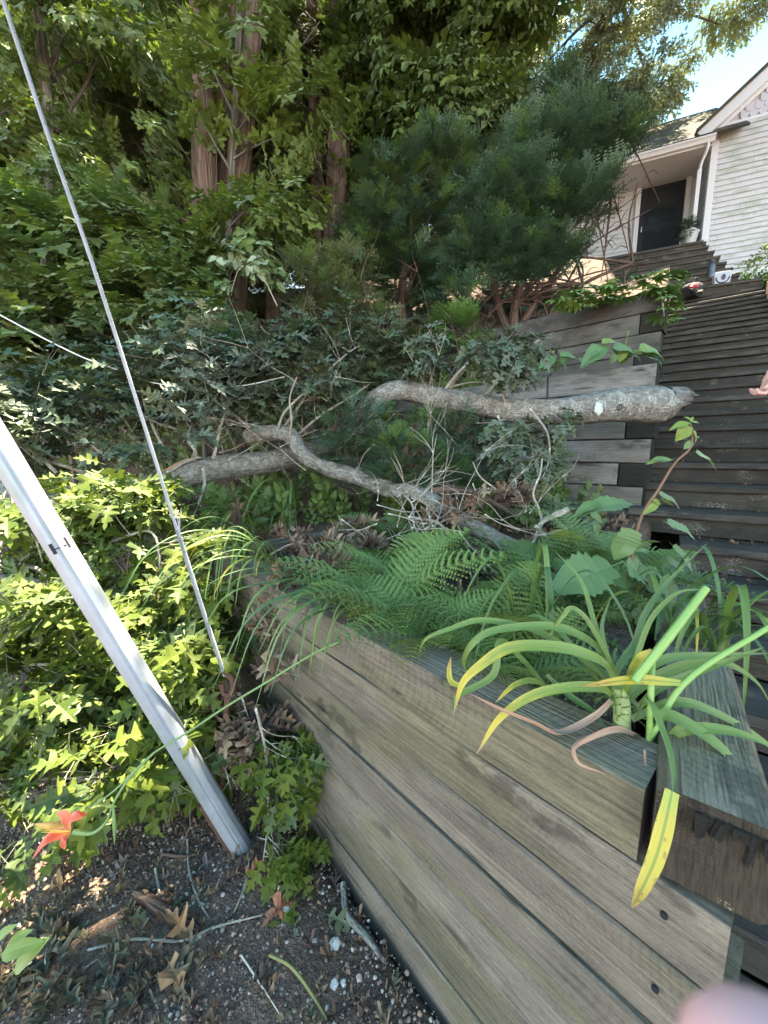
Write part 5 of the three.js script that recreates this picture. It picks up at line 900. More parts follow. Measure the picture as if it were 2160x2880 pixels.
  b6([[1100, 330], [1000, 290], [900, 310], [810, 370], [830, 440], [960, 490]], 0.72, 0.62, 0.014, BM.dead, { fold: 0.6, twist: -2 });
  b6([[1120, 380], [1125, 600], [1115, 760], [1105, 860]], 0.64, 0.61, 0.008, BM.dead, { fold: 0.6 });
  b6([[350, 110], [290, 90], [280, 40], [290, -20]], 0.72, 0.76, 0.013, BM.yellow);
  // thick pale bases and cut flower stalks
  const M2 = std({ color: lin(0.40, 0.47, 0.2), roughness: 0.5 });
  part('leaf_base', limb(loc(t, [at(1750, 2045, 0.755), at(1750, 1990, 0.76), at(1738, 1930, 0.765)]), [0.017, 0.017, 0.014], { sides: 12, per: 4, rough: 0.06, ridge: 0.05 }), M2, t);
  for (const [a, b, c, r] of [[Z6(1145, 370), Z4(1155, 1560), Z4(1162, 1470), 0.006], [Z6(1150, 330), Z6(1290, 100), Z4(1659, 1328), 0.0062], [Z4(1080, 1560), Z4(1230, 1370), Z4(1390, 1160), 0.0085]]) part('flower_stalk', limb(loc(t, [at(a[0], a[1], 0.7), at(b[0], b[1], 0.72), at(c[0], c[1], 0.78)]), [r, r, r * 0.9], { sides: 9, per: 6, rough: 0.02 }), std({ color: lin(0.22, 0.36, 0.09), roughness: 0.5 }), t);
}
function lilyClump(label, base, n, len, bias, spread, mats, seed, width = 0.02, up0 = 0.9) {
  const q = rngOf(seed), t = thing('daylily', label, 'daylily', 'daylilies in the bed', base);
  for (let i = 0; i < n; i++) {
    const a = q() * 6.283, d = V(Math.cos(a) * spread + bias.x, 0, Math.sin(a) * spread + bias.z), L = len * (0.6 + 0.6 * q()), h = up0 * (0.6 + 0.5 * q());
    const s = V((q() - 0.5) * 0.09, 0, (q() - 0.5) * 0.09), pts = [s, s.clone().addScaledVector(d, L * 0.12).add(V(0, L * 0.38 * h, 0)), s.clone().addScaledVector(d, L * 0.38).add(V(0, L * 0.58 * h, 0)), s.clone().addScaledVector(d, L * 0.68).add(V(0, L * 0.42 * h, 0)), s.clone().addScaledVector(d, L * 0.9).add(V(0, L * (0.42 * h - 0.34), 0))];
    part('leaf', strap(pts, width * (0.7 + 0.5 * q()), { per: 5, fold: 0.22, twist: (q() - 0.5) * 0.8 }), mats[Math.floor(q() * mats.length)], t);
  }
  return t;
}
const gm = [BM.green, BM.green, BM.deep];
lilyClump('daylily clump in front of the winding limb', atHeight(950, 1450, 1.06), 30, 0.6, V(-0.25, 0, 0.15), 0.75, gm, 61);
lilyClump('daylily clump left of the winding limb, leaves falling over the wall end', atHeight(820, 1480, 1.06), 26, 0.62, V(-0.55, 0, 0.35), 0.6, gm, 62, 0.019);
lilyClump('daylily clump at the wall end beside the guy wire', atHeight(700, 1500, 1.08), 18, 0.62, V(-0.6, 0, 0.5), 0.45, [BM.green, BM.tip, BM.green], 63, 0.018, 0.7);
lilyClump('narrow-leaved daylily hanging down the face of the near wall below the fern', wallPt(0.22, 0.1, 1.03), 20, 0.62, V(-0.6, 0, 0.32), 0.3, gm, 64, 0.016, 0.45);
lilyClump('daylily hanging over the near wall left of the fern', wallPt(0.55, 0.12, 1.03), 12, 0.5, V(-0.7, 0, 0.25), 0.35, [BM.green, BM.deep], 69, 0.015, 0.45);
lilyClump('daylily draped over the far corner of the near wall', wallPt(1.32, 0.12, 1.04), 20, 0.6, V(-0.35, 0, 0.6), 0.45, gm, 70, 0.018, 0.55);
lilyClump('daylily with pale leaves on the wall top beside the withered leaves', wallPt(0.95, 0.12, 1.04), 16, 0.55, V(-0.55, 0, 0.45), 0.4, [BM.green, BM.tip, BM.green], 73, 0.017, 0.6);
lilyClump('sparse daylily standing behind the corner plant', atHeight(1500, 1880, 1.03), 7, 0.6, V(0.05, 0, 0.1), 0.45, gm, 65, 0.019, 1.15);
lilyClump('daylily beside the lowest visible steps', atHeight(2010, 1850, 1.02), 18, 0.5, V(0.25, 0, 0.1), 0.7, gm, 66, 0.018);
lilyClump('dark daylily at the foot of the steps behind the weed', atHeight(1880, 1800, 1.02), 14, 0.45, V(0.1, 0, 0.1), 0.7, [BM.deep, BM.tip], 67, 0.017);
lilyClump('daylily leaves under the winding limb in the middle of the bed', atHeight(1270, 1600, 1.06), 16, 0.4, V(-0.1, 0, 0.3), 0.7, [BM.deep], 68, 0.016);
{ // the orange flower on its long leaning stalk
  const st = along([[1120, 1730, 1.22], [1000, 1785, 1.24], [880, 1840, 1.25], [740, 1925, 1.22], [640, 1985, 1.19], [520, 2065, 1.14], [430, 2120, 1.1], [320, 2225, 1.05], [236, 2282, 1.02]]);
  const t = thing('daylily_flower', 'orange daylily flower with a bud at the end of a long leaning stalk', 'flower', null, st[0]);
  const sm = std({ color: lin(0.16, 0.25, 0.08), roughness: 0.5 });
  part('stalk', limb(loc(t, st), [0.004, 0.004, 0.004, 0.0039, 0.0037, 0.0034, 0.0031, 0.0028, 0.0024], { sides: 8, per: 5, rough: 0.02 }), sm, t);
  const side = along([[430, 2120, 1.1], [370, 2180, 1.06], [318, 2262, 1.03], [300, 2310, 1.02], [262, 2342, 1.01], [205, 2340, 1.0]]); part('stalk', limb(loc(t, side), [0.004, 0.0038, 0.0036, 0.0036, 0.006, 0.008], { sides: 8, per: 5, rough: 0.02 }), sm, t);
  part('bud', limb(loc(t, along([[318, 2262, 1.03], [322, 2320, 1.02], [322, 2375, 1.02]])), [0.003, 0.006, 0.001], { sides: 8, per: 5, rough: 0 }), sm, t);
  const ctr = at(196, 2338, 1.0), ax = at(100, 2350, 0.94).sub(ctr).normalize();
  const pm = bladeMat(9, (tt, u, n) => blend3(blend3([0.75, 0.42, 0.02], [0.72, 0.1, 0.02], smooth(0.05, 0.28, tt + 0.1 * (n - 0.5))), [0.78, 0.13, 0.05], u), { transmission: 0.4, roughness: 0.5 });
  const tips = [[245, 2290, 0.99], [160, 2285, 1.05], [230, 2300, 0.96], [182, 2390, 0.97], [90, 2415, 0.96], [120, 2360, 1.03]], mids = [[200, 2296, 0.99], [178, 2300, 1.02], [200, 2300, 0.97], [172, 2365, 0.98], [128, 2362, 0.97], [150, 2345, 1.01]];
  tips.forEach((tp, i) => { const P = loc(t, [ctr, at(...mids[i]), at(...tp)]); part('petal', strap(P, i % 2 ? 0.036 : 0.027, { per: 7, fold: 0.18, up: ax.clone().multiplyScalar(-1), base: 0.3, tip: 0.12 }), pm, t); });
  part('bud', limb(loc(t, along([[176, 2325, 0.97], [140, 2320, 0.95], [98, 2318, 0.935]])), [0.006, 0.0095, 0.002], { sides: 10, per: 6, rough: 0, ridge: 0.08 }), std({ color: lin(0.62, 0.36, 0.1), roughness: 0.5 }), t).userData.label = 'closed yellow-orange bud';
  for (let k = 0; k < 3; k++) part('stamen', limb(loc(t, [ctr, at(150, 2335 + k * 3, 0.98), at(106 + k * 5, 2326 + k * 7, 0.96)]), [0.0012, 0.001, 0.0012], { sides: 5, per: 4, rough: 0 }), std({ color: lin(0.7, 0.5, 0.1) }), t);
}

// ---------------------------------------------------------------- ferns
function frondGeo(seed, droop, pairs = 17) {
  const q = rngOf(seed), b = new Buf(), zc = (y) => 0.16 * Math.sin(y * 2.4) - droop * y * y;
  for (let i = 0; i <= 12; i++) { const y = i / 12, w = 0.007 * (1 - 0.8 * y); b.v(-w, y, zc(y)); b.v(w, y, zc(y)); if (i) { const a = (i - 1) * 2; b.q(a, a + 1, a + 3, a + 2); } }
  for (let i = 1; i < pairs; i++) for (const s of [1, -1]) {
    const t = 0.1 + 0.9 * i / pairs, L = 0.27 * Math.pow(Math.sin(Math.PI * Math.pow(mix(0.28, 1, (t - 0.1) / 0.9), 0.9)), 0.8) + 0.012, n = Math.max(4, Math.round(L * 38)), d = V(s * 0.9, 0.42 + 0.1 * q(), 0).normalize(), nz = -0.25 - 0.3 * q();
    for (let k = 0; k < n; k++) { const f = k / n, l = 0.030 * (1 - 0.7 * f) * (0.7 + 0.5 * q()), wv = L / n * (0.52 + 0.16 * q()); const p = V(s * 0.004, t, zc(t)).addScaledVector(d, L * f).add(V(0, 0, nz * L * f * f)); const e = V(-d.y * s, d.x * s, 0);
      for (const m of [1, -1]) { const o = e.clone().multiplyScalar(m * l).addScaledVector(d, l * 0.35); b.t(b.v(p.x - d.x * wv, p.y - d.y * wv, p.z), b.v(p.x + o.x, p.y + o.y, p.z - 0.01), b.v(p.x + d.x * wv, p.y + d.y * wv, p.z)); } }
  }
  return b.geo();
}
const frondG = [frondGeo(1, 0.25), frondGeo(2, 0.5), frondGeo(3, 0.75)];
const FM = [leafMat(0.19, 0.29, 0.055, { transmission: 0.35 }), leafMat(0.15, 0.25, 0.055, { transmission: 0.35 }), leafMat(0.2, 0.28, 0.045, { transmission: 0.38 }), leafMat(0.125, 0.215, 0.055, { transmission: 0.3 })];
function fern(label, base, n, len, bias, seed, mats = FM, elev = 0.55) {
  const q = rngOf(seed), t = thing('fern', label, 'fern', 'ferns in the bed', base);
  for (let i = 0; i < n; i++) { const a = i / n * 6.283 + q() * 0.6, d = V(Math.cos(a) + bias.x, elev * (0.5 + q()), Math.sin(a) + bias.z); if (d.dot(N) < -0.25) d.y = Math.max(d.y, 0.8 * Math.hypot(d.x, d.z)); const f = part('frond', frondG[d.dot(N) < -0.25 ? Math.floor(q() * 2) : Math.floor(q() * 3)], mats[Math.floor(q() * mats.length)], t); const m = pose(V((q() - 0.5) * 0.05, 0, (q() - 0.5) * 0.05), d, V((q() - 0.5) * 0.5, 1, (q() - 0.5) * 0.5 + 0.2), len * (0.7 + 0.5 * q())); m.decompose(f.position, f.quaternion, f.scale); }
}
fern('large bright fern spilling over the near wall beside the withered leaves', wallPt(0.2, 0.2, 1.0), 15, 0.42, V(-0.35, 0, 0.3), 71, [FM[0], FM[1], FM[0]], 0.6);
fern('bright fern on the near wall edge right of the large one', wallPt(-0.04, 0.17, 0.99), 12, 0.34, V(-0.1, 0, 0.35), 72, [FM[0], FM[2], FM[1]], 0.45);
fern('fern behind the large bright fern', wallPt(0.4, 0.45, 1.0), 12, 0.42, V(-0.2, 0, 0.2), 73, [FM[0], FM[1]], 0.8);
fern('fern with yellowish fronds in the middle of the bed edge', wallPt(-0.12, 0.4, 0.98), 13, 0.36, V(0.1, 0, 0.2), 74, [FM[2], FM[2], FM[0]], 0.55);
fern('dark fern under the winding limb', wallPt(0.1, 0.95, 1.02), 13, 0.4, V(0, 0, 0.1), 75, [FM[3], FM[1]], 0.7);
fern('fern left of the winding limb, low among dry leaves', wallPt(0.65, 0.6, 1.0), 11, 0.36, V(0, 0, 0.1), 76, [FM[1], FM[3]], 0.6);
fern('dark fern behind the corner daylily', wallPt(-0.25, 0.75, 1.0), 14, 0.42, V(0, 0, 0.1), 77, [FM[3], FM[1], FM[3]], 0.8);
fern('fern between the winding limb and the weed', wallPt(-0.12, 1.3, 1.04), 13, 0.42, V(0, 0, 0.1), 78, [FM[3], FM[1]], 0.8);
fern('fern at the edge of the steps under the weed', stairPt(2.1, 0.32, 1.0), 13, 0.36, V(0.25, 0, 0), 79, [FM[1], FM[0]], 0.7);
fern('fern beside the lowest visible steps', stairPt(1.65, 0.22, 0.99), 11, 0.32, V(0.35, 0, 0.1), 80, [FM[1], FM[3]], 0.55);
fern('fern at the foot of the middle terrace wall', w2(0.5, -0.35, 1.06), 13, 0.4, V(0, 0, 0.15), 81, [FM[3], FM[1]], 0.8);
fern('fern on the near wall edge left of the corner daylily', wallPt(-0.32, 0.2, 0.99), 11, 0.3, V(-0.1, 0, 0.3), 82, [FM[0], FM[2], FM[3]], 0.5);
fern('small dark fern behind the daylily clumps', wallPt(0.95, 0.9, 1.05), 10, 0.36, V(0, 0, 0.1), 83, [FM[3]], 0.7);
fern('fern half hidden by the leaf of the weed', wallPt(-0.3, 1.15, 1.0), 12, 0.38, V(0.1, 0, 0), 84, [FM[1], FM[3]], 0.8);

// ---------------------------------------------------------------- broad-leaved weed, hosta, creeper
const heartG = [leafGeo(HEART, { fold: 0.16, droop: 0.16, petiole: 0.22, wave: 0.05 }), leafGeo(HEART, { fold: 0.3, droop: 0.35, petiole: 0.2, wave: 0.08, seed: 2 })], jagG = [leafGeo(JAG, { fold: 0.2, droop: 0.25, petiole: 0.15 }), leafGeo(JAG, { fold: 0.35, droop: 0.05, petiole: 0.15, seed: 3 })];
const WM = [leafMat(0.135, 0.235, 0.08, { transmission: 0.34 }), leafMat(0.11, 0.2, 0.06), leafMat(0.23, 0.33, 0.05, { transmission: 0.42 })];
function leafTo(t, geo, mat, b, tip, ahead, up = V(0, 0.8, 0.6), d2 = 0) { const p0 = at(b[0], b[1], ahead), p1 = at(tip[0], tip[1], ahead + d2), d = p1.clone().sub(p0), m = part('leaf', geo, mat, t); pose(p0.sub(t.position), d, up, d.length() / 1.15).decompose(m.position, m.quaternion, m.scale); return m; }
{
  const stem = along([[1720, 1860, 1.34], [1745, 1720, 1.33], [1775, 1580, 1.32], [1805, 1450, 1.31], [1850, 1380, 1.3], [1900, 1300, 1.3], [1940, 1262, 1.3], [1948, 1220, 1.3], [1942, 1190, 1.3]]);
  const t = thing('tall_weed', 'tall weed with toothed heart-shaped leaves and a bent reddish stem before the steps', 'weed', null, stem[0]);
  part('stem', limb(loc(t, stem), [0.006, 0.006, 0.0055, 0.005, 0.0045, 0.004, 0.0035, 0.003, 0.002], { sides: 8, per: 5, rough: 0.03 }), std({ color: lin(0.16, 0.09, 0.05), roughness: 0.6 }), t);
  part('stem', limb(loc(t, along([[1750, 1720, 1.5], [1690, 1640, 1.45], [1680, 1560, 1.42]])), [0.005, 0.004, 0.003], { sides: 6, per: 4 }), std({ color: lin(0.10, 0.08, 0.04) }), t);
  const A = (g, m, b, tp, up, d2, ah = 1.3) => leafTo(t, g, m, Z4(...b), Z4(...tp), ah, up, d2);
  A(heartG[0], WM[0], [1080, 880], [1010, 1035], V(0.1, 0.5, 0.85)); A(heartG[0], WM[0], [1030, 1050], [725, 1150], V(0, 0.9, 0.45)); A(heartG[0], WM[0], [1020, 1040], [1200, 1150], V(0, 0.8, 0.6));
  A(jagG[0], WM[0], [1100, 790], [820, 800], V(0, 0.95, 0.3)); A(jagG[0], WM[1], [940, 780], [815, 830], V(0, 0.9, 0.4)); A(heartG[1], WM[1], [1050, 1130], [920, 1260], V(-0.2, 0.5, 0.8)); A(heartG[0], WM[1], [1040, 1220], [960, 1400], V(0, 0.5, 0.9)); A(heartG[0], WM[1], [1090, 1180], [1180, 1420], V(0.2, 0.5, 0.85)); A(heartG[1], WM[1], [1080, 1080], [1230, 1170], V(0.1, 0.7, 0.7));
  A(jagG[0], WM[0], [1230, 960], [1360, 1070], V(0.1, 0.9, 0.4), -0.05); A(jagG[0], WM[0], [1200, 1020], [1350, 1110], V(0.1, 0.9, 0.5)); A(jagG[0], WM[0], [1200, 870], [1380, 925], V(0, 0.85, 0.5)); A(jagG[0], WM[0], [1170, 745], [1310, 800], V(0, 0.85, 0.5)); A(jagG[1], WM[2], [1190, 780], [1120, 840], V(0, 0.7, 0.7)); A(jagG[1], WM[2], [1190, 770], [1250, 800], V(0, 0.7, 0.7)); A(jagG[1], WM[2], [1200, 800], [1150, 770], V(0, 0.7, 0.7));
  A(jagG[1], WM[2], [1260, 600], [1130, 620], V(0, 0.95, 0.3)); A(jagG[0], WM[0], [1255, 610], [1165, 590], V(0, 0.9, 0.4)); A(jagG[0], WM[2], [1330, 565], [1470, 630], V(0, 0.85, 0.5)); A(heartG[1], WM[2], [1325, 450], [1268, 515], V(-0.3, 0.3, 0.9)); A(jagG[0], WM[2], [1330, 440], [1235, 460], V(0, 0.9, 0.5)); A(jagG[0], WM[2], [1325, 430], [1300, 415], V(0, 0.7, 0.7)); A(jagG[0], WM[2], [1325, 440], [1368, 440], V(0, 0.8, 0.6)); A(jagG[1], WM[0], [1335, 510], [1365, 505], V(0, 0.6, 0.8)); A(heartG[0], WM[0], [1335, 520], [1300, 555], V(0, 0.4, 0.9)); A(jagG[0], WM[2], [1320, 440], [1340, 415], V(0, 0.6, 0.8)); A(jagG[1], WM[2], [1335, 470], [1350, 530], V(0.5, 0.3, 0.8));
  A(heartG[0], WM[0], [1180, 1100], [1280, 1230], V(0.1, 0.6, 0.8)); A(jagG[0], WM[0], [1150, 1000], [1090, 990], V(0, 0.9, 0.5)); A(heartG[0], WM[1], [960, 1120], [1080, 1130], V(0, 0.7, 0.7)); A(heartG[1], WM[1], [900, 880], [940, 930], V(0, 0.6, 0.8), 0, 1.6); A(jagG[0], WM[1], [880, 830], [960, 870], V(0, 0.6, 0.8), 0, 1.7);
}
{
  const t = thing('seedling', 'small three-leaved seedling on the steps right of the broken limb', 'weed', null, at(1945, 1128, 3.9));
  part('stem', limb(loc(t, [at(1945, 1132, 3.9), at(1944, 1112, 3.9)]), [0.003, 0.002], { sides: 5, per: 3 }), WM[1], t);
  for (const [x, y] of [[1920, 1115], [1972, 1108], [1938, 1100], [1958, 1122]]) leafTo(t, jagG[0], WM[0], [1944, 1112], [x, y], 3.9);
}
{
  const hosG = [leafGeo(OVATE.map(([x, y]) => [x * 1.25, y]), { fold: 0.28, droop: 0.35, petiole: 0.0 }), leafGeo(OVATE.map(([x, y]) => [x * 1.2, y]), { fold: 0.4, droop: 0.15, petiole: 0.0 })];
  const HM = [leafMat(0.115, 0.235, 0.075), leafMat(0.19, 0.31, 0.05, { transmission: 0.42 }), leafMat(0.095, 0.2, 0.07)];
  const mk = (label, base, list0) => { const list = list0.map(([b, tp, g, m]) => [[b[0], b[1] - 14], [b[0] + (tp[0] - b[0]) * 1.25, b[1] - 14 + (tp[1] - b[1]) * 1.25], g, m]), t = thing('hosta', label, 'hosta', 'hostas on the middle terrace', at(base[0], base[1], base[2])); for (const [b, tp, g, m] of list) { leafTo(t, hosG[g], HM[m], Z4(...b), Z4(...tp), base[2] - 0.1, V(0.05, 0.75, 0.65)); const P = Z4(...b); part('petiole', limb(loc(t, [at(base[0], base[1] + 14, base[2]), at((base[0] + P[0]) / 2, (base[1] + P[1]) / 2 - 8, base[2] - 0.06), at(P[0], P[1], base[2] - 0.1)]), [0.005, 0.004, 0.003], { sides: 6, per: 4, rough: 0 }), HM[1], t); } return t; };
  mk('hosta at the stair end of the middle terrace, broad leaves and a bud stalk', [1750, 1010, 3.3], [[[940, 115], [1000, 100], 1, 1], [[960, 130], [860, 185], 0, 0], [[990, 140], [1100, 130], 0, 0], [[1000, 160], [985, 200], 0, 0], [[1060, 160], [1130, 185], 0, 0], [[1100, 145], [1220, 140], 0, 1], [[1120, 160], [1240, 210], 0, 0], [[1040, 140], [1020, 190], 1, 1], [[1110, 150], [1170, 175], 1, 1], [[930, 150], [890, 170], 0, 2], [[1150, 160], [1235, 180], 0, 0]]);
  const h = mk('hosta half hidden behind the oak sprig on the middle terrace', [1560, 1035, 3.75], [[[740, 170], [650, 220], 0, 0], [[760, 170], [830, 155], 0, 0], [[740, 160], [720, 140], 1, 1], [[760, 190], [800, 225], 0, 2], [[840, 180], [870, 210], 0, 2], [[730, 190], [690, 225], 0, 2], [[790, 165], [760, 195], 0, 0]]);
  part('flower_stalk', limb(loc(h, [at(1757, 985, 3.2), at(1764, 945, 3.2), at(1768, 930, 3.2)]), [0.004, 0.004, 0.007], { sides: 6, per: 4 }), HM[1], h);
}
{
  const pal = mergeGeometries([-1.2, -0.6, 0, 0.6, 1.2].map((a) => leafGeo(OVATE.map(([x, y]) => [x * 0.8, y]), { fold: 0.2, droop: 0.25, petiole: 0.03 }).rotateZ(a).scale(1 - 0.2 * Math.abs(a), 1 - 0.2 * Math.abs(a), 1)));
  const CM = [leafMat(0.15, 0.28, 0.04, { transmission: 0.42 }), leafMat(0.10, 0.2, 0.04), leafMat(0.21, 0.33, 0.045, { transmission: 0.45 })];
  const t = thing('creeper', 'bright five-leaved creeper trailing over the top of the upper terrace wall', 'creeper', null, at(1800, 800, 4.0)), q = rngOf(88);
  for (const l of [[[1560, 850, 4.3], [1660, 830, 4.15], [1760, 800, 4.0], [1840, 780, 3.92], [1885, 800, 3.85], [1880, 860, 3.8]], [[1840, 780, 3.92], [1860, 830, 3.83], [1868, 890, 3.8]]]) part('vine', limb(loc(t, along(l)), l.map(() => 0.006), { sides: 6, per: 5 }), M.twig, t);
  for (let i = 0; i < 130; i++) { const f = q(), hang2 = q() < 0.3, p = hang2 ? at(mix(1850, 1905, q()), mix(800, 900, q()), mix(3.75, 3.9, q())) : at(mix(1560, 1910, f), mix(852, 785, f) + (q() - 0.6) * 60, mix(4.25, 3.85, f) + (q() - 0.5) * 0.3), a = q() * 6.283, m = part('leaf', pal, CM[Math.floor(q() * 3)], t); pose(p.sub(t.position), V(Math.cos(a), -0.3 + 0.5 * q(), Math.sin(a)), V(q() - 0.5, 1, 0.5 * q()), 0.09 + 0.06 * q()).decompose(m.position, m.quaternion, m.scale); }
}
{
  const t = thing('leafy_shrub', 'small leafy shrub on the earth bank by the basement window', 'shrub', null, at(2200, 830, 8.3));
  part('stem', limb(loc(t, [at(2200, 830, 8.3), at(2175, 770, 8.3), at(2150, 700, 8.3)]), [0.02, 0.015, 0.006], { sides: 6, per: 4 }), M.twig, t);
  crown(t, smallShoot, LM.broad, [L4(2160, 740, 8.3, 0.28, 0.3), L4(2110, 800, 8.4, 0.25, 0.12), L4(2190, 800, 8.2, 0.3, 0.25)], 900, { size: 0.45, shell: 0.1, colors: [[1.6, 1.6, 1.2], [2, 2, 1.2]], cut: 0.1, name: 'foliage' });
}

// ---------------------------------------------------------------- things by the house
const landY = K0Y + 23 * RISE, stepY = (i) => landY + i * (FLOOR - landY) / 8;
{
  const p = hp(-0.28, 0, 0.12); p.y = FLOOR;
  const t = thing('flower_pot', 'tapered pale grey planter with a dwarf conifer beside the black door', 'planter', null, p);
  const s = new THREE.Shape(); const g = new THREE.CylinderGeometry(0.19, 0.13, 0.27, 4, 1, true); g.rotateY(Math.PI / 4 + 0.4); g.translate(0, 0.135, 0);
  part('pot', mergeGeometries([g, new THREE.CylinderGeometry(0.205, 0.2, 0.04, 4, 1).rotateY(Math.PI / 4 + 0.4).translate(0, 0.275, 0)].map((x) => x.toNonIndexed())), std({ color: lin(0.42, 0.45, 0.45), roughness: 0.7 }), t);
  part('stem', limb([V(0, 0.25, 0), V(-0.02, 0.38, 0), V(-0.04, 0.5, 0)], [0.02, 0.015, 0.006], { sides: 6, per: 3 }), M.darkWood, t);
  crown(t, [yewSpray], LM.yew, [[p.clone().add(V(-0.05, 0.36, 0.02)), 0.2, 0.12, 0.16], [p.clone().add(V(-0.02, 0.46, 0)), 0.13, 0.12, 0.12], [p.clone().add(V(-0.17, 0.24, 0.08)), 0.13, 0.12, 0.12]], 7000, { size: 0.26, droop: 0, shell: 0.2, cut: 0.1, colors: [[0.7, 0.7, 0.7], [1, 1, 0.9]], name: 'foliage' });
}
{
  const q = houseAt(1998, 800, 1.35), p = hp(houseAt(1998, 785, 1.25)[0], 0, 1.25); p.y = stepY(2);
  const t = thing('water_bottle', 'slate-blue steel water bottle standing on the porch steps', 'bottle', null, p);
  part('body', new THREE.LatheGeometry([[0, 0], [0.042, 0], [0.045, 0.006], [0.045, 0.2], [0.04, 0.225], [0.03, 0.24], [0.03, 0.25], [0, 0.25]].map(([a, b]) => new THREE.Vector2(a, b)), 24), std({ color: lin(0.08, 0.105, 0.14), roughness: 0.45, metalness: 0.2 }), t);
  part('lid', new THREE.LatheGeometry([[0, 0.25], [0.033, 0.25], [0.034, 0.29], [0.028, 0.297], [0, 0.297]].map(([a, b]) => new THREE.Vector2(a, b)), 24), std({ color: lin(0.04, 0.05, 0.06), roughness: 0.5 }), t);
  t.scale.setScalar(1.35);
}
{
  const p = hp(houseAt(2024, 800, 1.45)[0], 0, 1.5); p.y = stepY(1);
  const t = thing('grey_case', 'square pale grey case with a dark round emblem beside the water bottle', 'case', null, p); t.rotation.y = Math.atan2(-HR.z, HR.x);  // plain grey carrying case with an emblem, no lamp
  const s = new THREE.Shape(); s.moveTo(-0.11, 0); s.lineTo(0.11, 0); s.lineTo(0.13, 0.2); s.quadraticCurveTo(0.13, 0.23, 0.1, 0.23); s.lineTo(-0.1, 0.23); s.quadraticCurveTo(-0.13, 0.23, -0.13, 0.2);
  part('shell', new THREE.ExtrudeGeometry(s, { depth: 0.16, bevelEnabled: true, bevelSize: 0.012, bevelThickness: 0.012, bevelSegments: 2 }).translate(0, 0, -0.08), std({ color: lin(0.42, 0.45, 0.52), roughness: 0.5 }), t);
  part('emblem', new THREE.CylinderGeometry(0.042, 0.042, 0.012, 20).rotateX(Math.PI / 2).scale(0.8, 1.3, 1).translate(0.01, 0.13, 0.095), std({ color: lin(0.03, 0.02, 0.06), roughness: 0.3 }), t);
  part('strap', new THREE.TorusGeometry(0.105, 0.01, 8, 24, Math.PI).rotateZ(Math.PI).translate(0, 0.13, 0.098), std({ color: lin(0.03, 0.03, 0.04) }), t);
  part('handle', new THREE.TorusGeometry(0.06, 0.012, 8, 18, Math.PI).scale(1, 0.5, 1).translate(0, 0.235, 0), std({ color: lin(0.3, 0.33, 0.38) }), t);
}
{
  const p = atHeight(1945, 834, landY); p.y = landY; p.addScaledVector(U, 0.12);
  const t = thing('tool_bag', 'black cloth bag with a red bundle on the landing at the top of the stairs', 'bag', null, p); t.rotation.y = 0.55;
  const cloth = std({ color: lin(0.018, 0.018, 0.022), roughness: 0.85 });
  const g = new THREE.SphereGeometry(1, 28, 18); const P = g.attributes.position; for (let i = 0; i < P.count; i++) { const v = V(P.getX(i), P.getY(i), P.getZ(i)), k = Math.pow(Math.pow(Math.abs(v.x), 4) + Math.pow(Math.abs(v.y), 4) + Math.pow(Math.abs(v.z), 4), -0.25), n = 1 + 0.16 * (fbm(v.x * 3 + 5, v.y * 3 + v.z * 2 + 5, 60) - 0.5); P.setXYZ(i, v.x * k * n * 0.21, Math.max(0, v.y * k * n * 0.15 + 0.14 + 0.05 * v.x), v.z * k * n * 0.14); } g.computeVertexNormals();
  part('body', g, cloth, t);
  part('pocket', new THREE.BoxGeometry(0.16, 0.12, 0.03, 4, 4, 1).translate(0.05, 0.12, 0.14), std({ color: lin(0.035, 0.035, 0.045), roughness: 0.7 }), t);
  part('handle', limb([V(-0.1, 0.28, 0.05), V(-0.06, 0.36, 0.05), V(0.06, 0.37, 0.05), V(0.12, 0.3, 0.05)], [0.012, 0.012, 0.012, 0.012], { sides: 7, per: 6, rough: 0 }), cloth, t);
  const gl = limb([V(-0.34, 0.1, 0.1), V(-0.26, 0.14, 0.12), V(-0.15, 0.15, 0.13)], [0.03, 0.055, 0.035], { sides: 10, per: 5, rough: 0.2 }); part('red_bundle', gl, std({ color: lin(0.35, 0.02, 0.025), roughness: 0.7 }), t);
  part('pale_strap', limb([V(-0.24, 0.02, 0.16), V(-0.12, 0.06, 0.18), V(0.02, 0.1, 0.17)], [0.012, 0.016, 0.01], { sides: 6, per: 4, rough: 0.2 }), std({ color: lin(0.4, 0.36, 0.2) }), t);
  const g2 = limb([V(-0.38, 0.05, 0.12), V(-0.26, 0.06, 0.13), V(-0.14, 0.05, 0.14)], [0.02, 0.05, 0.04], { sides: 10, per: 4, rough: 0.25 }); part('glove', g2, cloth, t);
}
{ // coax clipped to the middle wall
  const t = thing('wall_cable', 'black cable running down the face of the middle terrace wall', 'cable', null, at(1540, 1060, 3.1));
  part('sheath', limb(loc(t, along([[1552, 1050, 3.14], [1542, 1062, 3.05], [1540, 1110, 3.02], [1538, 1180, 3.02], [1533, 1260, 3.0]])), [0.0075, 0.0075, 0.0075, 0.0075, 0.0075], { sides: 8, per: 6, rough: 0 }), std({ color: lin(0.012, 0.012, 0.013), roughness: 0.5 }), t);
}

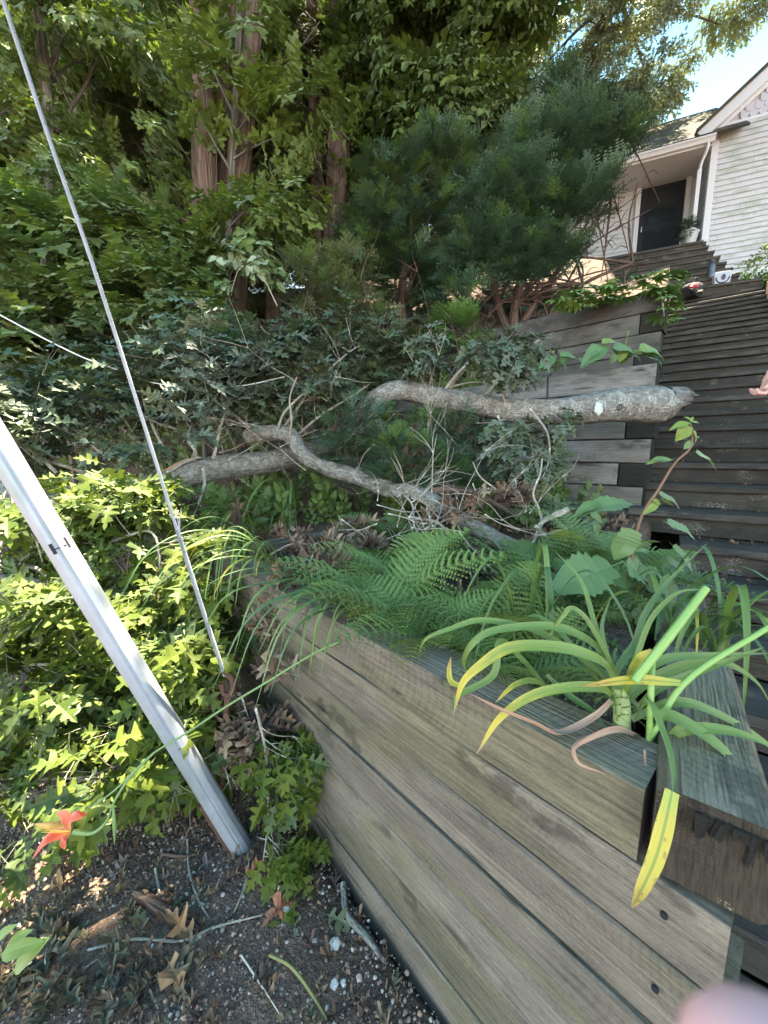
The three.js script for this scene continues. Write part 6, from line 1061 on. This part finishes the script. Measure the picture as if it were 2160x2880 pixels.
// ---------------------------------------------------------------- bodies from joints
function bodyGeo(res, c, half, dist) {
  const mc = new MarchingCubes(res, new THREE.MeshStandardMaterial(), false, false, 160000); mc.isolation = 0;
  const hs = res / 2, p = V(0, 0, 0);
  for (let z = 0; z < res; z++) for (let y = 0; y < res; y++) for (let x = 0; x < res; x++) { p.set((x - hs) / hs * half + c.x, (y - hs) / hs * half + c.y, (z - hs) / hs * half + c.z); mc.field[x + y * res + z * res * res] = -dist(p) / half; }
  mc.update();
  const g = new THREE.BufferGeometry(), n = mc.count;
  g.setAttribute('position', new THREE.Float32BufferAttribute(mc.positionArray.slice(0, n * 3), 3)); g.setAttribute('normal', new THREE.Float32BufferAttribute(mc.normalArray.slice(0, n * 3), 3));
  g.setAttribute('uv', new THREE.Float32BufferAttribute(new Float32Array(n * 2), 2));
  g.scale(half, half, half).translate(c.x, c.y, c.z); return g;
}
function bone(p, a, b, ra, rb) { const ab = b.clone().sub(a), t = clamp(p.clone().sub(a).dot(ab) / ab.lengthSq(), 0, 1); return p.distanceTo(a.clone().addScaledVector(ab, t)) - mix(ra, rb, t); }
const smin = (a, b, k) => { const h = clamp(0.5 + 0.5 * (b - a) / k, 0, 1); return mix(b, a, h) - k * h * (1 - h); };
const skinTex = makeTex(256, 256, (x, y, out) => { const n = fbm(x / 20, y / 20, 970), m = vn(x / 3, y / 3, 975); out[0] = 0.56 + 0.08 * (n - 0.5); out[1] = 0.31 + 0.08 * (n - 0.5); out[2] = 0.25 + 0.08 * (n - 0.5); out[3] = m * 0.6 + n * 0.4; });
M.skin = phys({ color: lin(0.56, 0.32, 0.26), roughness: 0.55 });
{ // someone coming down the stairs at the right edge: hand, forearm and shoe in view
  const foot = atHeight(2225, 1650, K0Y); const hand = at(2150, 1108, foot.z * -1 + 0.05);
  const t = thing('person', 'person coming down the steps, one bare hand and a navy shoe in view', 'person', null, foot.clone().setY(K0Y));
  const o = t.position, rel = (p) => p.clone().sub(o);
  const f1 = V(0.02, 0.09, 0), f2 = V(0.62, 0.26 + 0.17, -0.42);
  const hip = V(0.36, 1.06, -0.3), hl = hip.clone().add(V(-0.1, 0, 0.04)), hr = hip.clone().add(V(0.1, 0, -0.04)), k1 = V(0.10, 0.56, 0.0), k2 = V(0.52, 0.80, -0.3);
  const chest = V(0.37, 1.45, -0.3), neck = V(0.36, 1.62, -0.27), head = V(0.34, 1.80, -0.22), sl = chest.clone().add(V(-0.19, 0.09, 0.05)), sr = chest.clone().add(V(0.19, 0.09, -0.05));
  const hd = rel(hand), wl = hd.clone().add(V(0.045, 0.10, -0.02)), el = wl.clone().lerp(sl, 0.48).add(V(0.03, 0.02, -0.06)), er = sr.clone().add(V(0.08, -0.28, -0.02)), wr = er.clone().add(V(-0.04, -0.2, 0.16));
  const limbs = (p) => { let d = bone(p, k1, f1, 0.055, 0.04); d = smin(d, bone(p, hl, k1, 0.088, 0.058), 0.03); let e = smin(bone(p, hr, k2, 0.088, 0.058), bone(p, k2, f2, 0.055, 0.04), 0.03); d = smin(d, e, 0.05); d = smin(d, bone(p, hip, chest, 0.14, 0.15), 0.08); d = smin(d, bone(p, sl, sr, 0.065, 0.065), 0.06); d = smin(d, bone(p, chest, neck, 0.1, 0.055), 0.04); d = smin(d, p.clone().sub(head).divide(V(0.82, 1.12, 0.95)).length() - 0.105, 0.02); d = smin(d, bone(p, head.clone().add(V(-0.02, -0.01, 0.09)), head.clone().add(V(-0.03, -0.04, 0.12)), 0.014, 0.018), 0.01);
    d = smin(d, bone(p, sl, el, 0.052, 0.04), 0.04); d = smin(d, bone(p, el, wl, 0.042, 0.028), 0.02); d = smin(d, bone(p, sr, er, 0.052, 0.04), 0.04); d = smin(d, bone(p, er, wr, 0.042, 0.028), 0.02); d = smin(d, bone(p, wr, wr.clone().add(V(-0.02, -0.06, 0.06)), 0.032, 0.026), 0.02); return d; };
  const body = bodyGeo(104, V(0.25, 0.98, -0.28), 1.1, limbs);
  // hand: palm, four fingers curled, thumb
  const dn = hd.clone().sub(wl).normalize(), fw = V(-0.25, -0.1, 0.95), nm = dn.clone().cross(fw).normalize();
  const H = (a, b, c) => wl.clone().addScaledVector(dn, a).addScaledVector(fw, b).addScaledVector(nm, c);
  const fing = [0, 1, 2, 3].map((i) => { const b = (1.5 - i) * 0.019, L = [0.9, 1, 0.95, 0.78][i]; return [H(0.085, b, 0), H(0.085 + 0.034 * L, b * 1.05, 0.016), H(0.085 + 0.042 * L, b * 1.05, 0.042), H(0.085 + 0.026 * L, b, 0.056)]; });
  const handD = (p) => { let d = smin(bone(p, H(-0.02, 0, 0), H(0.03, 0, 0), 0.027, 0.026), bone(p, H(0.035, 0.018, 0), H(0.08, 0.027, 0), 0.021, 0.013), 0.02); d = smin(d, bone(p, H(0.035, -0.012, 0), H(0.08, -0.027, 0), 0.021, 0.013), 0.02); d = smin(d, bone(p, H(0.07, 0.025, 0), H(0.07, -0.025, 0), 0.014, 0.013), 0.012); let f = 9; for (const q of fing) { let e = smin(bone(p, q[0], q[1], 0.0105, 0.0095), bone(p, q[1], q[2], 0.0095, 0.0088), 0.004); e = smin(e, bone(p, q[2], q[3], 0.0088, 0.0078), 0.004); f = Math.min(f, e); } d = smin(d, f, 0.006); let th = smin(bone(p, H(0.025, 0.022, 0.008), H(0.06, 0.05, 0.02), 0.015, 0.0115), bone(p, H(0.06, 0.05, 0.02), H(0.092, 0.05, 0.034), 0.0112, 0.009), 0.006); return smin(d, th, 0.008); };
  const hg = bodyGeo(72, H(0.05, 0, 0.02), 0.1, handD);
  part('body', mergeGeometries([body, hg]), M.skin, t);
  const shirtD = (p) => { let d = bone(p, hip.clone().add(V(0, 0.02, 0)), chest, 0.165, 0.172); d = smin(d, bone(p, sl, sr, 0.085, 0.085), 0.06); d = smin(d, bone(p, sl, sl.clone().lerp(el, 0.6), 0.072, 0.066), 0.03); d = smin(d, bone(p, sr, sr.clone().lerp(er, 0.6), 0.072, 0.066), 0.03); return d; };
  part('shirt', bodyGeo(64, V(0.36, 1.32, -0.3), 0.48, shirtD), std({ color: lin(0.12, 0.14, 0.16), roughness: 0.9 }), t);
  const shortsD = (p) => smin(smin(bone(p, hl, hl.clone().lerp(k1, 0.75), 0.115, 0.1), bone(p, hr, hr.clone().lerp(k2, 0.75), 0.115, 0.1), 0.04), bone(p, hl, hr, 0.13, 0.13), 0.06);
  part('shorts', bodyGeo(64, V(0.3, 0.88, -0.25), 0.42, shortsD), std({ color: lin(0.09, 0.08, 0.065), roughness: 0.9 }), t);
  part('hair', bodyGeo(40, head.clone().add(V(0, 0.05, -0.03)), 0.17, (p) => Math.max(p.clone().sub(head.clone().add(V(0, 0.015, -0.012))).divide(V(0.84, 1.12, 0.98)).length() - 0.112, head.y + 0.03 - p.y + (p.z - head.z) * 0.9)), std({ color: lin(0.05, 0.035, 0.025) }), t);
  const navy = std({ color: lin(0.02, 0.05, 0.075), roughness: 0.8 }), sole = std({ color: lin(0.5, 0.6, 0.66), roughness: 0.6 });
  for (const [c, dir] of [[V(0.02, 0, 0), V(-0.75, 0, 0.66)], [V(0.62, 0.34, -0.42), V(-0.6, 0, 0.8)]]) {
    const d = dir.clone().normalize(), mt = pose(c.clone().addScaledVector(d, -0.07), d, V(0, 1, 0), 1);
    const s = new THREE.Shape(); s.moveTo(-0.035, 0); s.bezierCurveTo(-0.045, 0.1, -0.055, 0.2, -0.035, 0.265); s.bezierCurveTo(-0.02, 0.29, 0.03, 0.29, 0.042, 0.255); s.bezierCurveTo(0.055, 0.2, 0.035, 0.1, 0.035, 0); s.bezierCurveTo(0.03, -0.025, -0.03, -0.025, -0.035, 0);
    const shoe = part('shoe', bodyGeo(40, V(0, 0.13, 0.06), 0.19, (p) => Math.max(smin(bone(p, V(0, 0.02, 0.065), V(0, 0.1, 0.05), 0.045, 0.047), bone(p, V(0, 0.1, 0.045), V(0, 0.235, 0.03), 0.045, 0.038), 0.03), 0.022 - p.z)).applyMatrix4(mt), navy, t);
    part('sole', new THREE.ExtrudeGeometry(s, { depth: 0.02, bevelEnabled: true, bevelSize: 0.004, bevelThickness: 0.003, bevelSegments: 2 }).translate(0, 0, 0.004).applyMatrix4(mt), sole, shoe);
  }
}
{ // the photographer's fingertip at the rim of the lens
  const dir = sight(2215, 3175).normalize(), tip = V(0, EYE, 0).addScaledVector(dir, 0.078);
  const base = V(0, EYE, 0).addScaledVector(sight(2520, 3300).normalize(), 0.095);
  const t = thing('person', 'pink fingertip of whoever holds the camera, out of focus in the corner', 'person', null, base);
  const a = tip.clone().sub(base), ext = a.clone().normalize().multiplyScalar(-0.03).add(V(0.02, -0.03, 0.02));
  const palm = ext.clone().add(V(0.05, -0.05, 0.04));
  const fg = (p) => { let d = smin(bone(p, a, V(0, 0, 0), 0.0088, 0.0098), bone(p, V(0, 0, 0), ext, 0.0098, 0.0108), 0.004); for (let k = 0; k < 3; k++) { const o = V(0.014 + 0.016 * k, -0.012 - 0.008 * k, 0.012 + 0.004 * k); d = Math.min(d, smin(bone(p, ext.clone().add(o), ext.clone().add(o).add(V(-0.03, -0.01, 0.012)), 0.0105, 0.0095), bone(p, ext.clone().add(o).add(V(-0.03, -0.01, 0.012)), ext.clone().add(o).add(V(-0.02, -0.028, 0.02)), 0.0095, 0.0085), 0.004)); } d = smin(d, bone(p, ext, palm, 0.014, 0.026), 0.012); d = smin(d, bone(p, palm, ext.clone().add(V(0.08, -0.04, 0.03)), 0.026, 0.02), 0.02); d = smin(d, bone(p, palm, palm.clone().add(V(0.03, -0.09, 0.05)), 0.027, 0.026), 0.02); d = smin(d, smin(bone(p, palm, palm.clone().add(V(-0.05, -0.005, 0.025)), 0.016, 0.012), bone(p, palm.clone().add(V(-0.05, -0.005, 0.025)), palm.clone().add(V(-0.075, 0.012, 0.02)), 0.0118, 0.0095), 0.006), 0.01); return d; };
  const c = a.clone().lerp(palm.clone().add(V(0.03, -0.09, 0.05)), 0.5);
  part('body', bodyGeo(96, c, 0.16, fg), phys({ color: lin(0.74, 0.42, 0.40), roughness: 0.6 }), t);
}

// ---------------------------------------------------------------- ground litter
const onGround = (px, py) => { let p = atHeight(px, py, 0); p.y = baseHeight(p.x, p.z); return p; };
{
  const pg = [0, 1, 2].map((k) => { const g = new THREE.IcosahedronGeometry(1, 1), P = g.attributes.position; for (let i = 0; i < P.count; i++) { const v = V(P.getX(i), P.getY(i), P.getZ(i)).normalize(), r = 1 + 0.5 * (vn(v.x * 2 + 9 + k * 5, v.y * 2 + v.z * 2 + 9, 40 + k) - 0.5); P.setXYZ(i, v.x * r, v.y * r * 0.62, v.z * r * 0.85); } g.computeVertexNormals(); return g; });
  const grav = new THREE.InstancedMesh(pg[0], std({ color: lin(1, 1, 1), roughness: 0.85 }), 22000), q = rngOf(91), e = new THREE.Euler(), Q = new THREE.Quaternion();
  grav.name = 'gravel'; tag(grav, 'small mixed gravel strewn over the dark soil', 'gravel', null, 'stuff'); grav.castShadow = grav.receiveShadow = true;
  const cols = [[0.26, 0.2, 0.15], [0.12, 0.09, 0.075], [0.2, 0.175, 0.155], [0.4, 0.36, 0.31], [0.075, 0.06, 0.055], [0.3, 0.18, 0.13]];
  let n = 0; while (n < 22000) { const x = -2.2 + 2.6 * q(), z = -2.3 + 2.0 * q(), b = V(x, 0, z).sub(W0).dot(N); if (b > -0.02) continue; if (fbm(x * 3 + 20, z * 3 + 20, 77) < 0.28 + 0.2 * q()) continue; const s = 0.0022 + 0.006 * Math.pow(q(), 3); e.set(q() * 6, q() * 6, q() * 6); Q.setFromEuler(e); grav.setMatrixAt(n, new THREE.Matrix4().compose(V(x, baseHeight(x, z) + s * 0.25, z), Q, V(s, s, s))); const c = cols[Math.floor(q() * cols.length)], v = 0.7 + 0.6 * q(); grav.setColorAt(n, lin(c[0] * v, c[1] * v, c[2] * v)); n++; }
  scene.add(grav);
  const PB = [[943, 2680, 0.019, 'large round white pebble near the wall foot'], [940, 2790, 0.014, 'smooth white pebble below the large round one'], [967, 2788, 0.011, 'grey-white oval pebble beside the smooth one'], [807, 2590, 0.02, 'rough white stone near the foot of the guard'], [886, 2672, 0.01, 'small oval pebble left of the large round one'], [325, 2765, 0.014, 'long white chip among the wilted leaves'], [790, 2530, 0.011, 'pale pebble in the soil near the drooping oak leaves'], [980, 2500, 0.01, 'small white pebble at the wall foot'], [1010, 2775, 0.012, 'pinkish pebble close to the wall']];
  PB.forEach(([x, y, s, label], i) => { const p = onGround(x, y), m = part(numbered('pebble'), pg[i % 3], std({ color: i === 8 ? lin(0.5, 0.36, 0.3) : lin(0.55, 0.53, 0.49), roughness: 0.7 }), scene); m.position.copy(p).add(V(0, s * 0.35, 0)); m.scale.set(s * (i === 5 ? 1.6 : 1), s, s); m.rotation.y = i; tag(m, label, 'pebble', 'pale pebbles'); });
}
{ // dry leaves scattered on the soil, single ones
  const q = rngOf(93), spots = [[830, 2560, 'rust-coloured curled oak leaf near the drooping oak branch', 0], [500, 2560, 'orange-brown oak leaf under the bark piece', 0], [470, 2720, 'golden withered leaf at the lower edge', 2], [210, 2650, 'tan dry leaf in the sunny gravel', 2], [620, 2440, 'dark slate leaf by the foot of the guard', 3], [300, 2520, 'grey curled oak leaf in the light patch', 3], [900, 2600, 'dull green oak leaf on the soil near the pebbles', 4], [450, 2600, 'olive oak leaf lying over the bark piece', 4], [120, 2540, 'small tan leaf at the edge of the light patch', 2], [680, 2510, 'small brown leaf fragment beside the twig', 0], [330, 2620, 'grey-green leaf below the light patch', 4], [820, 2470, 'brown leaf half under the oak branch', 1], [560, 2680, 'pale crumpled leaf right of the wilted heap', 2], [20, 2480, 'brown leaf at the left edge of the soil', 1]];
  const mats = [leafMat(0.26, 0.1, 0.05, { transmission: 0.1 }), OM.dead[1], leafMat(0.33, 0.2, 0.1, { transmission: 0.15 }), leafMat(0.10, 0.095, 0.09, { transmission: 0.05 }), leafMat(0.13, 0.15, 0.07, { transmission: 0.15 })];
  for (const [x, y, label, m] of spots) { const p = onGround(x, y), l = part(numbered('fallen_leaf'), m === 4 ? oakG[1] : deadG[Math.floor(q() * 3)], mats[m], scene); pose(p.add(V(0, 0.012, 0)), V(q() - 0.5, 0.05, q() - 0.5), V(0.2 * (q() - 0.5), 1, 0.2), 0.07 + 0.05 * q()).decompose(l.position, l.quaternion, l.scale); tag(l, label, 'leaf', 'single leaves on the soil'); }
  const stick = (label, pts, r, mat = M.twig, name = 'stick', rough = 0.15) => { const P = pts.map(([x, y, h = 0.008]) => { const p = onGround(x, y); p.y += h; return p; }), t = thing(name, label, 'stick', 'sticks on the soil', P[0]); part('wood', limb(loc(t, P), P.map((_, i) => r * (i === P.length - 1 ? 0.55 : 1)), { sides: 9, per: 5, rough, ridge: name === 'bark_piece' ? 0.12 : 0, seed: r * 1000 + P.length }), mat, t); return t; };
  stick('curved piece of reddish bark beside the light patch', [[385, 2545, 0.02], [430, 2575, 0.025], [500, 2620, 0.025], [565, 2645, 0.015]], 0.017, M.cedarBark, 'bark_piece', 0.25);
  stick('lichen-spotted stick running along the foot of the wall', [[965, 2520], [975, 2600], [1030, 2665], [1090, 2740]], 0.011, M.bark);
  stick('dark stick standing between wall foot and drooping oak branch', [[860, 2370], [875, 2430], [885, 2480]], 0.009, M.cedarBark);
  stick('thin twig below the foot of the guard', [[530, 2390], [535, 2480], [560, 2560], [590, 2610]], 0.004);
  stick('grey twig crossing the middle of the soil', [[250, 2690], [380, 2665], [520, 2672], [600, 2640], [740, 2610]], 0.004);
  stick('slanting grey twig near the pebbles', [[705, 2450], [690, 2530], [660, 2600]], 0.005);
  stick('pale straw at the lower edge', [[680, 2720], [730, 2790], [790, 2880]], 0.0028, std({ color: lin(0.5, 0.46, 0.36) }));
  stick('yellow-green bent flower stalk at the lower edge', [[760, 2725, 0.02], [820, 2760, 0.03], [880, 2830, 0.02], [920, 2890, 0.01]], 0.0048, std({ color: lin(0.2, 0.2, 0.07) }));
  stick('short upright twig left of the bark piece', [[440, 2470], [448, 2520], [452, 2550]], 0.005);
  stick('brown stick under the guard foot', [[460, 2430], [540, 2435], [600, 2400]], 0.007, M.cedarBark);
  const slimG = leafGeo(OVATE.map(([x, y]) => [x * 0.6, y]), { fold: 0.2, droop: 0.15, petiole: 0.12 });
  const t = thing('seedling', 'bright seedling with four long leaves at the lower left corner', 'weed', null, onGround(0, 2760));
  part('stem', limb([V(0, 0, 0), V(0.01, 0.1, 0), V(0.01, 0.2, 0)], [0.003, 0.003, 0.002], { sides: 6, per: 3 }), WM[1], t);
  for (const [b, tp] of [[[-10, 2690], [115, 2645]], [[30, 2740], [120, 2640]], [[-20, 2650], [38, 2600]], [[20, 2650], [85, 2615]]]) leafTo(t, slimG, WM[2], b, tp, 0.8, V(0, 0.9, 0.5));
}
function litter(name, label, place2, n, size, mats, seed) {
  const q = rngOf(seed); deadG.forEach((g, gi) => { const m = new THREE.InstancedMesh(g, std({ color: lin(1, 1, 1), roughness: 0.85 }), n); m.name = numbered(name); tag(m, label, 'leaf litter', null, 'stuff'); for (let i = 0; i < n; i++) { const [p, nrm] = place2(q); const a = q() * 6.283; m.setMatrixAt(i, pose(p, V(Math.cos(a), 0.15 * (q() - 0.5), Math.sin(a)), nrm.clone().add(V(q() - 0.5, 0, q() - 0.5)), size * (0.5 + 0.8 * q()))); const c = mats[Math.floor(q() * mats.length)]; m.setColorAt(i, lin(...c)); } scene.add(m); });
}
const browns = [[0.13, 0.075, 0.045], [0.09, 0.055, 0.04], [0.2, 0.13, 0.08], [0.06, 0.04, 0.03], [0.24, 0.17, 0.11]];
litter('leaf_litter', 'brown leaf litter over the planting bed', (q) => { let p; do p = wallPt(mix(-0.6, 1.5, q()), mix(0.16, 2.6, q()), 0); while (p.dot(T) < 0.24); p.y = bedHeight(p.x, p.z) + 0.02 * q(); return [p, V(0, 1, 0)]; }, 420, 0.09, browns, 301);
litter('leaf_litter', 'small dry litter lying on the stair treads', (q) => { const k = Math.floor(Math.pow(q(), 1.4) * 14), left = k < 2 ? -0.14 : 0.17, p = stairPt(K0A + k * RUN + mix(0.1, 0.32, Math.sqrt(q())), mix(-1.15, left, q()), K0Y + k * RISE + 0.008); return [p, V(0, 1, 0)]; }, 75, 0.036, [...browns, [0.25, 0.12, 0.08]], 302);
litter('leaf_litter', 'dry litter on the slope under the trees', (q) => { const x = mix(-5, 3, q()), z = mix(-7.5, -1.8, q()); return [V(x, baseHeight(x, z) + 0.02, z), V(0, 1, 0)]; }, 1400, 0.1, browns, 303);
litter('leaf_litter', 'wilted leaves and crumbs over the gravel', (q) => { let x, z; do { x = mix(-1.9, 0.1, q()); z = mix(-1.9, -0.75, q()); } while (V(x, 0, z).sub(W0).dot(N) > -0.04); return [V(x, baseHeight(x, z) + 0.006, z), V(0, 1, 0)]; }, 190, 0.055, [...browns, [0.12, 0.12, 0.07]], 304);
{ // low green ground cover on the slope behind the limbs
  const im = new THREE.InstancedMesh(smallShoot[0], LM.broad, 900), q = rngOf(99); im.name = 'ground_cover'; tag(im, 'low leafy ground cover on the slope behind the fallen limbs', 'ground cover', null, 'stuff');
  let n = 0; while (n < 900) { const x = mix(-4.5, 1.6, q()), z = mix(-6.8, -2.5, q()), p = V(x, 0, z), a = p.clone().sub(W0).dot(D), b = p.clone().sub(W0).dot(N); if (b > 0.1 && a < 1.65 && b < 1.2) continue; let y = baseHeight(x, z); if (b > 0.1 && a < 2.6) y = Math.max(y, bedHeight(x, z)); im.setMatrixAt(n, pose(V(x, y, z), V(q() - 0.5, 0.9, q() - 0.5), V(q() - 0.5, 0.2, 1), 0.35 + 0.5 * q())); const v = 0.6 + 0.7 * q(); im.setColorAt(n, lin(v, v, v * 0.9)); n++; }
  scene.add(im);
}

renderer.render(scene, camera);
